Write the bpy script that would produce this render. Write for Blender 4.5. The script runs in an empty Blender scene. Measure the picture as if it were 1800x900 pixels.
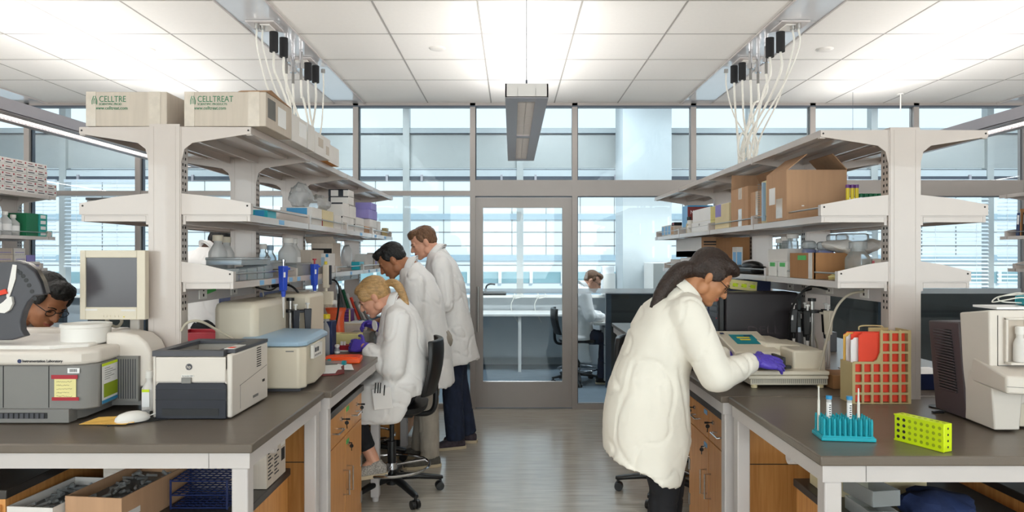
import bpy, math, random
from mathutils import Vector, Matrix, noise
random.seed(7)
SC = bpy.context.scene
COL = SC.collection
PI = math.pi
F = 1200.0
CAMZ = 1.5

def P(px, py, Y):
    return Vector(((px - 900) * Y / F, Y, CAMZ - (py - 450) * Y / F))

# ------------------------------------------------------------ materials
def lin(c):
    c /= 255.0
    return c / 12.92 if c <= 0.04045 else ((c + 0.055) / 1.055) ** 2.4

def rgb(h):
    h = h.lstrip('#')
    return tuple(lin(int(h[i:i + 2], 16)) for i in (0, 2, 4)) + (1.0,)

MATS = {}
def mat(name, col, rough=0.5, metal=0.0, var=0.06, scale=(8, 8, 8), bump=0.0, bscale=60, alpha=None, trans=0.0, emis=None, estr=0.0, spec=0.5, coat=0.0, sub=0.0):
    if name in MATS:
        return MATS[name]
    m = bpy.data.materials.new(name)
    m.use_nodes = True
    nt = m.node_tree
    b = nt.nodes['Principled BSDF']
    b.inputs['Roughness'].default_value = rough
    b.inputs['Metallic'].default_value = metal
    b.inputs['Specular IOR Level'].default_value = spec
    b.inputs['Coat Weight'].default_value = coat
    if trans:
        b.inputs['Transmission Weight'].default_value = trans
    if alpha is not None:
        b.inputs['Alpha'].default_value = alpha
    if emis:
        b.inputs['Emission Color'].default_value = rgb(emis)
        b.inputs['Emission Strength'].default_value = estr
    c = rgb(col)
    tc = nt.nodes.new('ShaderNodeTexCoord')
    mp = nt.nodes.new('ShaderNodeMapping')
    mp.inputs['Scale'].default_value = scale
    nt.links.new(tc.outputs['Object'], mp.inputs['Vector'])
    n = nt.nodes.new('ShaderNodeTexNoise')
    n.inputs['Scale'].default_value = 1.0
    n.inputs['Detail'].default_value = 4
    nt.links.new(mp.outputs[0], n.inputs['Vector'])
    r = nt.nodes.new('ShaderNodeValToRGB')
    r.color_ramp.elements[0].position = 0.3
    r.color_ramp.elements[1].position = 0.7
    r.color_ramp.elements[0].color = tuple(x * (1 - var) for x in c[:3]) + (1,)
    r.color_ramp.elements[1].color = tuple(min(1, x * (1 + var)) for x in c[:3]) + (1,)
    nt.links.new(n.outputs['Fac'], r.inputs['Fac'])
    nt.links.new(r.outputs['Color'], b.inputs['Base Color'])
    if bump:
        n2 = nt.nodes.new('ShaderNodeTexNoise')
        n2.inputs['Scale'].default_value = bscale
        n2.inputs['Detail'].default_value = 5
        nt.links.new(tc.outputs['Object'], n2.inputs['Vector'])
        bp = nt.nodes.new('ShaderNodeBump')
        bp.inputs['Strength'].default_value = bump
        bp.inputs['Distance'].default_value = 0.01
        nt.links.new(n2.outputs['Fac'], bp.inputs['Height'])
        nt.links.new(bp.outputs[0], b.inputs['Normal'])
    MATS[name] = m
    return m

def glassmat(name, tint='#ffffff', refl=0.08, rough=0.02, diff=0.0):
    m = bpy.data.materials.new(name)
    m.use_nodes = True
    nt = m.node_tree
    nt.nodes.clear()
    out = nt.nodes.new('ShaderNodeOutputMaterial')
    tr = nt.nodes.new('ShaderNodeBsdfTransparent')
    tr.inputs[0].default_value = rgb(tint)
    gl = nt.nodes.new('ShaderNodeBsdfGlossy')
    gl.inputs['Roughness'].default_value = rough
    fr = nt.nodes.new('ShaderNodeFresnel')
    fr.inputs[0].default_value = 1.35 if refl < 0.1 else 1.5
    mx = nt.nodes.new('ShaderNodeMixShader')
    nt.links.new(fr.outputs[0], mx.inputs[0])
    nt.links.new(tr.outputs[0], mx.inputs[1])
    nt.links.new(gl.outputs[0], mx.inputs[2])
    last = mx
    if diff:
        df = nt.nodes.new('ShaderNodeBsdfDiffuse')
        df.inputs[0].default_value = rgb('#fbfcfc')
        tl = nt.nodes.new('ShaderNodeBsdfTranslucent')
        tl.inputs[0].default_value = rgb('#fbfcfc')
        ms = nt.nodes.new('ShaderNodeMixShader')
        ms.inputs[0].default_value = 0.5
        nt.links.new(df.outputs[0], ms.inputs[1])
        nt.links.new(tl.outputs[0], ms.inputs[2])
        m2 = nt.nodes.new('ShaderNodeMixShader')
        m2.inputs[0].default_value = diff
        nt.links.new(mx.outputs[0], m2.inputs[1])
        nt.links.new(ms.outputs[0], m2.inputs[2])
        last = m2
    nt.links.new(last.outputs[0], out.inputs[0])
    MATS[name] = m
    return m

def woodmat(name, c1, c2, axis='Z'):
    m = mat(name, c1, rough=0.38, var=0.0)
    nt = m.node_tree
    b = nt.nodes['Principled BSDF']
    for n in list(nt.nodes):
        if n.type in ('TEX_NOISE', 'VALTORGB', 'MAPPING'):
            nt.nodes.remove(n)
    tc = [n for n in nt.nodes if n.type == 'TEX_COORD'][0]
    mp = nt.nodes.new('ShaderNodeMapping')
    mp.inputs['Scale'].default_value = (30, 30, 1.6) if axis == 'Z' else (1.6, 30, 30)
    w = nt.nodes.new('ShaderNodeTexNoise')
    w.inputs['Scale'].default_value = 2.2
    w.inputs['Detail'].default_value = 7
    w.inputs['Distortion'].default_value = 0.6
    r = nt.nodes.new('ShaderNodeValToRGB')
    r.color_ramp.elements[0].position = 0.32
    r.color_ramp.elements[1].position = 0.68
    r.color_ramp.elements[0].color = rgb(c1)
    r.color_ramp.elements[1].color = rgb(c2)
    nt.links.new(tc.outputs['Object'], mp.inputs[0])
    nt.links.new(mp.outputs[0], w.inputs['Vector'])
    nt.links.new(w.outputs['Fac'], r.inputs['Fac'])
    nt.links.new(r.outputs['Color'], b.inputs['Base Color'])
    return m

M = {}
M['shelf'] = mat('painted_steel_cream', '#c2b7b0', 0.3, 0.0, 0.02, coat=0.3)
M['slot'] = mat('slot_dark', '#2a2624', 0.7)
M['steelw'] = mat('bench_frame_white', '#c6c0be', 0.38, 0, 0.02)
M['bench'] = mat('epoxy_worktop', '#675d53', 0.3, 0, 0.05, (3, 40, 3), bump=0.04, bscale=220)
M['wood'] = woodmat('oak_cabinet', '#c58646', '#d89c5c')
M['blacktop'] = mat('black_laminate', '#35302d', 0.3)
M['chrome'] = mat('chrome', '#c9c9cc', 0.14, 1.0, 0.01)
M['brushed'] = mat('brushed_steel', '#b4b2ae', 0.3, 1.0, 0.03)
M['alu'] = mat('anodised_aluminium', '#99928e', 0.4, 0.25, 0.02)
M['alud'] = mat('mullion_dark', '#4a505a', 0.45, 0.2, 0.03)
M['black'] = mat('black_plastic', '#111113', 0.4, 0, 0.08)
M['blackm'] = mat('black_matte', '#141415', 0.8, 0, 0.1)
M['dkblue'] = mat('dark_blue_plastic', '#171a26', 0.4)
M['beige'] = mat('beige_plastic', '#d6ccb9', 0.42, 0, 0.02)
M['beige2'] = mat('warm_white_plastic', '#d9d1c8', 0.4, 0, 0.02)
M['white'] = mat('white_plastic', '#e6e3de', 0.42, 0, 0.02)
M['paper'] = mat('paper_white', '#eeeeee', 0.8, 0, 0.02)
M['grey'] = mat('grey_plastic', '#7d7b78', 0.42, 0, 0.03)
M['greyd'] = mat('dark_grey_plastic', '#46464c', 0.42, 0, 0.03)
M['bluelid'] = mat('pale_blue_plastic', '#9db9d0', 0.35, 0, 0.02)
M['kraft'] = mat('kraft_cardboard', '#b69070', 0.85, 0, 0.06, (40, 40, 3))
M['kraftd'] = mat('amber_cardboard', '#9c7048', 0.85, 0, 0.06, (40, 40, 3))
M['carton'] = mat('grey_white_cardboard', '#c4b8ab', 0.82, 0, 0.06, (50, 50, 4))
M['cartonw'] = mat('white_cardboard', '#dcd8d4', 0.8, 0, 0.04)
M['cream'] = mat('cream_cardboard', '#d8c9a2', 0.8, 0, 0.04)
M['tape'] = mat('clear_packing_tape', '#cabfb2', 0.12, 0, 0.08, (30, 30, 30), coat=0.6)
M['green'] = mat('green_ink', '#2f7a57', 0.7)
M['gtape'] = mat('green_tape', '#4fb25a', 0.6)
M['btape'] = mat('blue_tape', '#7fb3dd', 0.6)
M['ink'] = mat('black_ink', '#26262a', 0.7)
M['red'] = mat('red_plastic', '#a81c2c', 0.4)
M['redf'] = mat('red_folder', '#e04126', 0.6)
M['orange'] = mat('orange_plastic', '#ff5a1e', 0.35)
M['obag'] = mat('orange_bag', '#f0683c', 0.35, 0, 0.1, bump=0.3, bscale=25)
M['tan'] = mat('tan_plastic', '#b5a274', 0.45, 0, 0.03)
M['teal'] = mat('teal_plastic', '#17a2b3', 0.35, 0, 0.04)
M['tealc'] = mat('teal_cap', '#1c8c98', 0.35)
M['bluec'] = mat('blue_cap', '#2b8cc0', 0.35)
M['lime'] = mat('lime_plastic', '#cfe612', 0.4, 0, 0.04)
M['limed'] = mat('lime_hole', '#93a812', 0.6)
M['navy'] = mat('navy_plastic', '#1d2a55', 0.4)
M['purple'] = mat('purple_plastic', '#6a3384', 0.4)
M['lav'] = mat('lavender_card', '#8f86c4', 0.7)
M['blue'] = mat('pipette_blue', '#2d4fc4', 0.35)
M['glove'] = mat('violet_nitrile', '#5947b8', 0.42, 0, 0.08, (20, 20, 20), bump=0.15, bscale=60)
M['coat'] = mat('lab_coat_white', '#f1efee', 0.85, 0, 0.02, bump=0.05, bscale=300)
M['coatc'] = mat('lab_coat_cream', '#f0ebe0', 0.85, 0, 0.02, bump=0.05, bscale=300)
M['denim'] = mat('blue_denim', '#1d273e', 0.85, 0, 0.25, (30, 30, 12), bump=0.1, bscale=200)
M['greyj'] = mat('grey_denim', '#a39a8e', 0.85, 0, 0.1, (30, 30, 12), bump=0.1, bscale=200)
M['btrou'] = mat('black_trousers', '#17171c', 0.85, 0, 0.1)
M['shoe'] = mat('canvas_shoe', '#5c5750', 0.8, 0, 0.2, (60, 60, 60))
M['shoed'] = mat('dark_trainer', '#3a2f38', 0.7, 0, 0.4, (60, 60, 60))
M['sole'] = mat('shoe_sole', '#c8b79a', 0.7)
M['woven'] = mat('woven_flat', '#a7a19a', 0.8, 0, 0.6, (160, 160, 160))
M['skinl'] = mat('skin_light', '#dba287', 0.5, 0, 0.04)
M['skinm'] = mat('skin_tan', '#a9714f', 0.5, 0, 0.04)
M['skino'] = mat('skin_olive', '#b9805a', 0.5, 0, 0.04)
M['skind'] = mat('skin_brown', '#8b5a3a', 0.5, 0, 0.05)
M['skinb'] = mat('skin_deep_brown', '#4a3026', 0.5, 0, 0.05)
M['lip'] = mat('lip_rose', '#a8584a', 0.5)
M['hblack'] = mat('hair_black', '#0c0a09', 0.55, 0, 0.3, (90, 90, 90), bump=0.5, bscale=140)
M['hdark'] = mat('hair_dark_brown', '#2b1c15', 0.5, 0, 0.3, (90, 90, 30), bump=0.5, bscale=140)
M['hbrown'] = mat('hair_brown', '#6b4a30', 0.55, 0, 0.3, (90, 90, 30), bump=0.5, bscale=140)
M['hblond'] = mat('hair_blond', '#b5905f', 0.45, 0, 0.28, (25, 90, 90), bump=0.4, bscale=120)
M['amber'] = mat('amber_glass', '#4a1c0c', 0.15, 0, 0.05, coat=0.5)
M['yellow'] = mat('yellow_plastic', '#e6cf2a', 0.45)
M['envelope'] = mat('manila_envelope', '#e3b45a', 0.7)
M['ypaper'] = mat('pale_yellow_paper', '#e6dc9c', 0.8)
M['screen'] = mat('grey_lcd', '#4d4a4e', 0.22, 0, 0.02)
M['tower'] = mat('tower_dark', '#2f2a2d', 0.4, 0.1, 0.03)
M['logo'] = mat('embossed_grey', '#5e565a', 0.25, 0.3, 0.02)
M['vent'] = mat('plum_grey_plastic', '#4a4044', 0.5)
M['clear'] = glassmat('clear_plastic', '#f6fafc', 0.05, 0.1, 0.25)
M['bottle'] = glassmat('translucent_bottle', '#ffffff', 0.05, 0.25, 0.62)
M['water'] = glassmat('blue_liquid', '#5b86e8', 0.12, 0.1, 0.35)
M['glass'] = glassmat('window_glass', '#eef4f6', 0.05, 0.0)
M['film'] = glassmat('frosted_film', '#f4f8fb', 0.05, 0.3, 0.42)
M['bagp'] = glassmat('clear_bag', '#f8fafc', 0.05, 0.2, 0.35)
M['hose'] = mat('white_hose', '#dedcd4', 0.35)
M['foam'] = mat('black_foam', '#232325', 0.9)
M['cord'] = mat('beige_cord', '#b3aa98', 0.5)
M['mesh'] = mat('blue_chair_fabric', '#35516e', 0.45, 0, 0.05)
M['flap'] = mat('ceiling_tile', '#f2f1ee', 0.9, 0, 0.01, (40, 40, 40))
M['gap'] = mat('tile_joint', '#6e6c69', 0.9)
M['strip'] = mat('glossy_panel', '#d7d9dd', 0.12, 0.1, 0.01)
M['lum'] = mat('luminaire_grey', '#aeaab0', 0.4, 0.3, 0.01)
M['lumw'] = mat('luminaire_white', '#d2cecb', 0.4, 0.0, 0.01)
M['louver'] = mat('lamp_louver', '#b8b4b0', 0.4, 0.3, 0.02)
M['refl'] = mat('lamp_reflector', '#e8e6e2', 0.4, 0.0, 0.02, emis='#fff6ec', estr=1.3)
M['tube'] = mat('lamp_tube', '#ffffff', 0.5, 0, 0, emis='#fff4e6', estr=6.0)
M['office'] = mat('office_panel', '#b9bfc4', 0.6, 0, 0.02)
M['spandrel'] = mat('spandrel_panel', '#b6b8b6', 0.35, 0.1, 0.02)
M['column'] = mat('painted_column', '#c7ced1', 0.6, 0, 0.02)
M['facp'] = mat('facade_panel', '#cdd3d6', 0.7, 0, 0.03, (0.3, 0.3, 0.3))
M['facb'] = mat('facade_band', '#93a7b2', 0.4, 0, 0.05)
M['facg'] = mat('facade_glass', '#7d9ca2', 0.1, 0.0, 0.25, (0.4, 1, 0.4))
M['blind'] = mat('blind_slat', '#d4dbe2', 0.5, 0, 0.02)
M['dark'] = mat('dark_cubicle', '#34312f', 0.5, 0, 0.05)
M['dgreen'] = mat('dark_green_card', '#0f6b45', 0.6)
M['tealbox'] = mat('teal_card', '#2aa59c', 0.6)
M['bwood'] = mat('brown_card', '#c2813c', 0.8)
M['cloth'] = mat('blue_cloth', '#1c2c55', 0.9, 0, 0.2, bump=0.4, bscale=30)
M['darkred'] = mat('burgundy', '#7a2a2a', 0.6)

def floormat(name, c1, c2, rough):
    m = mat(name, c1, rough, 0, 0, spec=0.6)
    nt = m.node_tree
    b = nt.nodes['Principled BSDF']
    r = [n for n in nt.nodes if n.type == 'VALTORGB'][0]
    mp = [n for n in nt.nodes if n.type == 'MAPPING'][0]
    mp.inputs['Scale'].default_value = (3.5, 42, 1)
    n = [n for n in nt.nodes if n.type == 'TEX_NOISE'][0]
    n.inputs['Detail'].default_value = 6
    r.color_ramp.elements[0].color = rgb(c1)
    r.color_ramp.elements[1].color = rgb(c2)
    return m
M['floor'] = floormat('streaked_linoleum', '#b0a99d', '#cfc9be', 0.19)
M['floor2'] = floormat('office_carpet', '#56626b', '#6a7680', 0.5)

# ------------------------------------------------------------ mesh builder
class MB:
    def __init__(s):
        s.v = []; s.f = []; s.m = []; s.mats = []
        s.cur = 0
    def use(s, m):
        if isinstance(m, str): m = M[m]
        if m not in s.mats: s.mats.append(m)
        s.cur = s.mats.index(m)
        return s
    def add(s, vs, fs):
        o = len(s.v)
        s.v.extend([Vector(v) for v in vs])
        for f in fs:
            s.f.append([i + o for i in f]); s.m.append(s.cur)
        return s
    def box(s, x0, x1, y0, y1, z0, z1):
        v = [(x0,y0,z0),(x1,y0,z0),(x1,y1,z0),(x0,y1,z0),(x0,y0,z1),(x1,y0,z1),(x1,y1,z1),(x0,y1,z1)]
        return s.add(v, [(3,2,1,0),(4,5,6,7),(0,1,5,4),(1,2,6,5),(2,3,7,6),(3,0,4,7)])
    def rbox(s, c, size, R):
        hx, hy, hz = size[0]/2, size[1]/2, size[2]/2
        vs = []
        for z in (-hz, hz):
            for x, y in ((-hx,-hy),(hx,-hy),(hx,hy),(-hx,hy)):
                vs.append(Vector(c) + R @ Vector((x, y, z)))
        return s.add(vs, [(3,2,1,0),(4,5,6,7),(0,1,5,4),(1,2,6,5),(2,3,7,6),(3,0,4,7)])
    def prism(s, pts, ax, a, b):
        n = len(pts)
        def mk(p, t):
            if ax == 'Y': return (p[0], t, p[1])
            if ax == 'X': return (t, p[0], p[1])
            return (p[0], p[1], t)
        vs = [mk(p, a) for p in pts] + [mk(p, b) for p in pts]
        fs = [tuple(range(n)), tuple(range(2*n-1, n-1, -1))]
        for i in range(n):
            j = (i+1) % n
            fs.append((j, i, i+n, j+n))
        return s.add(vs, fs)
    def hull8(s, bot, top):
        vs = list(bot) + list(top)
        n = len(bot)
        fs = [tuple(range(n-1, -1, -1)), tuple(range(n, 2*n))]
        for i in range(n):
            j = (i+1) % n
            fs.append((i, j, j+n, i+n))
        return s.add(vs, fs)
    def cyl(s, p0, p1, r0, r1=None, n=14):
        p0, p1 = Vector(p0), Vector(p1)
        r1 = r0 if r1 is None else r1
        d = (p1-p0).normalized()
        u = d.orthogonal().normalized(); w = d.cross(u)
        vs = []
        for p, r in ((p0, r0), (p1, r1)):
            for i in range(n):
                a = 2*PI*i/n
                vs.append(p + (u*math.cos(a) + w*math.sin(a))*r)
        fs = [tuple(range(n-1,-1,-1)), tuple(range(n,2*n))]
        for i in range(n):
            j = (i+1) % n
            fs.append((i, j, j+n, i+n))
        return s.add(vs, fs)
    def lathe(s, prof, c=(0,0,0), n=20, sx=1, sy=1):
        c = Vector(c); vs = []; fs = []
        k = len(prof)
        for r, z in prof:
            for i in range(n):
                a = 2*PI*i/n
                vs.append(c + Vector((r*math.cos(a)*sx, r*math.sin(a)*sy, z)))
        for q in range(k-1):
            for i in range(n):
                j = (i+1) % n
                fs.append((q*n+i, q*n+j, (q+1)*n+j, (q+1)*n+i))
        fs.append(tuple(range(n-1,-1,-1)))
        fs.append(tuple(range((k-1)*n, k*n)))
        return s.add(vs, fs)
    def tube(s, pts, r, n=8, sub=5, closed=False):
        pts = [Vector(p) for p in pts]
        out = []
        if len(pts) > 2 and sub > 1:
            L = len(pts)
            rng = range(L if closed else L-1)
            for i in rng:
                if closed:
                    p0,p1,p2,p3 = pts[(i-1)%L],pts[i],pts[(i+1)%L],pts[(i+2)%L]
                else:
                    p1,p2 = pts[i],pts[i+1]
                    p0 = pts[i-1] if i else p1*2-p2
                    p3 = pts[i+2] if i+2 < L else p2*2-p1
                for q in range(sub):
                    t = q/sub
                    out.append(0.5*((2*p1)+(-p0+p2)*t+(2*p0-5*p1+4*p2-p3)*t*t+(-p0+3*p1-3*p2+p3)*t**3))
            if not closed: out.append(pts[-1])
        else:
            out = pts
        K = len(out); vs = []; fs = []
        u = None
        for i, p in enumerate(out):
            a = out[(i-1) % K] if (closed or i) else p
            b = out[(i+1) % K] if (closed or i < K-1) else p
            d = (b-a)
            d = d.normalized() if d.length > 1e-9 else Vector((0,0,1))
            if u is None: u = d.orthogonal().normalized()
            u = (u - d*u.dot(d))
            u = u.normalized() if u.length > 1e-6 else d.orthogonal().normalized()
            w = d.cross(u)
            rr = r(i/(K-1)) if callable(r) else r
            for k in range(n):
                t = 2*PI*k/n
                vs.append(p + (u*math.cos(t)+w*math.sin(t))*rr)
        for i in range(K if closed else K-1):
            i2 = (i+1) % K
            for k in range(n):
                j = (k+1) % n
                fs.append((i*n+k, i*n+j, i2*n+j, i2*n+k))
        if not closed:
            fs.append(tuple(range(n-1,-1,-1))); fs.append(tuple(range((K-1)*n, K*n)))
        return s.add(vs, fs)
    def ell(s, c, r, R=None, n=16, m=10):
        c = Vector(c); vs = []; fs = []
        for q in range(1, m):
            ph = PI*q/m
            for i in range(n):
                a = 2*PI*i/n
                p = Vector((r[0]*math.sin(ph)*math.cos(a), r[1]*math.sin(ph)*math.sin(a), r[2]*math.cos(ph)))
                vs.append(c + (R @ p if R else p))
        t = Vector((0,0,r[2])); vs.append(c + (R @ t if R else t)); vs.append(c - (R @ t if R else t))
        T = len(vs)-2; B = T+1
        for q in range(m-2):
            for i in range(n):
                j = (i+1) % n
                fs.append((q*n+i, (q+1)*n+i, (q+1)*n+j, q*n+j))
        for i in range(n):
            j = (i+1) % n
            fs.append((T, i, j)); fs.append((B, (m-2)*n+j, (m-2)*n+i))
        return s.add(vs, fs)
    def cap(s, p0, p1, r0, r1=None, n=12):
        p0, p1 = Vector(p0), Vector(p1)
        r1 = r0 if r1 is None else r1
        s.ell(p0, (r0,)*3, None, n, 8); s.ell(p1, (r1,)*3, None, n, 8)
        return s.cyl(p0, p1, r0, r1, n)
    def loft(s, rings, n=28, e0=0.0, e1=0.0, power=2.0):
        # ring: (center, uvec, vvec) with radii as lengths ; e0/e1 push the cap centres along the axis
        vs = []; K = len(rings); fs = []
        for c, u, v in rings:
            for i in range(n):
                a = 2*PI*i/n
                ca, sa = math.cos(a), math.sin(a)
                k = 2.0/power
                vs.append(Vector(c) + Vector(u)*math.copysign(abs(ca)**k, ca) + Vector(v)*math.copysign(abs(sa)**k, sa))
        for q in range(K-1):
            for i in range(n):
                j = (i+1) % n
                fs.append((q*n+i, q*n+j, (q+1)*n+j, (q+1)*n+i))
        c0, c1 = Vector(rings[0][0]), Vector(rings[-1][0])
        d0 = (Vector(rings[1][0])-c0).normalized(); d1 = (c1-Vector(rings[-2][0])).normalized()
        vs.append(c0 + d0*e0); vs.append(c1 + d1*e1)
        for i in range(n):
            j = (i+1) % n
            fs.append((K*n, j, i)); fs.append((K*n+1, (K-1)*n+i, (K-1)*n+j))
        return s.add(vs, fs)
    def mesh(s, name):
        me = bpy.data.meshes.new(name)
        me.from_pydata([tuple(v) for v in s.v], [], s.f)
        for m in (s.mats or [M['white']]): me.materials.append(m)
        if s.mats: me.polygons.foreach_set('material_index', s.m)
        me.update()
        return me
    def build(s, name, m=None, parent=None, smooth=True, bevel=0.0, seg=2, off=None):
        if m is not None:
            if isinstance(m, str): m = M[m]
            if not s.mats: s.mats = [m]; s.m = [0]*len(s.f)
            elif s.mats[0] is None: s.mats[0] = m
        if off is not None:
            off = Vector(off); s.v = [v - off for v in s.v]
        me = s.mesh(name)
        import bmesh
        bm = bmesh.new(); bm.from_mesh(me)
        bmesh.ops.recalc_face_normals(bm, faces=bm.faces); bm.to_mesh(me); bm.free()
        if smooth:
            me.shade_smooth(); me.set_sharp_from_angle(angle=math.radians(35))
        o = bpy.data.objects.new(name, me)
        COL.objects.link(o)
        if parent is not None: o.parent = parent
        if bevel:
            b = o.modifiers.new('b', 'BEVEL'); b.width = bevel; b.segments = seg
            b.limit_method = 'ANGLE'; b.angle_limit = math.radians(40)
            me.shade_flat() if not smooth else None
        return o

def rotx(a): return Matrix.Rotation(a, 3, 'X')
def roty(a): return Matrix.Rotation(a, 3, 'Y')
def rotz(a): return Matrix.Rotation(a, 3, 'Z')

def tag(o, label, cat, group=None):
    o['label'] = label; o['category'] = cat
    if group: o['group'] = group
    return o
def thing(name, label, cat, loc=(0,0,0), rz=0.0, group=None):
    o = bpy.data.objects.new(name, None)
    o.empty_display_size = 0.1
    COL.objects.link(o)
    o.location = loc; o.rotation_euler = (0, 0, rz)
    return tag(o, label, cat, group)
def struct(name, mb, m, parent=None, **k):
    o = mb.build(name, m, parent, **k)
    o['kind'] = 'structure'
    return o
def kids(o): return [c for c in COL.objects if c.parent == o]
def dup(root, loc, rz=0.0, label=None, group=None, scale=None):
    def rec(o, par):
        c = o.copy(); COL.objects.link(c)
        if par is not None: c.parent = par
        for k in list(o.children): rec(k, c)
        return c
    r = rec(root, None)
    r.location = loc; r.rotation_euler = (0, 0, rz)
    if scale: r.scale = scale
    if label: r['label'] = label
    if group: r['group'] = group
    return r
def text(body, size, loc, rot, m, parent, name='printed_text', align='LEFT', off=0.0, sx=1.0):
    c = bpy.data.curves.new(name, 'FONT')
    c.body = body; c.size = size; c.extrude = 0.0004; c.align_x = align; c.offset = off
    c.resolution_u = 3
    c.materials.append(M[m] if isinstance(m, str) else m)
    o = bpy.data.objects.new(name, c)
    COL.objects.link(o); o.parent = parent
    o.location = loc; o.rotation_euler = rot; o.scale = (sx, 1, 1)
    return o
FRONT = (PI/2, 0, 0)          # faces -Y
EAST = (PI/2, 0, PI/2)        # faces +X
WEST = (PI/2, 0, -PI/2)       # faces -X
TOPF = (0, 0, 0)
# ------------------------------------------------------------ room shell
WY = 6.72          # glazed partition
FY = 9.45          # facade wall
XL, XR = -7.7, 7.9
YB = -4.2
b = MB().box(XL, XR, YB, WY, -0.1, 0); struct('floor', b, 'floor')
b = MB().box(XL, XR, WY, FY, -0.1, 0); struct('floor_office', b, 'floor2')
b = MB().box(XL-0.12, XL, YB, FY, 0, 3.9); struct('wall_left', b, 'office')
b = MB().box(XR, XR+0.12, YB, FY, 0, 3.9); struct('wall_right', b, 'office')
b = MB().box(XL, XR, YB-0.12, YB, 0, 0.9).box(XL, XR, YB-0.12, YB, 2.8, 3.1)
for x in (XL, -4.9, -1.9, 1.1, 4.1, XR-0.3): b.box(x, x+0.3, YB-0.12, YB, 0.9, 2.8)  # unseen openings, added so the fill light behind this wall gets in
struct('wall_back', b, 'white', smooth=False)
b = MB()
for x in (-7.4, -4.6, -1.6, 1.4, 4.4): b.box(x, x+2.9-0.2, YB-0.07, YB-0.06, 0.9, 2.8)
struct('window_added_rear', b, 'glass', smooth=False)  # added panes in those openings, behind the camera

M['tbar'] = mat('ceiling_grid_bar', '#a9a6a2', 0.6, 0, 0.02)
# ceiling of the lab: separate lay-in tiles above a joint plane
b = MB().use('gap').box(XL, XR, YB, WY, 3.012, 3.1)
b.use('flap')
strips = [(-4.85, -4.55), (-1.745, -1.445), (1.655, 1.955), (4.755, 5.055)]
cols = []
segs = [(XL, -4.85), (-4.55, -1.745), (-1.445, 1.655), (1.955, 4.755), (5.055, XR)]
for a, c in segs:
    n = max(1, round((c-a)/0.61)); w = (c-a)/n
    for i in range(n): cols.append((a+i*w, a+(i+1)*w))
ys = [WY] + [5.815-0.603*k for k in range(0, 17)]
g = 0.006
for x0, x1 in cols:
    for i in range(len(ys)-1):
        y1, y0 = ys[i], max(ys[i+1], YB)
        if y1 - y0 > 0.05: b.box(x0+g, x1-g, y0+g, y1-g, 3.0, 3.02)
b.use('tbar')
for x0, x1 in cols:
    b.box(x1-0.0045, x1+0.0045, YB, WY, 2.9982, 3.004)
for sa, sb in segs:
    for y in ys[1:]:
        if y > YB: b.box(sa, sb, y-0.0055, y+0.0055, 2.9985, 3.0038)
struct('ceiling', b, None, smooth=False)
for k, (x0, x1) in enumerate(strips):
    b = MB().use('strip')
    yy = [YB, -2.4, -0.6, 1.2, 3.0, 4.35, 5.4, WY-0.02]
    for i in range(len(yy)-1):
        b.box(x0+0.006, x1-0.006, yy[i]+0.003, yy[i+1]-0.003, 2.996, 3.02)
    b.use('steelw').box(x0-0.004, x0+0.005, YB, WY, 2.99, 3.01).box(x1-0.005, x1+0.004, YB, WY, 2.99, 3.01)
    struct('trim_%d' % (k+1), b, None, smooth=False)

# glazed partition: posts, transoms, panes
MX = [-6.9, -5.85, -4.76, -3.67, -2.6, -1.534, -0.386, 0.616, 1.78, 2.95, 3.965, 5.04, 6.1, 7.1]
b = MB().use('alu')
for x in MX:
    b.box(x-0.026, x+0.026, WY-0.03, WY+0.05, 0, 3.0)
    b.use('alud').box(x+0.026, x+0.034, WY+0.0, WY+0.05, 0, 3.0).use('alu')
b.box(XL, XR, WY-0.03, WY+0.05, 2.975, 3.0)
b.use('alud').box(XL, XR, WY-0.031, WY+0.05, 2.962, 2.975).use('alu')
for i, x in enumerate(MX[:-1]):
    x1 = MX[i+1]
    if x < -0.5:
        b.box(x+0.026, x1-0.026, WY-0.025, WY+0.045, 2.095, 2.14)
    else:
        b.box(x+0.026, x1-0.026, WY-0.028, WY+0.045, 2.088, 2.245)
        b.use('alud').box(x+0.026, x1-0.026, WY-0.02, WY+0.04, 2.08, 2.088).use('alu')
    if not (-0.4 < x < 0):
        b.box(x+0.026, x1-0.026, WY-0.03, WY+0.05, 0, 0.05)
struct('window_1', b, None, smooth=False)
b = MB().use('glass')
for i, x in enumerate(MX[:-1]):
    x1 = MX[i+1]
    zz = 2.14 if x < -0.5 else 2.245
    b.box(x+0.026, x1-0.026, WY, WY+0.012, zz, 2.975)
    if not (-0.4 < x < 0):
        b.box(x+0.026, x1-0.026, WY, WY+0.012, 0.05, 2.09)
struct('window_2', b, None, smooth=False)
b = MB().use('film')
for i, x in enumerate(MX[:-1]):
    if not (-0.4 < x < 0):
        b.box(x+0.03, MX[i+1]-0.03, WY-0.004, WY-0.001, 1.13, 1.18)
struct('window_3', b, None, smooth=False)

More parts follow.
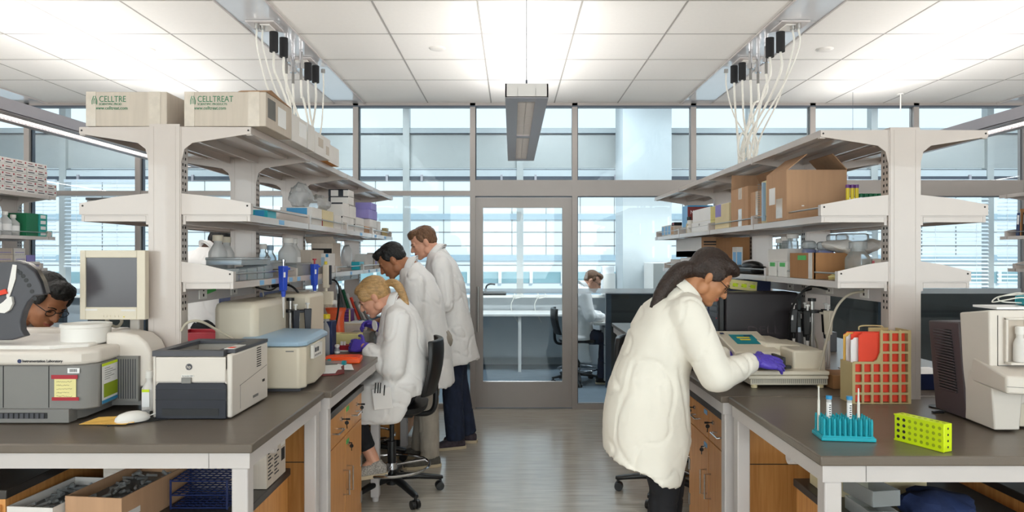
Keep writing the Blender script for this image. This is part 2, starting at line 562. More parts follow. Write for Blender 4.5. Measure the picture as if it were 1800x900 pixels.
# door
b = MB().use('alu')
x0, x1 = -0.36, 0.59
b.box(x0, x0+0.075, WY-0.01, WY+0.035, 0.01, 2.075)
b.box(x1-0.095, x1, WY-0.01, WY+0.035, 0.01, 2.075)
b.box(x0+0.075, x1-0.095, WY-0.01, WY+0.035, 1.975, 2.075)
b.box(x0+0.075, x1-0.095, WY-0.01, WY+0.035, 0.01, 0.262)
door = struct('door_1', b, None, smooth=False)
b = MB().use('glass').box(x0+0.075, x1-0.095, WY+0.006, WY+0.018, 0.262, 1.975)
b.use('film').box(x0+0.08, x1-0.10, WY+0.002, WY+0.005, 1.13, 1.18)
b.use('chrome').box(x0+0.075, x1-0.095, WY+0.0, WY+0.006, 0.262, 0.27)
b.build('glass_pane', None, door, smooth=False)
b = MB().use('brushed').cyl((x0+0.03, WY-0.055, 0.76), (x0+0.03, WY-0.055, 1.2), 0.011)
for z in (0.8, 1.16): b.cyl((x0+0.03, WY-0.055, z), (x0+0.03, WY-0.008, z), 0.007)
b.build('pull_handle', None, door)

# office behind the partition
b = MB().use('office').box(XL, XR, WY, FY+0.1, 3.8, 3.9); struct('ceiling_office', b, 'office')
FM = [-6.2-1.6, -6.2, -4.62, -3.04, -1.46, 0.11, 1.72, 3.3, 5.0, 6.6]
b = MB().use('office').box(XL, XR, FY, FY+0.15, 0, 0.95)
b.use('white').box(XL, XR, FY-0.12, FY+0.0, 0.93, 0.965)
struct('wall_window_sill', b, None, smooth=False)
b = MB().use('spandrel').box(XL, XR, FY+0.02, FY+0.1, 2.72, 3.25)
b.use('alu')
b.use('column').box(XL, XR, FY-0.02, FY+0.02, 3.2, 3.27).box(XL, XR, FY-0.02, FY+0.02, 2.6, 2.69)
b.use('alud').box(XL, XR, FY-0.022, FY+0.02, 3.19, 3.2).box(XL, XR, FY-0.022, FY+0.02, 2.69, 2.70)
b.use('alud').box(XL, XR, FY-0.03, FY+0.05, 2.55, 2.6)
b.use('spandrel')
for x in FM:
    b.box(x-0.045, x+0.045, FY-0.04, FY+0.08, 0.95, 3.8)
b.use('lum')
for x in FM[:-1]:
    b.box(x+0.2, x+0.23, FY-0.05, FY-0.02, 2.53, 2.62).box(x+1.3, x+1.33, FY-0.05, FY-0.02, 2.53, 2.62)
struct('window_4', b, None, smooth=False)
b = MB().use('column').box(1.41, 2.03, 8.68, 9.3, 0, 3.8)
struct('wall_column', b, None, smooth=False)

# blinds in the outer bays
def blind(x0, x1, z0, z1, label, rz=0.45, step=0.052):
    t = thing('venetian_blind', label, 'blind', ((x0+x1)/2, FY-0.08, z1), group='venetian blinds on the outer windows')
    w = x1-x0
    m = MB(); z = z1-0.06
    while z > z0+0.03:
        m.rbox((0, 0, z-z1), (w, 0.032, 0.002), rotx(rz)); z -= step
    m.build('slats', 'blind', t, smooth=False)
    MB().box(-w/2, w/2, -0.02, 0.02, -0.04, 0).build('head_rail', 'blind', t)
    MB().box(-w/2, w/2, -0.02, 0.02, z0-z1, z0-z1+0.02).build('bottom_rail', 'blind', t)
    c = MB()
    for q in (-0.38, 0, 0.38): c.cyl((q*w, -0.022, 0), (q*w, -0.022, z0-z1), 0.0025, n=6)
    c.build('cord', 'white', t)
blind(-7.6, -6.26, 1.0, 2.55, 'white slatted blind in the window bay furthest left of all')
blind(-6.14, -4.68, 1.35, 2.55, 'pale slatted blind hanging in the bay behind the man at the left analyzer')
blind(3.36, 4.94, 1.0, 2.55, 'white slatted blind in the window bay right behind the right shelving upright', 0.7)
blind(5.06, 6.54, 1.0, 2.55, 'white slatted blind in the window bay behind the right row of books', 0.7)
blind(6.66, 7.7, 1.0, 2.55, 'white slatted blind in the last bay at the right wall', 0.7)

# added ceiling panels and lamps that brighten the office; no fixtures known there
for x in (-5.5, -2.2, 0.6, 3.4, 6.2):
    t = thing('office_fill_light', 'added flush fill light on the office ceiling behind the glass', 'light fixture', (x, 7.9, 3.8), group='added office fill lights')
    MB().box(-0.6, 0.6, -0.15, 0.15, -0.06, 0).build('housing', 'white', t)
    MB().box(-0.56, 0.56, -0.12, 0.12, -0.064, -0.06).build('diffuser', mat('office_fill_glow', '#ffffff', emis='#f4f8ff', estr=2.0), t)
    ld = bpy.data.lights.new('office_fill_lamp', 'AREA'); ld.shape = 'RECTANGLE'; ld.size = 1.1; ld.size_y = 0.24; ld.energy = 75; ld.color = (0.93, 0.97, 1.0)
    lo = bpy.data.objects.new('office_fill_lamp', ld); COL.objects.link(lo); lo.location = (x, 7.9, 3.73)
# office furniture
def desk_counter():
    t = thing('window_counter', 'white counter running below the office windows on a slim leg', 'counter', (-0.9, 8.8, 0))
    MB().box(-1.9, 1.95, 0, 0.62, 0.72, 0.75).build('countertop', 'white', t, bevel=0.004)
    MB().box(-1.9, 1.95, 0.5, 0.52, 0.12, 0.72).build('modesty_panel', 'office', t)
    for x in (-0.6, 1.0):
        MB().box(x-0.02, x+0.02, 0.02, 0.06, 0, 0.72).prism([(0.06, 0.6), (0.06, 0.72), (0.35, 0.72)], 'X', x-0.01, x+0.01).build('leg', 'white', t)
desk_counter()
def cubicle(x0, x1, y, z, label):
    t = thing('cubicle_partition', label, 'partition', ((x0+x1)/2, y, 0), group='low dark cubicle partitions')
    w = (x1-x0)/2
    MB().box(-w, w, -0.025, 0.025, 0.03, z).build('panel', 'dark', t, bevel=0.004)
    MB().box(-w, w, -0.03, 0.03, z, z+0.02).build('top_cap', 'alud', t)
    for s in (-w, w): MB().box(s-0.03, s+0.03, -0.03, 0.03, 0, z+0.02).build('post', 'alud', t)
cubicle(1.1, 2.6, 7.8, 1.06, 'dark cubicle partition beside the man working in the glazed office')
cubicle(2.7, 4.2, 7.8, 1.06, 'dark cubicle partition seen behind the pipette stand on the right bench')
cubicle(4.3, 7.4, 7.6, 1.12, 'long dark cubicle partition behind the right shelving upright')
cubicle(-7.4, -5.0, 7.6, 1.1, 'dark cubicle partition behind the seated man and the grey monitor')
cubicle(-4.8, -1.9, 7.8, 1.1, 'dark cubicle partition behind the hanging multichannel pipette')
t = thing('office_fridge', 'white upright fridge with grey door against the office column', 'fridge', (1.95, 8.35, 0))
MB().box(-0.28, 0.28, -0.25, 0.3, 0.0, 1.42).build('body', 'white', t, bevel=0.01)
MB().box(-0.12, 0.28, -0.29, -0.25, 0.05, 1.41).build('door', 'column', t, bevel=0.008)
MB().box(-0.09, -0.07, -0.32, -0.29, 0.8, 1.2).build('handle', 'alu', t)
t = thing('drawer_pedestal', 'white three-drawer pedestal under the desk of the man in the office', 'drawers', (1.22, 8.1, 0))
MB().box(-0.13, 0.2, -0.2, 0.25, 0.0, 0.68).build('body', 'white', t, bevel=0.004)
for z in (0.05, 0.26, 0.47):
    d = MB().box(-0.15, -0.13, -0.19, 0.24, z, z+0.2).build('drawer', 'white', t, bevel=0.003)
    MB().box(-0.165, -0.15, -0.06, 0.1, z+0.14, z+0.155).build('handle', 'chrome', d)
t = thing('office_desk', 'pale desk behind the dark partition with the office man seated at it', 'desk', (1.2, 8.15, 0))
MB().box(-0.25, 0.42, -0.28, 0.35, 0.7, 0.73).build('desktop', 'white', t, bevel=0.004)
MB().box(0.36, 0.41, -0.2, 0.3, 0, 0.7).build('leg', 'alu', t); MB().box(-0.1, -0.06, 0.26, 0.3, 0, 0.7).build('leg', 'alu', t)
t = thing('desk_lamp', 'small black task lamp on the window sill seen through the door', 'lamp', (-0.3, 9.36, 0.965))
MB().box(-0.1, 0.22, -0.04, 0.03, 0, 0.05).build('base', 'black', t, bevel=0.01)
MB().tube([(-0.06,0,0.04),(-0.05,0,0.12),(0.0,0,0.15),(0.07,0,0.145)], 0.012).build('arm', 'black', t)
for i, x in enumerate((0.0, 0.32)):
    m = MB().tube([(0,0,0.2),(0.02,-0.02,0.16),(-0.03,-0.03,0.05),(-0.02,-0.04,-0.05),(0.06,-0.05,-0.2)], 0.006, n=6)
    m.tube([(0,0,0.2),(0.08,-0.01,0.22),(0.12,-0.02,0.15),(0.02,-0.02,0.12)], 0.006, n=6)
    o = m.build('white_cable', 'hose', None); o.location = (0.02+x, 9.3, 0.8)
    tag(o, 'coiled white cable hanging off the window sill, ' + ('the one nearer the door handle' if i == 0 else 'the one right of the window post'), 'cable', 'cables below the office window')
t = thing('file_stack', 'white paper tray standing on the office sill behind the seated man', 'paper tray', (1.3, 9.3, 0.965))
MB().box(-0.08, 0.08, -0.1, 0.08, 0, 0.4).build('body', 'paper', t, bevel=0.01)
MB().box(-0.07, 0.09, -0.12, -0.1, 0.02, 0.3).build('front_sheet', 'white', t)

# building across the street
b = MB().use('facp').box(-45, 45, 34.0, 38.0, -12, 7.2)
Yf = 34.0
def zf(y): return CAMZ-(y-450)*Yf/F
b.use('facb').box(-45, 45, 33.9, 34.0, zf(386), zf(376)).box(-45, 45, 33.9, 34.0, zf(458), zf(448))
b.use('facb').box(-45, 45, 33.9, 34.0, zf(524), zf(513))
b.use('facg').box(-45, 45, 33.95, 34.0, zf(497), zf(478))
b.use('facp')
x = -44.0
while x < 45:
    b.box(x-0.08, x+0.08, 33.85, 34.0, zf(498), zf(477)); x += 1.55
b.use('gap')
for y in (318, 345, 408, 432, 466):
    b.box(-45, 45, 33.97, 34.0, zf(y)-0.015, zf(y)+0.015)
x = -44.2
while x < 45:
    b.box(x-0.012, x+0.012, 33.97, 34.0, zf(448), 7.2); x += 1.7
o = b.build('opposite_building', None, None, smooth=False)
tag(o, 'white panelled building with blue bands across the street', 'building')
o = MB().box(-60, 60, FY+0.5, 34, -12.2, -12).build('street', 'facp'); o['kind'] = 'structure'

# ------------------------------------------------------------ luminaires
def luminaire(x, y0, y1, label, z=2.36, light=True, ends=True):
    L = y1-y0
    t = thing('pendant_luminaire', label, 'light fixture', (x, y0, z), group='suspended linear lights')
    w = 0.117; h = 0.075
    m = MB().use('lumw').box(-w, w, 0, 0.012, 0, h).box(-w, w, L-0.012, L, 0, h)
    m.use('lum').box(-w, -w+0.008, 0, L, 0, h).box(w-0.008, w, 0, L, 0, h)
    m.box(-w, -0.048, 0.0, L, -0.003, 0.005).box(0.048, w, 0.0, L, -0.003, 0.005).box(-0.048, 0.048, 0, 0.1, -0.003, 0.005).box(-0.048, 0.048, L-0.1, L, -0.003, 0.005)
    m.box(-0.048, 0.048, L/2-0.04, L/2+0.04, -0.003, 0.005)
    m.box(-0.05, -0.048, 0, L, 0, 0.05).box(0.048, 0.05, 0, L, 0, 0.05)
    m.build('housing', None, t, smooth=False)
    for ya, yb in ((0.1, L/2-0.045), (L/2+0.045, L-0.1)):
        m = MB().use('louver').box(-0.001, 0.001, ya, yb, 0.002, 0.012)
        y = ya
        while y < yb:
            m.box(-0.048, 0.048, y, y+0.004, 0, 0.014); y += 0.03
        m.build('louver', None, t, smooth=False)
    MB().box(-0.048, 0.048, 0.1, L-0.1, 0.045, 0.05).build('reflector', 'refl', t)
    m = MB().cyl((0, 0.05, h), (0, 0.05, 3.0-z), 0.0018, n=6).cyl((0, 0.05, h), (0, 0.05, h+0.03), 0.006, n=8)
    m.build('suspension_cable', 'alud', t)
    m = MB().cyl((0, L-0.05, h), (0, L-0.05, 3.0-z), 0.0018, n=6)
    m.build('suspension_cable', 'alud', t)
    if light:
        for up in ((1, -1, 0) if abs(x-0.08) > 1 or y0 < 0 else (1, -1)):
            ld = bpy.data.lights.new('luminaire_lamp', 'AREA')
            ld.shape = 'RECTANGLE'; ld.size = 0.09; ld.size_y = L-0.2
            ld.energy = (UPW if up else DNW)*L/2.45
            ld.color = (1.0, 0.965, 0.925)
            lo = bpy.data.objects.new('luminaire_lamp', ld); COL.objects.link(lo)
            lo.location = (x+up*0.055, (y0+y1)/2, z+0.085 if up else z+0.04)
            if up: lo.rotation_euler = (0, PI-up*math.radians(52), 0)
    return t
UPW, DNW = 13.5, 14.0
luminaire(0.08, 3.7, 6.15, 'grey linear pendant light hanging over the centre aisle')
luminaire(-2.95, 1.2, 6.3, 'long pendant light over the left aisle, above the boxed kits', z=2.31)
luminaire(3.12, 1.2, 6.3, 'long pendant light over the right aisle, above the row of books', z=2.31)
for x in (-6.0, -2.95, 0.08, 3.12, 6.1):
    luminaire(x, -3.4, -0.9, 'pendant light behind the camera position', light=True)
luminaire(-6.0, 1.2, 6.2, 'pendant light over the far left aisle')
luminaire(6.1, 1.2, 6.2, 'pendant light over the far right aisle')

# ceiling fittings
def disc(x, y, label, cat='ceiling disc'):
    o = MB().lathe([(0.0,-0.012),(0.04,-0.012),(0.055,-0.006),(0.06,0.0)], (0,0,0), 20).build('ceiling_sensor', 'white')
    o.location = (x, y, 3.0); tag(o, label, 'sensor', 'round white ceiling sensors')
disc((769-900)*4.93/F, 4.93, 'round white sensor on the ceiling left of the centre light')
disc((258-900)*4.95/F, 4.95, 'round white sensor on the ceiling above the left carton')
disc((1450-900)*4.95/F, 4.95, 'round white sensor on the ceiling right of the right hoses')
t = thing('sprinkler', 'small white sprinkler pipe under the ceiling at right', 'sprinkler', ((1583-900)*6.3/F, 6.3, 3.0))
MB().cyl((0,0,0), (0,0,-0.16), 0.006, n=8).build('pipe', 'white', t)
MB().cyl((0,0,-0.002), (0,0,-0.012), 0.03, n=16).build('flange', 'white', t)

# ------------------------------------------------------------ shelving
def shelving(loc, label):
    t = thing('shelving_unit', label, 'shelving', loc, group='double-sided steel shelving units')
    Z = 0.91
    ysp = [0, 0.8, 1.6, 2.4, 3.2]
    for y in ysp:
        m = MB().use('shelf').box(-0.061, 0.061, y, y+0.07, 0, 2.03-Z)
        m.box(-0.066, -0.0612, y+0.002, y+0.03, 0, 2.02-Z).box(0.0612, 0.066, y+0.002, y+0.03, 0, 2.02-Z)
        m.box(-0.045, -0.043, y-0.001, y, 0.01, 2.02-Z).box(0.043, 0.045, y-0.001, y, 0.01, 2.02-Z)
        m.use('slot')
        z = 1.28
        while z < 2.0:
            for s in (-1, 1):
                m.box(s*0.0612-0.0006, s*0.0612+0.0006, y+0.044, y+0.053, z-Z, z-Z+0.011)
                m.box(s*0.0662-0.0006, s*0.0662+0.0006, y+0.012, y+0.02, z-Z, z-Z+0.011)
            z += 0.0254
        m.build('upright', None, t, smooth=False)
    def lv(zs): return [(x, z-Z) for x, z in zs]
    top = [(0.066,2.02),(0.345,2.018),(0.345,1.992),(0.11,1.955),(0.078,1.93),(0.066,1.88)]
    mid = [(0.066,1.752),(0.2,1.738),(0.345,1.712),(0.345,1.667),(0.066,1.667)]
    low = [(0.066,1.478),(0.15,1.466),(0.275,1.437),(0.275,1.395),(0.066,1.395)]
    for s in (-1, 1):
        for y in ysp:
            for pf in (top, mid, low):
                m = MB().use('shelf').prism([(s*x, z) for x, z in lv(pf)], 'Y', y+0.004, y+0.010)
                if pf is not top:
                    xt = pf[2][0]
                    m.box(min(s*(xt-0.02), s*(xt-0.0005)), max(s*(xt-0.02), s*(xt-0.0005)), y+0.0102, y+0.03, pf[3][1]-Z+0.0005, pf[2][1]-Z-0.0005)
                    m.use('slot').cyl((s*(xt-0.014), y+0.003, pf[2][1]-Z-0.01), (s*(xt-0.014), y+0.0045, pf[2][1]-Z-0.01), 0.004, n=8)
                else:
                    m.box(min(s*0.325, s*0.346), max(s*0.325, s*0.346), y+0.0102, y+0.028, 1.9855-Z, 2.0175-Z)
                    m.use('slot').cyl((s*0.335, y+0.003, 2.005-Z), (s*0.335, y+0.0045, 2.005-Z), 0.004, n=8)
                m.build('bracket', None, t, smooth=False)
        for i in range(len(ysp)):
            y0 = ysp[i]+0.011; y1 = (ysp[i+1] if i < 4 else 3.29)
            for xt, zt, nm in ((0.345, 2.02, 'shelf_board'), (0.34, 1.667, 'shelf_board'), (0.272, 1.395, 'shelf_board')):
                zt -= Z
                a, c = sorted((s*0.068, s*xt))
                m = MB().use('shelf').box(a, c, y0, y1, zt-0.006, zt)
                a, c = sorted((s*(xt-0.012), s*xt))
                m.box(a, c, y0, y1, zt-0.028, zt-0.006)
                a, c = sorted((s*0.068, s*0.08)); m.box(a, c, y0, y1, zt-0.04, zt-0.006)
                mx = s*(0.068+xt)/2
                m.box(mx-0.03, mx+0.03, y0+0.02, y1-0.02, zt-0.02, zt-0.0062)
                a, c = sorted((s*0.081, s*(xt-0.013))); m.box(a, c, y0, y0+0.003, zt-0.0275, zt-0.0065)
                m.build(nm, None, t, smooth=False)
            if i < 4:
                for xt, z in ((0.331, 1.702), (0.261, 1.427)):
                    MB().cyl((s*xt, ysp[i]+0.02, z-Z), (s*xt, ysp[i+1]+0.02, z-Z), 0.004, n=8).build('guard_rail', 'brushed', t)
    m = MB().use('shelf')
    m.box(-0.06, 0.06, 0.07, 3.2, 2.01-Z, 2.02-Z)
    m.build('centre_cap', None, t, smooth=False)
    m = MB().use('steelw')
    for i in range(4):
        m.box(-0.06, 0.06, ysp[i]+0.07, ysp[i+1], 1.305-Z, 1.38-Z)
    m.use('white')
    for i in range(4):
        for s in (-1, 1):
            for dy in (0.17, 0.5):
                a, c = sorted((s*0.06, s*0.064)); m.use('white').box(a, c, ysp[i]+dy, ysp[i]+dy+0.07, 1.315-Z, 1.37-Z)
                m.use('slot')
                a, c = sorted((s*0.063, s*0.0646))
                for zz in (1.325, 1.348): m.box(a, c, ysp[i]+dy+0.03, ysp[i]+dy+0.042, zz-Z, zz-Z+0.012)
    m.build('power_rail', None, t, smooth=False)
    return t
XSL, YSL = -1.395, 2.74
XSR, YSR = 1.618, 2.81
shl = shelving((XSL, YSL, 0.91), 'cream steel double-sided shelving standing on the left bench behind the grey monitor')
shr = dup(shl, (XSR, YSR, 0.91), 0, 'cream steel double-sided shelving standing on the right bench with brown cartons')
dup(shl, (-4.36, 2.72, 0.91), 0, 'cream shelving at the far left carrying stacked kit boxes and green packs')
dup(shl, (4.52, 2.56, 0.91), 0, 'cream shelving at the far right carrying the row of books')
# blue label tapes on the left low shelf lip
for y in (0.30, 0.45, 0.58, 0.70, 0.83, 1.05, 1.14, 1.36, 1.45, 2.0, 2.6, 2.9):
    MB().box(0.2722, 0.2735, y, y+0.05, 1.37-0.91, 1.391-0.91).build('label_strip', 'btape', shl)
for y in (0.35, 2.0, 2.5, 2.9): MB().box(0.3402, 0.3412, y, y+0.07, 1.643-0.91, 1.663-0.91).build('label_strip', 'btape', shl)
MB().rbox((0.0612, 0.27, 1.345-0.91), (0.002, 0.13, 0.018), rotx(0.12)).build('green_tape', 'gtape', shl)['label'] = 'strip of green tape'

# ------------------------------------------------------------ benches
def lab_bench(label, xe, s, xfar, y0, y1, legs, joint=0.14, tube=True):
    """xe aisle edge, s=+1 when the bench lies towards +X of it"""
    t = thing('lab_bench', label, 'bench', (xe, y0, 0))
    w = abs(xfar-xe); L = y1-y0
    def X(a, c): return tuple(sorted((s*a, s*c)))
    a, c = X(0, w)
    MB().box(a, c, 0, L, 0.88, 0.91).build('worktop', 'bench', t, bevel=0.005)
    m = MB()
    a, c = X(0.012, 0.052); m.box(a, c, 0.012, L-0.012, 0.83, 0.88)
    a, c = X(w-0.052, w-0.012); m.box(a, c, 0.012, L-0.012, 0.83, 0.88)
    a, c = X(0.052, w-0.052); m.box(a, c, 0.012, 0.052, 0.83, 0.88).box(a, c, L-0.052, L-0.012, 0.83, 0.88)
    m.build('apron_frame', 'steelw', t, smooth=False)
    a, c = X(joint, joint+0.0012); MB().box(a, c, 0.0105, 0.0125, 0.832, 0.879).build('seam', 'gap', t)
    for x, y in legs:
        xx = s*(x if x >= 0 else w+x)
        m = MB().box(xx-0.026, xx+0.026, y-0.026, y+0.026, 0.03, 0.83)
        m.cyl((xx, y, 0), (xx, y, 0.03), 0.02)
        lg = m.build('leg', 'steelw', t, bevel=0.005)
        MB().cyl((xx-s*0.03, y, 0.22), (xx-s*0.026, y, 0.22), 0.008).build('bolt', 'chrome', lg)
    if L > 1: return t
    m = MB()
    a, c = X(0.12, 0.22); m.box(a, c, 0.35, 0.40, 0.79, 0.83)
    m.cyl((s*0.05, 0.36, 0.80), (s*0.26, 0.36, 0.80), 0.022)
    m.build('caster_tube', 'steelw', t)
    return t
lab_bench('front left bench table with the printer and the grey analyzer on it', -0.815, -1, -2.75, 2.14, 2.965, [(0.045, 0.04), (0.045, 0.79), (-0.05, 0.04), (-0.05, 0.79)])
lab_bench('long left bench where the blond woman and two men work', -0.785, -1, -2.05, 2.975, 6.02, [(0.05, 0.05), (0.05, 1.2), (0.05, 2.3), (0.05, 2.99), (-0.05, 0.05), (-0.05, 2.99)])
lab_bench('front right bench table holding the teal and lime racks', 0.908, 1, 2.9, 2.01, 2.865, [(0.045, 0.04), (0.045, 0.82), (-0.05, 0.04), (-0.05, 0.82)])
lab_bench('long right bench behind the leaning woman, with the plate reader', 0.88, 1, 2.36, 2.875, 6.02, [(0.05, 0.05), (0.05, 1.6), (0.05, 2.99), (-0.05, 0.05), (-0.05, 2.99)])
lab_bench('bench of the far left row under the stacked kit boxes', -3.75, -1, -5.0, 2.9, 6.05, [(0.05, 0.05), (0.05, 2.99), (-0.05, 0.05), (-0.05, 2.99)])
lab_bench('bench of the far right row under the books', 3.95, 1, 5.2, 2.9, 6.0, [(0.05, 0.05), (0.05, 2.99), (-0.05, 0.05), (-0.05, 2.99)])

# ------------------------------------------------------------ cabinets
def cabinet(label, xf, s, y0, y1, ztop=0.785, depth=0.55, cols=2, tape='gtape', keys=(0, 1, 2), group='oak base cabinets'):
    """face at xf looking towards -s ; body extends s*depth"""
    t = thing('base_cabinet', label, 'cabinet', (xf, y0, 0), group=group)
    L = y1-y0
    def X(a, c): return tuple(sorted((s*a, s*c)))
    a, c = X(0.02, depth); MB().box(a, c, 0, L, 0.06, ztop-0.032).build('body', 'wood', t)
    a, c = X(0.06, depth-0.02); MB().box(a, c, 0.01, L-0.01, 0, 0.06).build('plinth', 'blackm', t)
    a, c = X(-0.012, depth); MB().box(a, c, -0.012, L+0.005, ztop-0.032, ztop).build('top', 'blacktop', t, bevel=0.003)
    a, c = X(0.02, depth-0.02); MB().box(a, c, -0.001, 0.0, 0.58, 0.584).build('seam', 'blacktop', t)
    w = L/cols; zd = ztop-0.185
    rz = EAST if s < 0 else WEST
    for k in range(cols):
        ya, yb = k*w+0.003, (k+1)*w-0.003
        ym = (ya+yb)/2
        a, c = X(0, 0.019)
        d = MB().box(a, c, ya, yb, zd+0.003, ztop-0.036).build('drawer', 'wood', t, bevel=0.002)
        zz = zd+0.07
        MB().tube([(0, ym-0.05, zz), (-s*0.03, ym-0.05, zz), (-s*0.03, ym+0.05, zz), (0, ym+0.05, zz)], 0.0045, sub=1).build('handle', 'chrome', d)
        yl = ym+0.10 if k == 0 else ym+0.06
        MB().cyl((0, yl, zz+0.035), (-s*0.008, yl, zz+0.035), 0.010).build('lock', 'chrome', d)
        m = MB().cyl((-s*0.008, yl, zz+0.035), (-s*0.03, yl, zz+0.035), 0.003)
        m.rbox((-s*0.036, yl, zz+0.035), (0.02, 0.004, 0.009), rotz(0)).cyl((-s*0.031, yl, zz+0.018), (-s*0.028, yl+0.003, zz+0.016), 0.010, n=12).cyl((-s*0.03, yl, zz+0.01), (-s*0.03, yl+0.006, zz-0.012), 0.0025, n=6)
        m.build('key', 'black', d)
        a, c = X(-0.0015, 0)
        MB().box(a, c, ya+0.02, ya+0.075, ztop-0.07, ztop-0.048).build('label_tape', tape, d)
        dd = MB().box(*X(0, 0.019), ya, yb, 0.065, zd-0.003).build('door', 'wood', t, bevel=0.002)
        yh = yb-0.035 if k == 0 else ya+0.035
        MB().tube([(0, yh, zd-0.28), (-s*0.03, yh, zd-0.28), (-s*0.03, yh, zd-0.16), (0, yh, zd-0.16)], 0.0045, sub=1).build('handle', 'chrome', dd)
        a, c = X(-0.0015, 0)
        MB().box(a, c, ya+0.02, ya+0.075, zd-0.05, zd-0.028).build('label_tape', tape, dd)
        yhinge = ya+0.012 if k == 0 else yb-0.012
        for zz2 in (0.14, zd-0.26):
            MB().box(*X(-0.004, 0), yhinge-0.012, yhinge+0.012, zz2, zz2+0.06).build('hinge', 'brushed', dd)
        if k == 1:
            MB().cyl((0, ym-0.13, zd-0.05), (-s*0.008, ym-0.13, zd-0.05), 0.010).build('lock', 'chrome', dd)
            MB().cyl((-s*0.02, ym-0.13, zd-0.065), (-s*0.017, ym-0.127, zd-0.067), 0.010, n=12).cyl((-s*0.0, ym-0.13, zd-0.05), (-s*0.022, ym-0.13, zd-0.05), 0.003, n=6).cyl((-s*0.02, ym-0.13, zd-0.05), (-s*0.019, ym-0.13, zd-0.09), 0.0025, n=6).build('key', 'black', dd)
    return t
cabinet('oak cabinet with green name tapes under the left bench beside the blond woman', -0.835, -1, 3.04, 3.79)
cabinet('oak cabinet with blue name tapes and hanging keys under the right bench', 0.975, 1, 3.01, 3.76, ztop=0.775, tape='btape')
cabinet('oak cabinet at the far end of the right bench beyond the leaning woman', 0.975, 1, 4.95, 5.75, ztop=0.775, tape='btape')
cabinet('oak cabinet at the far end of the left bench behind the standing men', -0.835, -1, 5.35, 5.9)
# low mobile cabinets below the front tables
def low_cabinet(label, x0, x1, y0, y1, zt, doorside=-1):
    t = thing('low_cabinet', label, 'cabinet', ((x0+x1)/2, y0, 0), group='low oak cabinets below the front tables')
    w = (x1-x0)/2; L = y1-y0
    MB().box(-w+0.01, w-0.01, 0.01, L-0.01, 0, zt-0.03).build('body', 'wood', t)
    MB().box(-w, w, 0, L, zt-0.03, zt).build('top', 'blacktop', t, bevel=0.003)
    d = MB().box(-w+0.02, w-0.02, 0.0, 0.012, 0.05, zt-0.05).build('door', 'wood', t, bevel=0.002)
    MB().tube([(w-0.08, 0, zt-0.2), (w-0.08, -0.03, zt-0.2), (w-0.08, -0.03, zt-0.1), (w-0.08, 0, zt-0.1)], 0.004, sub=1).build('handle', 'chrome', d)
low_cabinet('low oak cabinet with black top holding the brown tray and blue racks', -1.62, -0.94, 2.2, 2.9, 0.60)
low_cabinet('dark-topped oak cabinet at the bottom left corner below the analyzer', -2.35, -1.63, 2.2, 2.75, 0.745)
low_cabinet('low oak cabinet with black top under the right front table', 1.12, 1.75, 2.2, 2.72, 0.615)
low_cabinet('dark oak cabinet under the right analyzer', 1.8, 2.6, 2.3, 2.84, 0.66)
EXPO = 0.0
# ------------------------------------------------------------ generic boxes and bottles
def carton(name, label, cat, x0, x1, y0, y1, z0, z1, m='carton', rz=0.0, group=None, tape=None, bevel=0.002, labels=(), flaps=()):
    c = Vector(((x0+x1)/2, (y0+y1)/2, z0))
    t = thing(name, label, cat, c, rz, group)
    w, d, h = (x1-x0)/2, (y1-y0)/2, z1-z0
    MB().box(-w, w, -d, d, 0, h).build('box_body', m, t, bevel=bevel)
    if flaps:
        pass
    if tape == 'front':
        mm = MB().box(-0.025, 0.025, -d-0.0012, d*0.2, h, h+0.001).box(-0.025, 0.025, -d-0.0012, -d, h*0.65, h+0.001)
        mm.build('tape', 'tape', t, smooth=False)
    for (face, a0, a1, b0, b1, mm) in labels:
        e = 0.0012
        k = MB()
        if face == 'F': k.box(-w+a0*2*w, -w+a1*2*w, -d-e, -d, b0*h, b1*h)
        elif face == 'E': k.box(w, w+e, -d+a0*2*d, -d+a1*2*d, b0*h, b1*h)
        elif face == 'W': k.box(-w-e, -w, -d+a0*2*d, -d+a1*2*d, b0*h, b1*h)
        elif face == 'T': k.box(-w+a0*2*w, -w+a1*2*w, -d+b0*2*d, -d+b1*2*d, h, h+e)
        k.build('label', mm, t, smooth=False)
    return t
def bottle(label, x, y, z, r=0.045, h=0.2, m='bottle', capm='beige', neck=0.5, liquid=None, group=None, name='bottle', cat='bottle', lab=None, caph=0.025):
    t = thing(name, label, cat, (x, y, z), group=group)
    sh = h-caph-0.012
    MB().lathe([(r*0.9, 0), (r, 0.006), (r, sh*0.72), (r*0.97, sh*0.78), (r*neck*1.05, sh*0.97), (r*neck*0.9, sh), (r*neck*0.9, sh+0.014)], (0,0,0), 24).build('bottle_body', m, t)
    MB().lathe([(r*neck*1.15, sh+0.012), (r*neck*1.15, h), (r*neck*0.9, h+0.002)], (0,0,0), 20).build('cap', capm, t)
    if liquid: MB().lathe([(r*0.85, 0.005), (r*0.93, 0.01), (r*0.93, sh*0.6)], (0,0,0), 20).build('liquid', liquid, t)
    if lab: MB().lathe([(r*1.012, sh*0.2), (r*1.012, sh*0.6)], (0,0,0), 20).build('label', lab, t)
    return t

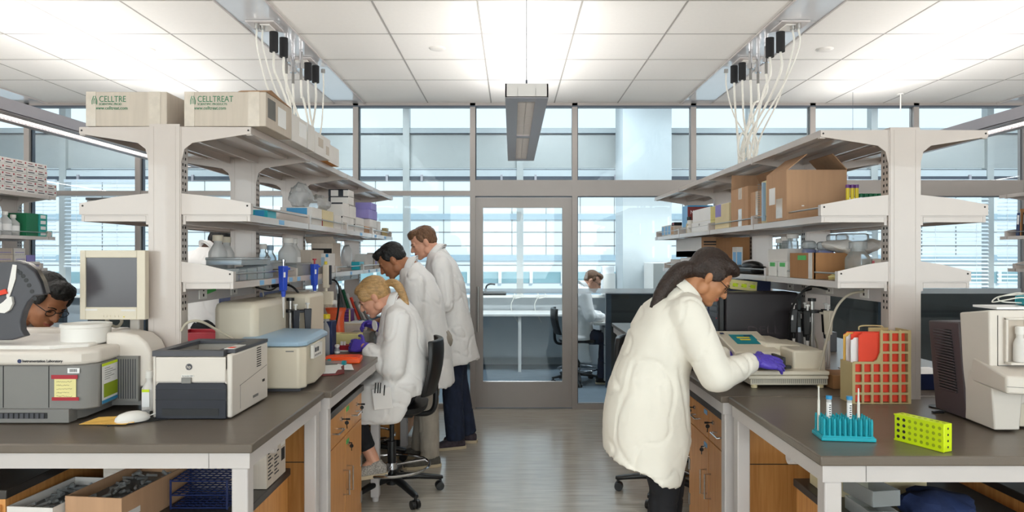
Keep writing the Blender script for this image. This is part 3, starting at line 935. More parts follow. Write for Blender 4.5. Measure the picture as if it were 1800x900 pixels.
# ------------------------------------------------------------ left bench: analyzer, monitor, printer, centrifuge
B = 0.911
def analyzer():
    L = Vector((-1.95, 2.41, B))
    t = thing('coagulation_analyzer', 'large grey and white bench analyzer with open black lid at the left edge', 'lab analyzer', L)
    body = [(-2.5,2.41),(-1.56,2.41),(-1.515,2.42),(-1.482,2.455),(-1.53,2.87),(-2.5,2.87)]
    MB().use('grey').prism(body, 'Z', 0.955, 1.115).build('lower_body', None, t, bevel=0.006, off=L)
    m = MB().use('grey').prism([(-2.5,2.44),(-1.56,2.44),(-1.545,2.47),(-1.56,2.86),(-2.5,2.86)], 'Z', 0.918, 0.955)
    m.use('greyd').prism([(-2.5,2.45),(-1.57,2.45),(-1.57,2.85),(-2.5,2.85)], 'Z', 0.911, 0.918)
    m.build('base', None, t, off=L)
    m = MB().use('grey').box(-2.5, -1.555, 2.395, 2.44, 0.915, 0.962)
    m.use('black').box(-2.5, -1.63, 2.393, 2.396, 0.93, 0.95)
    x = -2.3
    while x < -1.64:
        m.use('greyd').box(x, x+0.012, 2.391, 2.394, 0.93, 0.948); x += 0.018
    m.build('keyboard_drawer', None, t, off=L, smooth=False)
    for px in (6, 86):
        x = (px-900)*2.41/F
        MB().box(x-0.0012, x+0.0012, 2.4085, 2.411, 0.965, 1.112).build('panel_seam', 'black', t, off=L, smooth=False)
    top = [(-2.5,2.395),(-1.585,2.395),(-1.52,2.41),(-1.482,2.46),(-1.515,2.88),(-2.5,2.88)]
    MB().prism(top, 'Z', 1.115, 1.165).build('top_cover', 'beige2', t, bevel=0.012, seg=3, off=L)
    MB().prism([(-2.5,2.46),(-1.66,2.45),(-1.56,2.52),(-1.60,2.88),(-2.5,2.88)], 'Z', 1.16, 1.178).build('deck', 'white', t, bevel=0.006, off=L)
    MB().box(-2.5, -1.62, 2.84, 2.93, 1.0, 1.197).build('rear_wall', 'beige2', t, bevel=0.02, seg=3, off=L)
    m = MB().prism([(-1.55,1.0),(-1.40,1.0),(-1.372,1.06),(-1.375,1.13),(-1.395,1.17),(-1.43,1.198),(-1.48,1.208),(-1.55,1.21)], 'Y', 2.60, 2.725)
    m.build('rear_cover', 'beige2', t, bevel=0.012, seg=3, off=L)
    m = MB().use('grey').box(-1.53, -1.40, 2.61, 2.72, 0.93, 1.0).box(-1.53, -1.415, 2.585, 2.60, 0.95, 1.12)
    m.use('greyd')
    x = -1.50
    while x < -1.42: m.box(x, x+0.003, 2.583, 2.586, 0.96, 1.11); x += 0.009
    m.build('fan_grille', None, t, off=L, smooth=False)
    c = Vector((-1.634, 2.62, 1.17))
    MB().lathe([(0.08,0),(0.083,0.004),(0.083,0.058),(0.087,0.06),(0.087,0.072),(0.079,0.073),(0.077,0.066),(0.0,0.064)], c-L, 36).build('sample_drum', 'white', t)
    pts = [(-120,500),(-60,470),(0,461),(25,460),(45,466),(60,478),(70,497),(76,518),(60,520),(48,532),(40,548),(35,566),(36,580),(43,591),(20,598),(-120,600)]
    Yl = 2.50
    pl = [(((px-900)*Yl/F), CAMZ-(py-450)*Yl/F) for px, py in pts]
    m = MB().use('greyd').prism(pl, 'Y', Yl, Yl+0.035)
    m.build('open_lid', None, t, bevel=0.004, off=L)
    m = MB().use('brushed')
    arc = [(-40,466),(0,461),(25,460),(45,466),(60,478),(70,497),(76,518)]
    v = []
    for px, py in arc:
        q = P(px, py, Yl); v.append(q + Vector((0.002, 0.008, 0.002))); 
    n = len(v); vs = v + [q + Vector((0, 0.022, 0)) for q in v]
    vs2 = [q + Vector((0.004, 0, 0.004)) for q in vs]
    m.add(vs2, [(i, i+1, i+1+n, i+n) for i in range(n-1)])
    m.build('lid_edge', None, t, off=L)
    m = MB().use('black')
    for a in range(7):
        p = P(30+a*5.2, 476+a*a*0.85+3*a, Yl-0.001)
        m.cyl(p, p+Vector((0, 0.004, 0)), 0.008, n=12)
    m.build('lid_hole', None, t, off=L)
    m = MB().use('white').prism([(P(x_, y_, Yl-0.004).x, P(x_, y_, Yl-0.004).z) for x_, y_ in ((12,505),(16,520),(22,465),(29,466),(27,490),(20,512),(13,530),(11,520))][2:], 'Y', Yl-0.004, Yl-0.001)
    m.build('lid_label', None, t, off=L)
    m = MB().use('white').prism([(P(a_,c_,Yl).x, P(a_,c_,Yl).z) for a_, c_ in ((-20,549),(0,549),(12,550),(21,544),(26,533),(24,521),(18,522),(10,530),(0,537),(-20,540))], 'Y', Yl-0.012, Yl-0.001)
    m.build('sample_cup', None, t, off=L)
    m = MB().use('redf').prism([(P(a,c,Yl-0.01).x, P(a,c,Yl-0.01).z) for a, c in ((-20,518),(9,508),(13,516),(-20,524))], 'Y', Yl-0.012, Yl-0.006)
    m.build('red_tab', None, t, off=L)
    # lettering and papers
    text('Instrumentation Laboratory', 0.0125, (-1.7165-L.x+0.0, 2.393-L.y-0.0005, 1.1275-L.z), FRONT, 'ink', t, off=0.0003)
    MB().use('navy').cyl((-1.727, 2.395, 1.131), (-1.727, 2.3925, 1.131), 0.0075, n=6).build('printed_logo', None, t, off=L, smooth=False)
    q0, q1 = P(119, 647, 2.41), P(140, 656, 2.41)
    m = MB().use('paper').box(q0.x, q1.x, 2.4085, 2.41, q1.z, q0.z).use('ink')
    for i in range(9): m.box(q0.x+0.008+i*0.003, q0.x+0.0095+i*0.003, 2.408, 2.409, q1.z+0.004, q0.z-0.003)
    m.build('barcode_label', None, t, off=L, smooth=False)
    q0, q1 = P(96, 665, 2.41), P(134, 699, 2.41)
    m = MB().use('ypaper').box(q0.x, q1.x, 2.408, 2.41, q1.z, q0.z)
    m.build('sticky_note', None, t, off=L, smooth=False)
    m = MB().use('ink')
    for r in range(5):
        z = q0.z-0.011-r*0.013; pts = []
        x = q0.x+0.008
        while x < q1.x-0.012-0.01*(r % 2):
            pts.append((x, 2.4075, z+random.uniform(-0.0022, 0.0022))); x += 0.0032
        m.tube(pts, 0.0005, n=4, sub=1)
    m.build('handwriting', None, t, off=L)
    for y0, y1, xa, xb in ((659, 666, 91, 137), (698, 704, 92, 139)):
        a, c = P(xa, y0, 2.41), P(xb, y1, 2.41)
        MB().box(a.x, c.x, 2.407, 2.4085, c.z, a.z).build('red_tape', 'red', t, off=L, smooth=False)
    # sheet on the side
    a0, a1 = Vector((-1.4805, 2.462)), Vector((-1.497, 2.60))
    def sq(u0, u1, z0, z1, mm, e):
        n_ = Vector((1, 0.115)).normalized()*e
        p0 = a0.lerp(a1, u0)+n_; p1 = a0.lerp(a1, u1)+n_
        return MB().use(mm).add([(p0.x,p0.y,z0),(p1.x,p1.y,z0),(p1.x,p1.y,z1),(p0.x,p0.y,z1)], [(0,1,2,3)])
    s = sq(0, 1, 0.965, 1.11, 'paper', 0.0015); s.build('notice_sheet', None, t, off=L, smooth=False)
    sq(0, 1, 1.10, 1.11, 'lime', 0.002).build('green_stripe', None, t, off=L, smooth=False)
    sq(0.1, 0.9, 0.985, 1.035, 'limed', 0.002).build('green_panel', None, t, off=L, smooth=False)
    sq(0, 1, 0.965, 0.977, 'bluec', 0.002).build('blue_stripe', None, t, off=L, smooth=False)
    m = MB()
    for r in range(6):
        k = sq(0.15, 0.45+0.08*(r*7 % 5), 1.09-r*0.008, 1.0915-r*0.008, 'ink', 0.002)
        m.use('ink').add(k.v, k.f)
    m.build('printed_lines', None, t, off=L, smooth=False)
    # clear cable on the back
    return t
analyzer()

def crt_monitor():
    L = Vector((-1.53, 2.78, 1.165))
    t = thing('monitor', 'small beige flat monitor with grey screen on a pole over the analyzer', 'monitor', L)
    Y = 2.68
    a, c = P(140, 440, Y), P(255, 562, Y)
    s0, s1 = P(150, 453, Y), P(240, 540, Y)
    m = MB().use('beige')
    m.box(a.x, s0.x, Y, Y+0.03, c.z, a.z).box(s1.x, c.x, Y, Y+0.03, c.z, a.z)
    m.box(s0.x, s1.x, Y, Y+0.03, s0.z, a.z).box(s0.x, s1.x, Y, Y+0.03, c.z, s1.z)
    m.build('bezel', None, t, bevel=0.0025, off=L)
    MB().box(s0.x-0.002, s1.x+0.002, Y+0.006, Y+0.02, s1.z-0.002, s0.z+0.002).build('screen', 'screen', t, off=L)
    MB().use('beige').hull8([(a.x+0.004,Y+0.028,c.z+0.004),(c.x-0.004,Y+0.028,c.z+0.004),(c.x-0.004,Y+0.028,a.z-0.004),(a.x+0.004,Y+0.028,a.z-0.004)],
                            [(a.x+0.04,Y+0.07,c.z+0.04),(c.x-0.04,Y+0.07,c.z+0.04),(c.x-0.04,Y+0.07,a.z-0.04),(a.x+0.04,Y+0.07,a.z-0.04)]).build('rear_housing', None, t, off=L)
    for px in (181, 187, 193, 201, 207):
        q = P(px, 556, Y); MB().cyl(q, q-Vector((0, 0.003, 0)), 0.004, n=10).build('button', 'beige', t, off=L)
    q = P(218, 557, Y); MB().cyl(q, q-Vector((0, 0.002, 0)), 0.0025, n=8).build('power_light', 'yellow', t, off=L)
    MB().box(P(150,543,Y).x, P(171,543,Y).x, Y-0.001, Y, P(0,546,Y).z, P(0,543,Y).z).build('name_label', 'cartonw', t, off=L, smooth=False)
    MB().box(P(213,543,Y).x, P(238,543,Y).x, Y-0.001, Y, P(0,547,Y).z, P(0,544,Y).z).build('name_label', 'cartonw', t, off=L, smooth=False)
    MB().box(-1.547, -1.508, 2.76, 2.80, 1.16, 1.36).build('pole', 'beige2', t, bevel=0.006, off=L)
    MB().box(-1.57, -1.49, 2.745, 2.79, 1.30, 1.42).build('bracket', 'grey', t, bevel=0.006, off=L)
    MB().tube([P(187,562,2.74), P(197,572,2.73), P(207,574,2.73), P(214,566,2.74), P(213,562,2.74)], 0.006).build('cable', 'cord', t, off=L)
crt_monitor()

def printer():
    L = Vector((-1.157, 2.467, B))
    t = thing('laser_printer', 'beige and black laser printer standing on the front left bench', 'printer', L)
    x0, x1, y0, y1, zt = -1.30, -1.012, 2.467, 2.83, 1.157
    m = MB().use('beige2')
    m.box(x0, x0+0.012, y0, y1, B+0.004, zt-0.0125).box(x1-0.02, x1, y0, y1, B+0.004, zt-0.0125).box(x0+0.0121, x1-0.0201, y0+0.002, y1-0.034, B+0.004, 1.09)
    m.box(x0+0.0121, x1-0.0201, y0+0.33, y1, B, zt-0.0125)
    m.build('body', None, t, bevel=0.006, off=L)
    m = MB().use('greyd').box(x0, x1-0.03, y0-0.001, y0+0.03, zt-0.02, zt).box(x0, x0+0.035, y0+0.0302, y1-0.0602, zt-0.012, zt).box(x1-0.06, x1-0.0005, y0+0.0302, y1-0.0602, zt-0.012, zt).box(x0, x1-0.0005, y1-0.06, y1+0.001, zt-0.012, zt)
    m.use('greyd').add([(x0+0.03,y0+0.03,zt-0.002),(x1-0.06,y0+0.03,zt-0.002),(x1-0.06,y0+0.12,zt-0.012),(x0+0.03,y0+0.12,zt-0.012)], [(0,1,2,3)])
    m.use('blackm').add([(x0+0.03,y0+0.12,zt-0.012),(x1-0.06,y0+0.12,zt-0.012),(x1-0.06,y1-0.06,zt-0.055),(x0+0.03,y1-0.06,zt-0.055)], [(0,1,2,3)])
    m.build('output_tray', None, t, off=L, smooth=False)
    m = MB().use('white').box(x1-0.05, x1-0.012, y0+0.05, y0+0.16, zt, zt+0.002).use('redf').box(x1-0.04, x1-0.02, y0+0.06, y0+0.09, zt+0.002, zt+0.003)
    m.build('control_panel', None, t, off=L, smooth=False)
    MB().box(x0+0.014, x1-0.022, y0-0.004, y0+0.004, 1.045, zt-0.022).build('front_door', 'beige2', t, bevel=0.003, off=L)
    m = MB().use('dkblue').prism([(x0+0.016, B+0.002),(x1-0.018, B+0.002),(x1-0.018, 1.032),(x1-0.026, 1.042),(x0+0.024, 1.042),(x0+0.016, 1.032)], 'Y', y0-0.008, y0+0.01)
    m.build('paper_tray', None, t, bevel=0.002, off=L)
    m = MB().use('black').box(x0+0.016, x1-0.018, y0-0.009, y0-0.007, 1.018, 1.0195).box(x0+0.016, x1-0.018, y0-0.009, y0-0.007, 0.981, 0.983)
    m.box(x0+0.04, x1-0.045, y0-0.010, y0-0.007, 0.925, 0.95)
    m.build('tray_groove', None, t, off=L, smooth=False)
    MB().box(x0+0.11, x0+0.145, y0-0.012, y0-0.002, 1.041, 1.062).build('latch', 'grey', t, bevel=0.002, off=L)
    MB().use('greyd').cyl((x0+0.135, y0-0.003, 1.10), (x0+0.135, y0-0.0065, 1.10), 0.0115, n=20).build('logo_badge', None, t, off=L)
    text('hp', 0.016, (x0+0.135-L.x, y0-0.0075-L.y, 1.0955-L.z), FRONT, 'beige2', t, 'logo_lettering', 'CENTER')
    MB().box(x0+0.108, x0+0.152, y0-0.0058, y0-0.004, 1.0635, 1.0715).build('model_plate', 'white', t, off=L, smooth=False)
    text('hp LaserJet 1320', 0.0055, (x0+0.13-L.x, y0-0.0062-L.y, 1.0658-L.z), FRONT, 'ink', t, 'printed_text', 'CENTER')
    m = MB().use('slot')
    for i in range(9): m.box(x1-0.001, x1+0.0008, y0+0.24, y0+0.285, 1.06+i*0.009, 1.064+i*0.009)
    m.build('vent_slots', None, t, off=L, smooth=False)
    m = MB().use('gap').rbox((x1+0.0003, y0+0.21, 1.035), (0.001, 0.28, 0.0015), rotx(0.12)).box(x1, x1+0.0006, y0+0.075, y0+0.0765, B+0.02, 1.02)
    m.use('slot').box(x1-0.001, x1+0.0008, y0+0.30, y0+0.325, 0.99, 1.0).use('grey').box(x1-0.001, x1+0.0008, y0+0.20, y0+0.255, 0.945, 0.955)
    m.build('side_panel', None, t, off=L, smooth=False)
    MB().box(x0+0.02, x1-0.02, y0+0.02, y1-0.02, 0.91, B+0.006).build('foot', 'black', t, off=L)
printer()

def centrifuge():
    L = Vector((-1.05, 2.95, B))
    t = thing('benchtop_centrifuge', 'cream centrifuge with pale blue lid behind the laser printer', 'centrifuge', L)
    x0, x1 = -1.20, -0.893
    pl = [(x0,2.98),(x0+0.03,2.95),(x1-0.03,2.95),(x1-0.004,2.985),(x1-0.02,3.04),(x1+0.0,3.10),(x1-0.03,3.38),(x0+0.03,3.42),(x0,3.38)]
    MB().prism(pl, 'Z', 0.925, 1.105).build('body', 'beige', t, bevel=0.008, seg=3, off=L)
    MB().prism([(x0+0.02,2.97),(x1-0.03,2.97),(x1-0.05,3.36),(x0+0.03,3.38)], 'Z', 0.911, 0.93).build('base', 'greyd', t, off=L)
    pl2 = [(x0-0.004,2.985),(x0+0.03,2.946),(x1-0.03,2.946),(x1-0.0,2.985),(x1-0.02,3.38),(x0+0.02,3.43),(x0-0.004,3.38)]
    m = MB().use('bluelid')
    cx, cy = -1.05, 3.18
    bot = [(x, y, 1.108) for x, y in pl2]; mid = [(x, y, 1.125) for x, y in pl2]
    top = [(cx+(x-cx)*0.86, cy+(y-cy)*0.86, 1.142) for x, y in pl2]
    n = len(pl2)
    m.add(bot+mid+top, [tuple(range(n-1,-1,-1)), tuple(range(2*n,3*n))] + [(k*n+i, k*n+(i+1)%n, (k+1)*n+(i+1)%n, (k+1)*n+i) for k in (0,1) for i in range(n)])
    m.build('lid', None, t, bevel=0.004, off=L)
    a = Vector((x1-0.003, 3.0)); 
    m = MB().use('white').box(x1-0.01, x1+0.004, 3.06, 3.20, 1.04, 1.10)
    m.use('dkblue').box(x1+0.003, x1+0.005, 3.08, 3.105, 1.066, 1.086).box(x1+0.003, x1+0.005, 3.115, 3.14, 1.066, 1.086)
    m.use('grey')
    for i in range(4): m.box(x1+0.003, x1+0.0048, 3.08+i*0.025, 3.095+i*0.025, 1.048, 1.056)
    m.build('control_panel', None, t, off=L, smooth=False)
    MB().box(x1-0.085, x1-0.05, 2.9485, 2.9505, 1.085, 1.09).build('model_plate', 'grey', t, off=L, smooth=False)
centrifuge()

t = bottle('white square reagent bottle with green label between analyzer and printer', P(253,0,2.56).x, 2.6, B, 0.027, 0.15, 'cartonw', 'white', 0.45, name='reagent_bottle')
MB().box(-0.014, 0.014, -0.0285, -0.0265, 0.02, 0.085).build('label', 'paper', t, smooth=False)
MB().box(-0.014, 0.014, -0.0295, -0.028, 0.076, 0.086).build('label_stripe', 'lime', t, smooth=False)
# mouse, pad, envelope
o = MB().prism([(P(193,744,1).x*0-1.44, 2.47),(-1.40,2.36),(-1.235,2.46),(-1.29,2.60),(-1.40,2.60)], 'Z', B, B+0.003).build('mouse_pad', 'blackm', None)
tag(o, 'black mouse pad lying under the white mouse', 'mouse pad')
m = MB().add([(-1.52,2.375,B+0.004),(-1.34,2.385,B+0.006),(-1.38,2.47,B+0.010),(-1.49,2.43,B+0.014)], [(0,1,2,3)]).add([(-1.53,2.38,B+0.001),(-1.36,2.37,B+0.0035),(-1.36,2.45,B+0.0035),(-1.48,2.45,B+0.003)], [(0,1,2,3)])
o = m.build('envelope', 'envelope', None, smooth=False); o.location = (0.02, 0, 0.002)
sm = o.modifiers.new('s', 'SOLIDIFY'); sm.thickness = 0.0015
tag(o, 'crumpled yellow envelope under the white mouse', 'envelope')
L = Vector((-1.345, 2.42, B+0.004))
t = thing('computer_mouse', 'white computer mouse beside the grey analyzer', 'mouse', L, -0.9)
MB().lathe([(0.032,0),(0.0345,0.006),(0.033,0.016),(0.026,0.027),(0.013,0.034),(0.002,0.036)], (0,0,0), 24, sx=1.0, sy=1.65).build('shell', 'white', t)
MB().box(-0.001, 0.001, 0.012, 0.054, 0.016, 0.033).build('button_gap', 'grey', t)
MB().tube([(0,0.055,0.012),(0.005,0.085,0.02),(0.02,0.11,0.01),(0.05,0.13,0.004)], 0.002, n=6).build('cord', 'white', t)
o = MB().tube([(-1.27,2.72,1.20),(-1.245,2.73,1.235),(-1.2,2.75,1.235),(-1.15,2.80,1.19),(-1.10,2.86,1.14),(-1.09,2.88,1.09)], 0.0055).build('monitor_cable', 'cord'); o.location.x = -0.05
tag(o, 'beige cord arching behind the laser printer', 'cord')

# ------------------------------------------------------------ top shelf cartons
Z1, Z2, Z3 = 2.0215, 1.6685, 1.3965
def celltreat(x0, x1, y0, y1, label, cut=False):
    t = carton('shipping_carton', label, 'box', x0, x1, y0, y1, Z1, Z1+0.139, 'carton', labels=[('F', 0.78, 0.92, 0, 1, 'tape')], bevel=0.003)
    w, d = (x1-x0)/2, (y1-y0)/2
    bx = -w+0.052
    text('CELLTRE' if cut else 'CELLTREAT', 0.035, (bx, -d-0.001, 0.098), FRONT, 'green', t, off=-0.0002, sx=0.80)
    text('SCIENTIFIC PRODUCTS'[:15 if cut else 19], 0.0125, (bx, -d-0.001, 0.085), FRONT, 'green', t, sx=0.92)
    text('www.celltreat.com', 0.0195, (bx-0.016, -d-0.001, 0.067), FRONT, 'green', t, sx=0.88)
    m = MB().use('green')
    for sx_ in (-1, 1):
        m.tube([(bx-0.018+sx_*0.003, -d-0.001, 0.122), (bx-0.018+sx_*0.006, -d-0.001, 0.112), (bx-0.018+sx_*0.009, -d-0.001, 0.103), (bx-0.018+sx_*0.009, -d-0.001, 0.088)], 0.0016, n=6)
        m.tube([(bx-0.018+sx_*0.001, -d-0.001, 0.112), (bx-0.018+sx_*0.003, -d-0.001, 0.103), (bx-0.018+sx_*0.003, -d-0.001, 0.09)], 0.0013, n=6)
    m.build('printed_logo', None, t)
    MB().use('tape').box(-w, -w+0.04, -d-0.0015, -d, 0.0, 0.139).build('tape', None, t, smooth=False)
    return t
celltreat(-1.7125, -1.388, 2.745, 3.06, 'grey white carton with green print on the top shelf, left one of the front two', True)
t = celltreat(-1.317, -0.989, 2.745, 3.065, 'grey white carton with green print on the top shelf, right one with torn top edge')
MB().use('paper').box(0.164, 0.1652, -0.02, 0.08, 0.03, 0.11).build('shipping_label', None, t, smooth=False)
MB().use('gap').box(0.164, 0.1648, -0.14, -0.05, 0.04, 0.12).build('printed_label', None, t, smooth=False)
MB().use('kraft').hull8([(0.05,-0.16,0.139),(0.166,-0.16,0.139),(0.166,0.15,0.139),(0.15,0.16,0.139)], [(0.06,-0.15,0.146),(0.175,-0.13,0.152),(0.172,0.0,0.143),(0.15,0.1,0.141)]).build('torn_flap', None, t)
t = carton('shipping_carton', 'white carton behind the right green-printed carton on the top shelf', 'box', -1.30, -0.992, 3.08, 3.43, Z1, Z1+0.125, 'cartonw', labels=[('E', 0.3, 0.6, 0.3, 0.85, 'paper'), ('E', 0.62, 0.66, 0, 1, 'tape')])
t = carton('shipping_carton', 'small white carton third along the top shelf, beside the orange-brown box', 'box', -1.28, -0.995, 3.45, 3.74, Z1, Z1+0.112, 'cartonw', labels=[('E', 0.2, 0.5, 0.4, 0.8, 'carton'), ('E', 0.7, 0.9, 0.2, 0.6, 'carton')])
t = carton('parcel_box', 'orange-brown box at the end of the cartons on the left top shelf', 'box', -1.30, -1.015, 3.77, 4.0, Z1, Z1+0.10, 'bwood', labels=[('E', 0.0, 1.0, 0.0, 1, 'cartonw')])
# file folders on the left side middle shelf
for i in range(6):
    z = Z2+0.0005+i*0.012
    o = MB().box(-0.14, 0.14, -0.17, 0.17, 0, 0.0105).build('binder' if i < 5 else 'black_folder', 'ypaper' if i in (1, 3) else ('black' if i in (0, 5) else 'grey'), None, bevel=0.002)
    o.location = (-1.60+0.008*(i % 3)-0.004*i*(i == 5), 2.95+0.01*(i % 2), z)
    tag(o, ['black folder at the very bottom of the pile on the left middle shelf', 'cream folder just above the bottom black one on the middle shelf', 'grey folder in the lower half of the pile on the middle shelf', 'cream folder in the upper half of the pile on the middle shelf', 'grey folder just under the topmost black one of the pile', 'topmost black folder of the pile on the left middle shelf'][i], 'folder', 'folders piled on the left middle shelf')
o = carton('black_case', 'black case lying on the middle shelf right behind the first upright', 'case', -1.32, -1.22, 3.0, 3.2, Z2, Z2+0.055, 'black', bevel=0.015)

# ------------------------------------------------------------ left middle shelf, aisle side  (X face about -1.09)
XF = -1.075
def sbox(px0, px1, h, m, label, name='reagent_box', z=Z2, depth=0.14, xf=XF, labels=(), group='boxes on the left middle shelf', cat='box', zoff=0.0):
    ya = -xf*F/(900-px0) if xf < 0 else xf*F/(px0-900)
    yb = -xf*F/(900-px1) if xf < 0 else xf*F/(px1-900)
    ya, yb = sorted((ya, yb))
    if xf < 0: return carton(name, label, cat, xf-depth, xf, ya+0.002, yb-0.002, z+zoff, z+zoff+h, m, labels=labels, group=group)
    return carton(name, label, cat, xf, xf+depth, ya+0.002, yb-0.002, z+zoff, z+zoff+h, m, labels=labels, group=group)
t = sbox(470, 486, 0.035, 'teal', 'flat teal box near the front of the left middle shelf', 'kit_box', labels=[('F', 0.6, 0.9, 0.1, 0.9, 'bluec')])
t = sbox(548, 566, 0.095, 'cartonw', 'white carton with blue side panel under the plastic bags', 'reagent_carton', depth=0.17, labels=[('F', 0.2, 0.85, 0.15, 0.95, 'bluec')])
t = sbox(567, 586, 0.095, 'cream', 'cream carton with red corner mark beside the blue-panel carton', 'reagent_carton', depth=0.16, labels=[('F', 0.85, 1.0, 0.0, 0.45, 'red'), ('F', 0.2, 0.3, 0.4, 0.6, 'gtape')])
t = sbox(588, 600, 0.085, 'cartonw', 'plain white carton before the black and white stack', 'reagent_carton', depth=0.12)
def blob_bag(c, r, m, seed, name, label, cat, n=22, amp=0.35):
    b = MB().ell((0,0,0), r, None, n, 14)
    for i, v in enumerate(b.v):
        k = 1+amp*noise.noise(v*38+Vector((seed, 0, 0)))+0.5*amp*noise.noise(v*90+Vector((0, seed, 0)))
        b.v[i] = Vector((v.x*k, v.y*k, max(v.z*k, -r[2]*0.8)))
    o = b.build(name, m, None); o.location = c
    tag(o, label, cat); return o
blob_bag((-1.15, 4.0, Z2+0.135), (0.08, 0.09, 0.05), 'bagp', 3, 'plastic_bag', 'crumpled clear plastic bag on top of the blue-panel carton', 'bag')
blob_bag((-1.17, 3.78, Z2+0.16), (0.06, 0.07, 0.07), 'bagp', 9, 'plastic_bag', 'tall clear plastic bag behind the blue-panel carton by the upright', 'bag')
k = 0
for (px0, px1, z0, h, dz) in ((602,622,0,0.085,0),(602,614,0.0865,0.085,0),(614,626,0.0865,0.08,0),(612,622,0.173,0.05,0),(612,622,0.224,0.045,0),(624,640,0,0.05,0),(626,640,0.051,0.05,0)):
    lab = ['bottom white carton of the black and white stack on the middle shelf', 'wide white carton in the middle of the black and white stack', 'white carton with navy stripe at mid height of the stack', 'small white carton second from the top of the stack', 'topmost small white carton touching the top shelf of the stack', 'white box at the far foot of the black and white stack', 'white box resting on the far foot box of the stack'][k]
    sbox(px0, px1, h, 'cartonw', lab, 'navy_trim_box', zoff=z0, depth=0.13, labels=[('F', 0.0, 1.0, 0.88, 1.0, 'dkblue'), ('F', 0.0, 0.12, 0, 1, 'dkblue')] + ([('F', 0.5, 0.75, 0, 1, 'dkblue')] if k in (2, 4) else []), group='navy trimmed white boxes stacked on the middle shelf'); k += 1
k = 0
for (px0, px1, z0, h, mm, dep, lb) in ((642,652,0,0.05,'kraft',0.13,'small tan box by the shelf rail below the lavender boxes'),(652,661,0,0.05,'cartonw',0.15,'white box below the lavender boxes'),(650,662,0.052,0.06,'cartonw',0.16,'white box in the middle of the lavender pile'),(648,663,0.114,0.07,'lav',0.16,'wide lavender box of the pile at the shelf end'),(652,662,0.186,0.055,'lav',0.12,'topmost lavender box of the pile at the shelf end'),(664,669,0,0.11,'cartonw',0.1,'tall thin white box beyond the lavender pile')):
    sbox(px0, px1, h, mm, lb, 'glove_box', zoff=z0, depth=dep)
t = carton('specimen_box', 'mustard yellow box last on the left middle shelf', 'box', -1.13, -1.085, 5.92, 6.0, Z2, Z2+0.075, 'tan')

# ------------------------------------------------------------ left low shelf
def clear_bin(label, x0, x1, y0, y1, z, h, content=None, lid='clear'):
    t = thing('clear_bin', label, 'bin', ((x0+x1)/2, (y0+y1)/2, z), group='clear plastic bins on the left low shelf')
    w, d = (x1-x0)/2, (y1-y0)/2
    MB().box(-w, w, -d, -d+0.003, 0, h).box(-w, w, d-0.003, d, 0, h).box(-w, -w+0.003, -d+0.0031, d-0.0031, 0, h).box(w-0.003, w, -d+0.0031, d-0.0031, 0, h).box(-w+0.0031, w-0.0031, -d+0.0031, d-0.0031, 0, 0.003).build('tray', 'clear', t, smooth=False)
    if lid: MB().box(-w-0.003, w+0.003, -d-0.003, d+0.003, h, h+0.012).build('lid', lid, t, bevel=0.003)
    if content: MB().box(-w+0.008, w-0.008, -d+0.01, d-0.01, 0.004, h*0.75).build('contents', content, t, bevel=0.004)
    return t
XL3 = -1.135
def lowspan(pa, pb): return sorted((-XL3*F/(900-pa), -XL3*F/(900-pb)))
for (pa, pb, h, c, lb, lid) in ((412,420,0.05,'dgreen','dark green filled bin first on the left low shelf',None),(421,434,0.045,'lav','lilac filled bin second on the left low shelf',None),(435,452,0.05,'tealc','teal filled bin in the left low shelf front row',None),(453,464,0.055,'grey','bin of grey ribbed cartridges in the front row',None),(465,480,0.06,'teal','bright blue filled bin by the blue pipette',None)):
    a, c_ = lowspan(pa, pb); clear_bin(lb, XL3-0.10, XL3, a+0.003, c_-0.003, Z3, h, c, lid)
clear_bin('long flat clear lidded bin lying over the front row bins', -1.30, -1.15, 2.9, 3.25, Z3+0.064, 0.022, 'bluelid')
clear_bin('second clear lidded bin with blue tips behind the long flat one', -1.28, -1.17, 3.26, 3.52, Z3+0.04, 0.03, 'bluec')
for i, (px, Y, r, h, m_, lq, cm, lb) in enumerate((
    (383, 3.02, 0.039, 0.195, 'bottle', 'bottle', 'beige', 'large milky bottle in front of the dark-haired standing man'),
    (398, 3.14, 0.034, 0.19, 'bottle', None, 'beige', 'narrow milky bottle just behind the large one on the low shelf'),
    (462, 3.62, 0.036, 0.165, 'clear', None, 'white', 'clear bottle with white cap behind the round dark blue label'),
    (475, 3.72, 0.032, 0.16, 'clear', None, 'bluelid', 'clear bottle with pale blue cap next to the second upright'),
    (506, 3.72, 0.050, 0.20, 'bottle', 'bottle', 'white', 'widest milky bottle in front of the third upright'),
    (517, 3.86, 0.036, 0.20, 'bottle', None, 'white', 'milky bottle with red mark behind the widest one'))):
    bottle(lb, (px-900)*Y/F, Y, Z3, r, h, m_, cm, 0.5, lq, 'bottles on the left low shelf', lab='paper' if i == 5 else None)
t = carton('wipes_box', 'dark blue box with cream round emblem below the clear bottles', 'box', -1.315, -1.255, 3.42, 3.50, Z3, Z3+0.085, 'navy')
MB().use('cream').cyl((0.0, -0.0405, 0.045), (0.0, -0.042, 0.045), 0.024, n=20).build('emblem', None, t)
clear_bin('clear bin of loose tips below the milky bottles', -1.24, -1.13, 3.58, 3.85, Z3, 0.055, 'grey', 'clear')
carton('open_carton', 'wide grey carton lying on the left low shelf past the third upright', 'box', -1.32, -1.18, 4.0, 4.28, Z3, Z3+0.14, 'carton', labels=[('F', 0.2, 0.9, 0.2, 0.25, 'grey')])
t = carton('open_carton', 'tall opened brown carton with bag on the left low shelf', 'box', -1.30, -1.16, 4.42, 4.62, Z3, Z3+0.19, 'carton', labels=[('F', 0.05, 0.95, 0.1, 0.8, 'blackm'), ('F', 0.3, 0.95, 0.1, 0.55, 'kraft')])
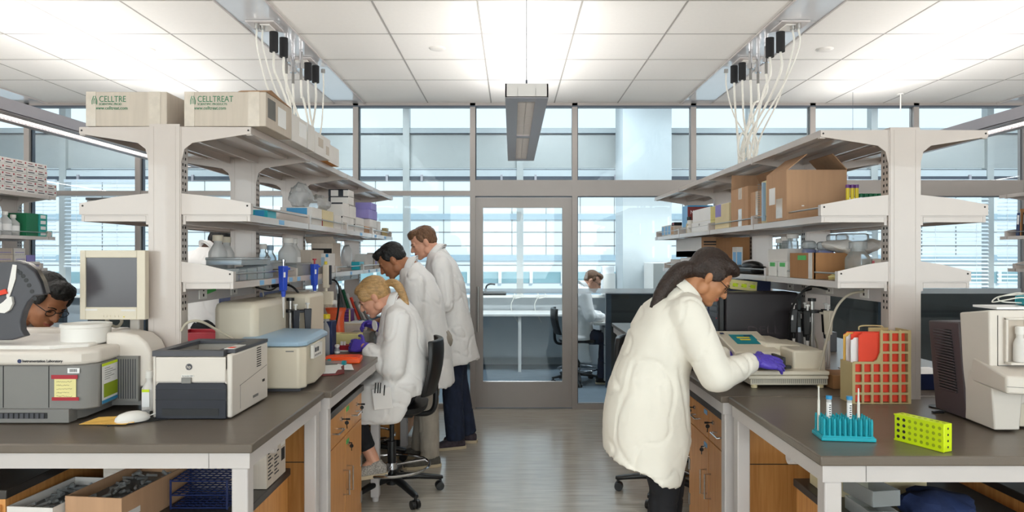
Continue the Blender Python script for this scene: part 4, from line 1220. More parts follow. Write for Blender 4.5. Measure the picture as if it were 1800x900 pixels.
MB().use('carton').hull8([(-0.1,-0.105,0.185),(0.09,-0.105,0.185),(0.09,-0.1,0.19),(-0.1,-0.1,0.19)], [(-0.1,-0.14,0.225),(0.08,-0.14,0.225),(0.08,-0.135,0.228),(-0.1,-0.135,0.228)]).build('flap', None, t)
blob_bag((-1.145, 4.72, Z3+0.095), (0.035, 0.06, 0.09), 'bagp', 5, 'plastic_bag', 'clear plastic bag hanging beside the tall opened carton', 'bag', amp=0.2)
t = carton('dispenser_box', 'white box with small blue figures in front of the opened carton', 'box', -1.24, -1.13, 4.22, 4.36, Z3, Z3+0.12, 'cartonw', labels=[('F', 0.1, 0.35, 0.2, 0.9, 'btape'), ('F', 0.55, 0.75, 0.3, 0.8, 'bluelid'), ('F', 0.8, 0.95, 0.8, 0.97, 'bluec')])
clear_bin('clear bin near the handle of the first hanging blue pipette', -1.22, -1.13, 3.9, 4.15, Z3, 0.04, 'grey', None)
carton('tip_box', 'teal tip box near the far end of the left low shelf', 'tip box', -1.20, -1.14, 5.1, 5.25, Z3, Z3+0.06, 'teal', group='tip boxes on the far low shelf')
carton('tip_box', 'white tip box standing behind the teal one on the low shelf', 'tip box', -1.22, -1.14, 5.3, 5.6, Z3, Z3+0.12, 'cartonw', group='tip boxes on the far low shelf')
carton('tip_box', 'lilac tip box at the far end of the left low shelf', 'tip box', -1.2, -1.14, 5.65, 5.85, Z3, Z3+0.13, 'carton', group='tip boxes on the far low shelf', labels=[('E', 0.2, 0.5, 0.2, 0.8, 'lav')])
# ------------------------------------------------------------ things on the left bench
# cream instrument cases behind the shelving posts
t = carton('instrument_case', 'tall cream instrument cover standing behind the centrifuge', 'instrument', -1.30, -1.06, 3.56, 3.86, B, 1.30, 'beige', bevel=0.02)
MB().box(-0.121, -0.1195, -0.14, 0.14, 0.01, 0.38).build('side_seam', 'gap', t)
t = carton('instrument_case', 'cream instrument cover beside the red tray, under the green tape', 'instrument', -1.325, -1.13, 3.02-0.0, 3.02+0.42, B, 1.295, 'beige', bevel=0.03)
L = Vector((-1.24, 2.905, B))
o = MB().box(-2.25, -1.80, 4.1, 4.75, B, B+0.03).box(-2.2, -1.85, 4.2, 4.7, B+0.03, B+0.038).build('paper_stack', 'paper', None, bevel=0.002)
tag(o, 'stack of white papers under the red tray on the left bench', 'papers')
t = thing('sample_tray', 'open dark red tray lying on the white papers', 'tray', (-2.04, 4.52, B+0.039))
m = MB().box(-0.15, 0.15, -0.12, 0.12, 0, 0.006).box(-0.15, 0.15, -0.12, -0.11, 0, 0.055).box(-0.15, 0.15, 0.11, 0.12, 0, 0.055).box(-0.15, -0.14, -0.11, 0.11, 0, 0.055).box(0.14, 0.15, -0.11, 0.11, 0, 0.055)
m.build('tray_body', 'red', t, bevel=0.003); MB().box(-0.02, 0.1, -0.06, 0.08, 0.006, 0.03).build('contents', 'paper', t)
carton('index_box', 'small dark red box with green mark behind the red tray', 'box', -1.86, -1.80, 4.48, 4.6, B+0.039, B+0.085, 'red', labels=[('F', 0.1, 0.4, 0.1, 0.5, 'gtape')])

def pipette(label, loc, mcol, rz=0.0, tilt=0.0, L_=0.26, head='black', group='pipettes', parent=None):
    """hangs downward from loc: plunger on top, tip below"""
    t = thing('pipette', label, 'pipette', loc, rz, group)
    if tilt: t.rotation_euler = (0, tilt, rz)
    m = MB().use(mcol).hull8([(-0.016,-0.013,-0.12),(0.012,-0.013,-0.12),(0.012,0.013,-0.12),(-0.016,0.013,-0.12)], [(-0.02,-0.016,0),(0.018,-0.016,0),(0.018,0.016,0),(-0.02,0.016,0)])
    m.cyl((0, 0, -0.12), (0, 0, -0.15), 0.012, 0.009)
    m.build('body', None, t, bevel=0.003)
    MB().box(0.016, 0.042, -0.008, 0.008, -0.02, -0.008).build('finger_hook', mcol, t, bevel=0.003)
    MB().cyl((0,0,0), (0,0,0.022), 0.005).cyl((0,0,0.022), (0,0,0.03), 0.011).build('plunger', head, t)
    MB().cyl((0,0,-0.148), (0,0,-L_), 0.007, 0.003).build('shaft', 'cartonw', t)
    MB().box(-0.0165, -0.0155+0.012, -0.0155, -0.0140, -0.055, -0.03).build('volume_label', 'paper', t)
    return t
def carousel(x, y, label, names, cols):
    t = thing('pipette_stand', label, 'pipette stand', (x, y, B))
    MB().lathe([(0.075,0),(0.075,0.012),(0.03,0.022),(0.0125,0.025)], (0,0,0), 28).build('base', 'grey', t)
    MB().cyl((0,0,0.02), (0,0,0.36), 0.0125).build('pole', 'brushed', t)
    MB().lathe([(0.02,0.30),(0.045,0.303),(0.045,0.315),(0.02,0.318)], (0,0,0), 24).build('carousel_disc', 'black', t)
    MB().cyl((0,0,0.36),(0,0,0.375),0.02).build('knob', 'black', t)
    m = MB()
    for k, nm in enumerate(names):
        a = 2*PI*k/len(names)+0.3
        dx, dy = math.cos(a), math.sin(a)
        MB().cyl((dx*0.03,dy*0.03,0.308), (dx*0.075,dy*0.075,0.308), 0.006).build('holder_arm', 'black', t)
        pipette(nm, (x+dx*0.085, y+dy*0.085, B+0.318), cols[k], a+PI, 0.0, 0.27, 'white', 'pipettes hanging on the stands')
carousel(-1.135, 3.495, 'pipette stand with dark pipettes behind the centrifuge lid',
         ['dark pipette on the far side of the left stand', 'dark pipette at the back of the left stand', 'dark pipette hanging furthest left on the left stand', 'dark pipette with orange ring facing the camera on the left stand', 'dark pipette with green tape hanging right on the left stand'],
         ['dkblue', 'dkblue', 'dkblue', 'dkblue', 'dkblue'])
# yellow bottles behind the pipettes
bottle('yellow-capped wash bottle behind the left pipette stand', -1.11, 3.46+0.62, B, 0.033, 0.24, 'bottle', 'yellow', 0.6, None, 'yellow-capped bottles')
# blue pipettes hanging from the low shelf rail
pipette('blue pipette with silver plunger hanging from the left low shelf rail', (-1.105, 3.30, 1.452), 'blue', 1.2, 0, 0.25, 'chrome', 'pipettes hung on the shelf rail')
pipette('blue pipette with red plunger hanging from the left low shelf rail', (-1.105, 3.82, 1.455), 'blue', 1.2, 0, 0.27, 'red', 'pipettes hung on the shelf rail')
t = thing('multichannel_pipette', 'cream multichannel pipette with yellow button hanging from the shelf rail', 'pipette', (-1.105, 4.05, 1.44))
MB().box(-0.016, 0.022, -0.016, 0.016, -0.13, 0.01).build('handle', 'beige', t, bevel=0.006)
MB().box(0.022, 0.034, -0.012, 0.012, -0.11, 0.005).build('trigger', 'dkblue', t, bevel=0.003)
MB().cyl((0,0,0.01),(0,0,0.028),0.009).build('plunger', 'yellow', t)
MB().cyl((0,0,-0.13),(0,0,-0.16),0.01).build('neck', 'beige', t)
MB().box(-0.035, 0.045, -0.016, 0.016, -0.23, -0.15).build('manifold', 'beige', t, bevel=0.005)
MB().cyl((-0.06,0,-0.215),(0.065,0,-0.215),0.014).build('ejector', 'cartonw', t)
for i in range(8): MB().cyl((-0.032+i*0.0095,0,-0.23),(-0.032+i*0.0095,0,-0.245),0.003,n=6).build('nozzle', 'beige', t)
# cables under the left low shelf
o = MB().tube([(-1.27,3.38,1.345),(-1.20,3.38,1.33),(-1.165,3.40,1.35),(-1.135,3.42,1.362)], 0.004).build('thin_cable', 'black'); tag(o, 'thin black cord with plug on the left raceway', 'cord')
MB().box(-0.02,0.02,-0.012,0.012,-0.02,0.02).build('plug', 'black', None) if False else None
o = MB().tube([(-1.30,3.42,1.34),(-1.255,3.42,1.335),(-1.235,3.40,1.27),(-1.225,3.38,1.16),(-1.235,3.44,1.05),(-1.25,3.50,0.99),(-1.24,3.50,B+0.01)], 0.0035).build('thin_cable', 'cord'); tag(o, 'thin beige cord hanging below the left raceway', 'cord')
t = thing('power_cable', 'thick black cable with plug looping down behind the blue pipette', 'cable', (-1.30, 3.70, 1.342))
MB().cyl((0.0,0,0),(0.05,0,0.0),0.014,0.01).build('plug', 'black', t)
MB().tube([(0.04,0,0),(0.10,0.0,-0.004),(0.145,0.0,-0.05),(0.165,0.0,-0.15),(0.14,0.0,-0.22),(0.09,0,-0.27),(0.08,0.05,-0.40)], 0.006).build('cord', 'black', t)
o = MB().tube([(-1.22,4.40,1.33),(-1.14,4.38,1.345),(-1.10,4.35,1.28),(-1.10,4.3,1.12),(-1.13,4.28,1.0),(-1.17,4.3,B+0.09)], 0.006).build('power_cable', 'black'); tag(o, 'black cable running down to the cream heat block', 'cable')
# drawer tower on the post
t = thing('small_rack', 'narrow white hanging rack with three small drawers by the second upright', 'rack', (-1.24, 3.98, 1.0))
MB().box(-0.045, 0.045, 0, 0.06, 0, 0.30).build('body', 'cartonw', t, bevel=0.003)
for i in range(3):
    d = MB().box(-0.035, 0.035, -0.008, 0.0, 0.02+i*0.095, 0.10+i*0.095).build('drawer', 'white', t, bevel=0.002)
    MB().ell((0.0,-0.014,0.065+i*0.095),(0.012,0.008,0.012),None,10,6).build('knob', 'navy', d)
MB().box(-0.03, 0.03, 0.005, 0.05, -0.089, 0.0).build('stand', 'cartonw', t)
carton('dark_blue_case', 'dark blue square case behind the black cable loop', 'case', -1.20, -1.07, 4.06, 4.16, B, B+0.20, 'navy', bevel=0.004)

def heat_block():
    L = Vector((-1.25, 4.2, B))
    t = thing('dry_heat_block', 'small cream bench instrument with sloped blue key panel by the orange bag', 'lab instrument', L)
    x0, x1, y0 = -1.335, -1.165, 4.13
    MB().prism([(x0, B+0.005), (x1, B+0.005), (x1, B+0.03), (x1-0.05, B+0.19), (x0, B+0.195)], 'Y', y0, y0+0.25).build('housing', 'beige', t, bevel=0.006, off=L)
    a, c = Vector((x1-0.003, B+0.045)), Vector((x1-0.048, B+0.18))
    m = MB().use('paper').add([(a.x+0.002,y0+0.02,a.y),(a.x+0.002,y0+0.2,a.y),(c.x+0.002,y0+0.2,c.y),(c.x+0.002,y0+0.02,c.y)], [(0,1,2,3)])
    m.use('blue')
    for i in range(3):
        for j in range(2):
            p = a.lerp(c, 0.2+i*0.27); q = a.lerp(c, 0.36+i*0.27)
            ya = y0+0.04+j*0.08
            m.add([(p.x+0.003,ya,p.y),(p.x+0.003,ya+0.05,p.y),(q.x+0.003,ya+0.05,q.y),(q.x+0.003,ya,q.y)], [(0,1,2,3)])
    m.build('key_panel', None, t, off=L, smooth=False)
    MB().ell((-1.27, 4.2, B+0.20), (0.05, 0.05, 0.012)).build('lid', 'black', t, off=L)
heat_block()
# orange bag
b = MB(); n = 26
rings = []
for z, rx, ry in ((0,0.058,0.045),(0.03,0.062,0.05),(0.10,0.058,0.042),(0.16,0.055,0.035),(0.20,0.057,0.03),(0.215,0.066,0.028),(0.235,0.070,0.03)):
    rings.append(((0.004*math.sin(z*40), 0, z), (rx, 0, 0), (0, ry, 0)))
b.loft(rings, n=n, power=3.0, e1=-0.05)
for i, v in enumerate(b.v): b.v[i] = v + Vector((1, 1, 0.4))*0.007*noise.noise(v*34)
o = b.build('biohazard_bag', 'obag', None); o.location = (-1.205, 4.66, B); tag(o, 'orange plastic bag standing open on the left bench', 'bag')
carton('storage_box', 'open pale yellow box in front of the orange bag', 'box', -1.19, -1.0, 4.46, 4.58, B, B+0.078, 'ypaper', labels=[('T', 0.3, 0.9, 0.2, 0.8, 'tan')], bevel=0.004)
t = thing('tube_rack', 'red tube rack with two white caps beside the gloved hand', 'rack', (-1.0, 4.26, B))
MB().box(-0.07, 0.07, -0.035, 0.035, 0, 0.035).build('rack_body', 'red', t, bevel=0.003)
for i in range(6): MB().cyl((-0.055+i*0.022, 0, 0.035), (-0.055+i*0.022, 0, 0.040), 0.008, n=10).build('well', 'darkred', t)
for i in range(2): MB().cyl((-0.058+i*0.018, -0.02, 0.035), (-0.058+i*0.018, -0.02, 0.058), 0.008, n=12).build('white_cap', 'white', t)
for x, y, r, h, cm, lb in ((-1.14, 4.08, 0.02, 0.062, 'black', 'brown glass bottle with black cap, left of the two by the heat block'), (-1.105, 4.12, 0.017, 0.078, 'red', 'brown glass bottle with red cap')):
    bottle(lb, x, y, B, r, h, 'amber', cm, 0.55, None, 'brown glass bottles', lab='paper', caph=0.014)
bottle('small clear vial with white label beside the brown bottles', -1.05, 4.10, B, 0.016, 0.055, 'clear', 'white', 0.8, None, lab='paper', name='vial', cat='vial', caph=0.012)
t = thing('tube_tray', 'bright orange flat rack lying on the left bench edge', 'rack', (-0.94, 3.80, B), 0.12)
MB().box(-0.10, 0.10, -0.075, 0.075, 0, 0.028).build('base', 'orange', t, bevel=0.006)
MB().box(-0.085, 0.085, -0.06, 0.06, 0.028, 0.033).build('raised_top', 'orange', t, bevel=0.002)
def ctube(label, loc, rz, cap='tealc', L_=0.115, r=0.0145, up=False, group='capped plastic tubes'):
    t = thing('centrifuge_tube', label, 'tube', loc, rz, group)
    R = Matrix.Identity(3)
    if up:
        MB().cyl((0,0,0.015),(0,0,L_-0.012),r*0.8).cyl((0,0,0.015),(0,0,0),r*0.8,0.002).build('tube_body','clear',t)
        MB().cyl((0,0,L_-0.015),(0,0,L_),r).build('cap',cap,t)
        MB().lathe([(r*0.83,0.03),(r*0.83,L_-0.03)],(0,0,0),14).build('label','paper',t)
    else:
        MB().cyl((-L_*0.8,0,r),(0,0,r),r*0.85).cyl((-L_*0.8,0,r),(-L_,0,r),r*0.85,0.003).build('tube_body','clear',t)
        MB().cyl((-0.004,0,r),(0.014,0,r),r).build('cap',cap,t)
    return t
ctube('large clear tube with teal cap lying before the orange rack', (-0.905, 3.66, B), -0.12)
ctube('clear tube with teal cap lying behind the nearer one', (-1.0, 3.72, B), 0.25)
o = MB().add([(-1.00,3.33,B+0.001),(-0.86,3.37,B+0.001),(-0.84,3.42,B+0.001),(-0.90,3.66,B+0.001),(-1.05,3.62,B+0.001)], [(0,1,2,3,4)]).build('notebook', 'darkred', None, smooth=False)
sm = o.modifiers.new('s', 'SOLIDIFY'); sm.thickness = 0.006; sm.offset = 1
tag(o, 'open notebook with burgundy cover at the left bench edge', 'notebook')
o = MB().add([(-1.01,3.34,B+0.0085),(-0.875,3.38,B+0.0085),(-0.91,3.64,B+0.0085),(-1.05,3.60,B+0.0085)], [(0,1,2,3)]).build('white_sheet', 'paper', None, smooth=False)
sm = o.modifiers.new('s', 'SOLIDIFY'); sm.thickness = 0.002; sm.offset = 1
tag(o, 'white sheet lying on the burgundy notebook', 'paper')
o = MB().add([(-0.93,3.48,B+0.011),(-0.815,3.52,B+0.001),(-0.87,3.70,B+0.001),(-0.93,3.66,B+0.011)], [(0,1,2,3)]).build('white_sheet', 'paper', None, smooth=False)
sm = o.modifiers.new('s', 'SOLIDIFY'); sm.thickness = 0.001; sm.offset = 1
tag(o, 'loose white sheet right of the notebook at the bench edge', 'paper')
o = MB().box(-1.24,-1.0,4.06+0.14,4.43,B,B+0.006).build('paper_sheets', 'paper', None, smooth=False); tag(o, 'white papers lying between the brown bottles and the yellow box', 'papers')
t = carton('clear_box', 'clear rack of glass slides beside the second glove', 'rack', -1.12, -0.98, 4.70, 4.86, B, B+0.06, 'clear')
t = thing('drawer_unit', 'low cream drawer unit below the purple box', 'drawers', (-1.18, 5.05, B))
MB().box(-0.12, 0.13, -0.1, 0.14, 0, 0.10).build('body', 'beige', t, bevel=0.005)
MB().box(-0.09, 0.10, -0.104, -0.1, 0.02, 0.085).build('drawer', 'beige2', t, bevel=0.002)
MB().box(-0.1, 0.12, -0.08, 0.1, 0.1, 0.104).build('papers', 'paper', t)
carton('purple_rack', 'purple rack on the cream drawer unit', 'rack', -1.29, -1.19, 5.03, 5.15, B+0.105, B+0.195, 'purple', labels=[('F', 0.1, 0.9, 0.2, 0.25, 'ink'), ('F', 0.1, 0.9, 0.45, 0.5, 'ink'), ('F', 0.1, 0.9, 0.7, 0.75, 'ink'), ('F', 0.88, 1, 0, 1, 'ypaper')])
t = thing('pipette_shelf_rack', 'slanted rack of slim coloured pipettes next to the blond woman', 'pipette rack', (-1.15, 5.25, B))
MB().box(-0.1, 0.12, -0.04, 0.04, 0, 0.015).build('base', 'clear', t)
for i, (x, cm) in enumerate(((-0.08,'grey'),(-0.05,'dgreen'),(-0.02,'white'),(0.01,'redf'),(0.04,'grey'),(0.07,'cartonw'),(0.10,'grey'))):
    MB().cyl((x,0,0.01),(x-0.10,0,0.36-i*0.03),0.012).build('rod', cm, t)
for x in (-0.04, 0.0, 0.04, 0.08):
    ctube('small tube with teal cap standing before the slim pipettes', (-1.10+x, 5.13, B+0.0), 0, 'tealc', 0.11, 0.012, True, 'teal-capped tubes by the drawer unit')
t = thing('clear_flask', 'small conical flask beside the purple rack', 'flask', (-1.29, 4.95, B+0.0))
MB().lathe([(0.038,0),(0.04,0.006),(0.014,0.10),(0.012,0.13),(0.016,0.135)],(0,0,0),20).build('flask_body', 'clear', t)
MB().lathe([(0.0,0.134),(0.017,0.134),(0.017,0.15),(0.0,0.152)],(0,0,0),16).build('stopper', 'grey', t)
t = thing('tube_rack', 'rack of white teal-capped tubes behind the heat block', 'rack', (-1.36, 4.48, B))
MB().box(-0.10, 0.10, -0.03, 0.03, 0, 0.05).build('rack_body', 'white', t, bevel=0.003)
for i in range(5):
    MB().cyl((-0.08+i*0.04,0,0.05),(-0.08+i*0.04,0,0.14),0.013).build('tube_body', 'bottle', t)
    MB().cyl((-0.08+i*0.04,0,0.14),(-0.08+i*0.04,0,0.158),0.015).build('cap', 'tealc', t)

# far side of the left bench: monitors seen between the posts
t = thing('flat_monitor', 'dark monitor seen from behind between the third and fourth uprights', 'monitor', (-1.75, 4.6, B))
MB().box(-0.22, 0.22, -0.02, 0.02, 0.10, 0.38).build('screen_back', 'navy', t, bevel=0.01)
MB().box(-0.03, 0.03, 0.02, 0.05, 0.01, 0.25).build('stand', 'black', t); MB().lathe([(0.1,0),(0.1,0.01),(0.02,0.015)],(0,0,0),20).build('base', 'black', t)

# ------------------------------------------------------------ below the left front table
def open_tray(label, x0, x1, y0, y1, z0, z1, m, rz=0, content=None, name='cardboard_tray', cat='box', th=0.004):
    t = thing(name, label, cat, ((x0+x1)/2, (y0+y1)/2, z0), rz)
    w, d, h = (x1-x0)/2, (y1-y0)/2, z1-z0
    e_=th+0.0002; MB().box(-w,w,-d,-d+th,0,h).box(-w,w,d-th,d,0,h).box(-w,-w+th,-d+e_,d-e_,0,h).box(w-th,w,-d+e_,d-e_,0,h).box(-w+e_,w-e_,-d+e_,d-e_,0,th).build('tray_body', m, t, smooth=False)
    if content:
        b_ = MB().use(content)
        random.seed(3)
        for i in range(60):
            x, y = random.uniform(-w+0.02,w-0.02), random.uniform(-d+0.02,d-0.02)
            a = random.uniform(0, PI); q = Vector((math.cos(a), math.sin(a), random.uniform(-0.4,0.4)))*0.018
            p = Vector((x, y, h*0.7+random.uniform(-0.01, 0.015)))
            b_.cyl(p-q, p+q, 0.005, n=6)
        b_.box(-w+th, w-th, -d+th, d-th, th, h*0.68)
        o = b_.build('small_tubes', None, t, smooth=False); o['kind'] = 'stuff'
    return t
t = open_tray('brown cardboard tray of clear tubes under the left front table', -1.44, -1.24, 2.22, 2.60, 0.601, 0.715, 'kraft', -0.12, 'clear')
MB().box(0.0, 0.07, -0.192, -0.19, 0.03, 0.055).build('tape', 'cartonw', t); MB().box(0.1, 0.1015, -0.18, -0.1, 0.04, 0.06).build('tape', 'cartonw', t)
open_tray('white cardboard tray left of the brown one under the table', -1.62, -1.46, 2.20, 2.50, 0.601, 0.69, 'cartonw', -0.1, 'clear')
t = thing('wire_rack', 'dark blue wire tube rack under the front left table leg', 'rack', (-1.11, 2.50, 0.602))
m = MB()
for z in (0.005, 0.05, 0.10):
    for i in range(7): m.cyl((-0.1, -0.08+i*0.025, z), (0.1, -0.08+i*0.025, z), 0.003, n=6)
    for i in range(9): m.cyl((-0.1+i*0.025, -0.08, z), (-0.1+i*0.025, 0.07, z), 0.003, n=6)
for x in (-0.1, 0.1):
    for y in (-0.08, 0.07): m.cyl((x, y, 0), (x, y, 0.105), 0.004, n=6)
m.build('wire_grid', 'blue' if False else 'navy', t)
t = carton('printed_carton', 'white carton with printed columns on the low cabinet behind the front leg', 'box', -1.26, -0.945, 2.63, 2.85, 0.601, 0.80, 'carton')
t2 = carton('printed_carton', 'white printed box standing on the low cabinet edge by the front table leg', 'box', -1.16, -0.945, 2.36, 2.56, 0.601, 0.60, 'cartonw') if False else None
m = MB().use('ink')
for r in range(10):
    for c_ in range(2): m.box(0.1575, 0.1585, -0.095+c_*0.07, -0.095+c_*0.07+0.03+0.02*((r*3+c_) % 2), 0.03+r*0.014, 0.035+r*0.014)
m.use('cartonw').box(0.1574, 0.158, 0.05, 0.1, 0.12, 0.18).use('ink').box(0.1578, 0.1584, 0.055, 0.095, 0.06, 0.11)
m.build('printed_columns', None, t, smooth=False)

# ------------------------------------------------------------ far left row
random.seed(11)
k = 0
kit = None
for c_ in range(6):
    rows = 5 if c_ < 5 else 2
    for r in range(rows):
        y = 5.30+c_*0.125; z = 2.0215+r*0.0535
        lb = 'kit box in the %s layer, %s' % (['bottom', 'second', 'middle', 'fourth', 'top'][r], ['nearest column of the far left stack', 'second nearest column of the stack', 'third column of the far left stack', 'fourth column of the far left stack', 'second last column of the stack', 'short last column of the stack'][c_])
        if kit is None:
            kit = carton('kit_box', lb, 'box', -4.23, -4.03, y, y+0.121, z, z+0.052, 'cartonw', group='kit boxes stacked on the far left top shelf')
            MB().use('red').cyl((0.1005, 0.04, 0.034), (0.1015, 0.04, 0.034), 0.008, n=10).build('red_dot', None, kit)
            MB().use('greyd').box(0.1, 0.101, -0.055, 0.02, 0.012, 0.02).build('printed_stripe', None, kit)
            MB().use('darkred').box(0.1, 0.101, -0.05, 0.0, 0.032, 0.038).build('printed_title', None, kit)
        else:
            dup(kit, (-4.13+random.uniform(-.004,.004), y+0.0605, z), 0, lb)
for i, (y, r, h, lb) in enumerate(((5.40,0.05,0.20,'milky bottle nearest on the far left middle shelf'),(5.52,0.045,0.19,'second milky bottle on the far left middle shelf'),(5.61,0.045,0.17,'milky bottle touching the dark green pack'))):
    bottle(lb, -4.10, y, Z2, r, h, 'bottle', 'white', 0.4, None, 'bottles on the far left middle shelf', lab='paper')
carton('green_pack', 'dark green pack on the far left middle shelf', 'box', -4.22, -4.04, 5.68, 5.82, Z2, Z2+0.19, 'dgreen')
for i in range(4): carton('glove_box', ['bottom teal box of the four piled beside the green pack', 'second teal box from the bottom of the four', 'third teal box from the bottom of the four', 'topmost teal box of the four beside the green pack'][i], 'box', -4.16, -4.04, 5.83, 5.955-0.02, Z2+i*0.048, Z2+i*0.048+0.047, 'tealbox', group='teal boxes on the far left shelf', labels=[('E', 0.2, 0.8, 0.2, 0.8, 'paper')])
carton('glove_box', 'single low teal box at the end of the far left middle shelf', 'box', -4.10, -4.04, 5.955, 6.0, Z2, Z2+0.05, 'tealbox', labels=[('E', 0.2, 0.8, 0.2, 0.8, 'paper')])
k = 0
for (y, z, w_, mm, lb) in ((5.35,0,0.3,'carton','grey carton lying lowest at the near end of the far left low shelf'),(5.67,0,0.12,'cartonw','white carton lowest in the middle of the far left low shelf'),(5.80,0,0.13,'cartonw','white carton lowest at the far end of the far left low shelf'),(5.35,0.057,0.26,'carton','grey carton in the second layer on the far left low shelf'),(5.63,0.057,0.13,'cartonw','white carton in the second layer on the far left low shelf'),(5.77,0.057,0.10,'lav','lilac-edged carton at the end of the second layer'),(5.37,0.114,0.24,'carton','grey carton on top near the blue bag'),(5.62,0.114,0.13,'cartonw','white carton on top of the far left low pile')):
    carton('flat_carton', lb, 'box', -4.30, -4.10, y, y+w_, Z3+z, Z3+z+0.055, mm, group='flat cartons on the far left low shelf', labels=[('E', 0.1, 0.9, 0.3, 0.4, 'lav')])

# ------------------------------------------------------------ right shelving contents
XRm = 1.285
def rb(px0, px1, h, m, label, name='reagent_box', z=Z2, depth=0.16, xf=XRm, **k): return sbox(px0, px1, h, m, label, name, z, depth, xf, **k)
def open_box(label, x0, x1, y0, y1, z0, h, m, flaps, rz=0, labels=(), name='open_carton'):
    t = thing(name, label, 'box', ((x0+x1)/2, (y0+y1)/2, z0), rz)
    w, d = (x1-x0)/2, (y1-y0)/2; th = 0.004
    e_=th+0.0002; MB().box(-w,w,-d,-d+th,0,h).box(-w,w,d-th,d,0,h).box(-w,-w+th,-d+e_,d-e_,0,h).box(w-th,w,-d+e_,d-e_,0,h).box(-w+e_,w-e_,-d+e_,d-e_,0,th).build('box_body', m, t, smooth=False)
    for f, ln, a in flaps:
        s_, c_ = math.sin(a)*ln, math.cos(a)*ln
        q = {'F': [(-w,-d,h),(w,-d,h),(w,-d-s_,h+c_),(-w,-d-s_,h+c_)], 'B': [(-w,d,h),(w,d,h),(w,d+s_,h+c_),(-w,d+s_,h+c_)],
             'W': [(-w,-d,h),(-w,d,h),(-w-s_,d,h+c_),(-w-s_,-d,h+c_)], 'E': [(w,-d,h),(w,d,h),(w+s_,d,h+c_),(w+s_,-d,h+c_)]}[f]
        fo = MB().add(q, [(0,1,2,3)]).build('flap', m, t, smooth=False)
        sm = fo.modifiers.new('s', 'SOLIDIFY'); sm.thickness = 0.004
    for (face, a0, a1, b0, b1, mm) in labels:
        e = 0.0012; kk = MB()
        if face == 'F': kk.box(-w+a0*2*w, -w+a1*2*w, -d-e, -d, b0*h, b1*h)
        elif face == 'W': kk.box(-w-e, -w, -d+a0*2*d, -d+a1*2*d, b0*h, b1*h)
        kk.build('tape' if mm == 'tape' else 'label', mm, t, smooth=False)
    return t
open_box('large brown open carton on the right middle shelf with raised flaps', 1.275, 1.555, 3.17, 3.42, Z2, 0.232, 'kraft', [('W', 0.12, -0.9), ('E', 0.10, -0.75)], labels=[('W', 0.55, 0.85, 0.35, 0.7, 'paper'), ('W', 0.2, 0.5, 0.05, 0.45, 'tape'), ('F', 0.25, 0.29, 0.27, 0.29, 'paper')])
t = thing('comb_binder', 'pale comb-bound binder standing between the brown cartons', 'binder', (1.36, 3.50, Z2))
MB().box(-0.07, 0.10, -0.036, 0.03, 0, 0.215).build('pages', 'cream', t, bevel=0.002)
MB().box(-0.085, -0.07, -0.03, -0.012, 0.01, 0.205).build('spine', 'bluelid', t)
m = MB()
for i in range(18): m.tube([(-0.085,0.006,0.012+i*0.011),(-0.095,0.012,0.012+i*0.011),(-0.085,0.02,0.012+i*0.011)], 0.0018, n=5, sub=2)
m.build('comb', 'grey', t)
open_box('tall brown carton with handwriting, near one of the two middle ones', 1.30, 1.46, 3.56, 3.72, Z2, 0.175, 'kraft', [('E', 0.08, -0.2)], labels=[('W', 0.3, 0.5, 0.0, 1.0, 'tape')])
open_box('brown carton with open upright flap beside the marked white box', 1.29, 1.48, 3.73, 4.02, Z2, 0.215, 'kraft', [('E', 0.10, -0.5), ('B', 0.09, -0.1)], labels=[('W', 0.35, 0.55, 0.0, 0.45, 'tape'), ('W', 0.35, 0.55, 0.7, 1.0, 'tape')])
t = carton('fisher_box', 'cream box printed 27X on the right middle shelf', 'box', 1.29, 1.42, 4.06, 4.34, Z2, Z2+0.15, 'cream', labels=[('W', 0.55, 0.95, 0.5, 1.0, 'lav'), ('F', 0.1, 0.4, 0.45, 0.6, 'tan')])
text('27X', 0.03, (-0.03, -0.1415, 0.03), FRONT, 'ink', t, sx=1.0)
t['label'] = 'cream box printed 27X on the right middle shelf'; t.name = 'printed_box'
carton('storage_box', 'lower white cube box on the right middle shelf', 'box', 1.285, 1.40, 4.42, 4.88, Z2, Z2+0.066, 'ypaper', group='pair of white cube boxes', labels=[('W', 0.0, 1.0, 0, 1, 'paper'), ('W', 0.55, 0.6, 0.6, 0.8, 'ink')])
carton('storage_box', 'upper white cube box stacked on the lower one', 'box', 1.285, 1.395, 4.42, 4.85, Z2+0.067, Z2+0.152, 'ypaper', group='pair of white cube boxes', labels=[('W', 0.0, 1.0, 0, 1, 'paper')])
t = carton('display_box', 'dark red and blue display box behind the small bottles', 'box', 1.33, 1.52, 5.17, 5.33, Z2, Z2+0.215, 'darkred', labels=[('W', 0.0, 1.0, 0, 1, 'btape'), ('F', 0.0, 1.0, 0.95, 1, 'bluec'), ('F', 0.08, 0.95, 0.1, 0.45, 'ink')])
text('Nature', 0.04, (-0.075, -0.0815, 0.15), FRONT, 'paper', t, sx=0.85); text('Dr', 0.045, (-0.06, -0.0815, 0.105), FRONT, 'paper', t)
bottle('small white bottle standing before the display box', 1.30, 4.98, Z2, 0.025, 0.09, 'cartonw', 'white', 0.7, group='small bottles on the right shelf')
bottle('small cream bottle with black cap before the display box', 1.315, 5.07, Z2, 0.022, 0.12, 'cream', 'black', 0.6, group='small bottles on the right shelf')
k = 0
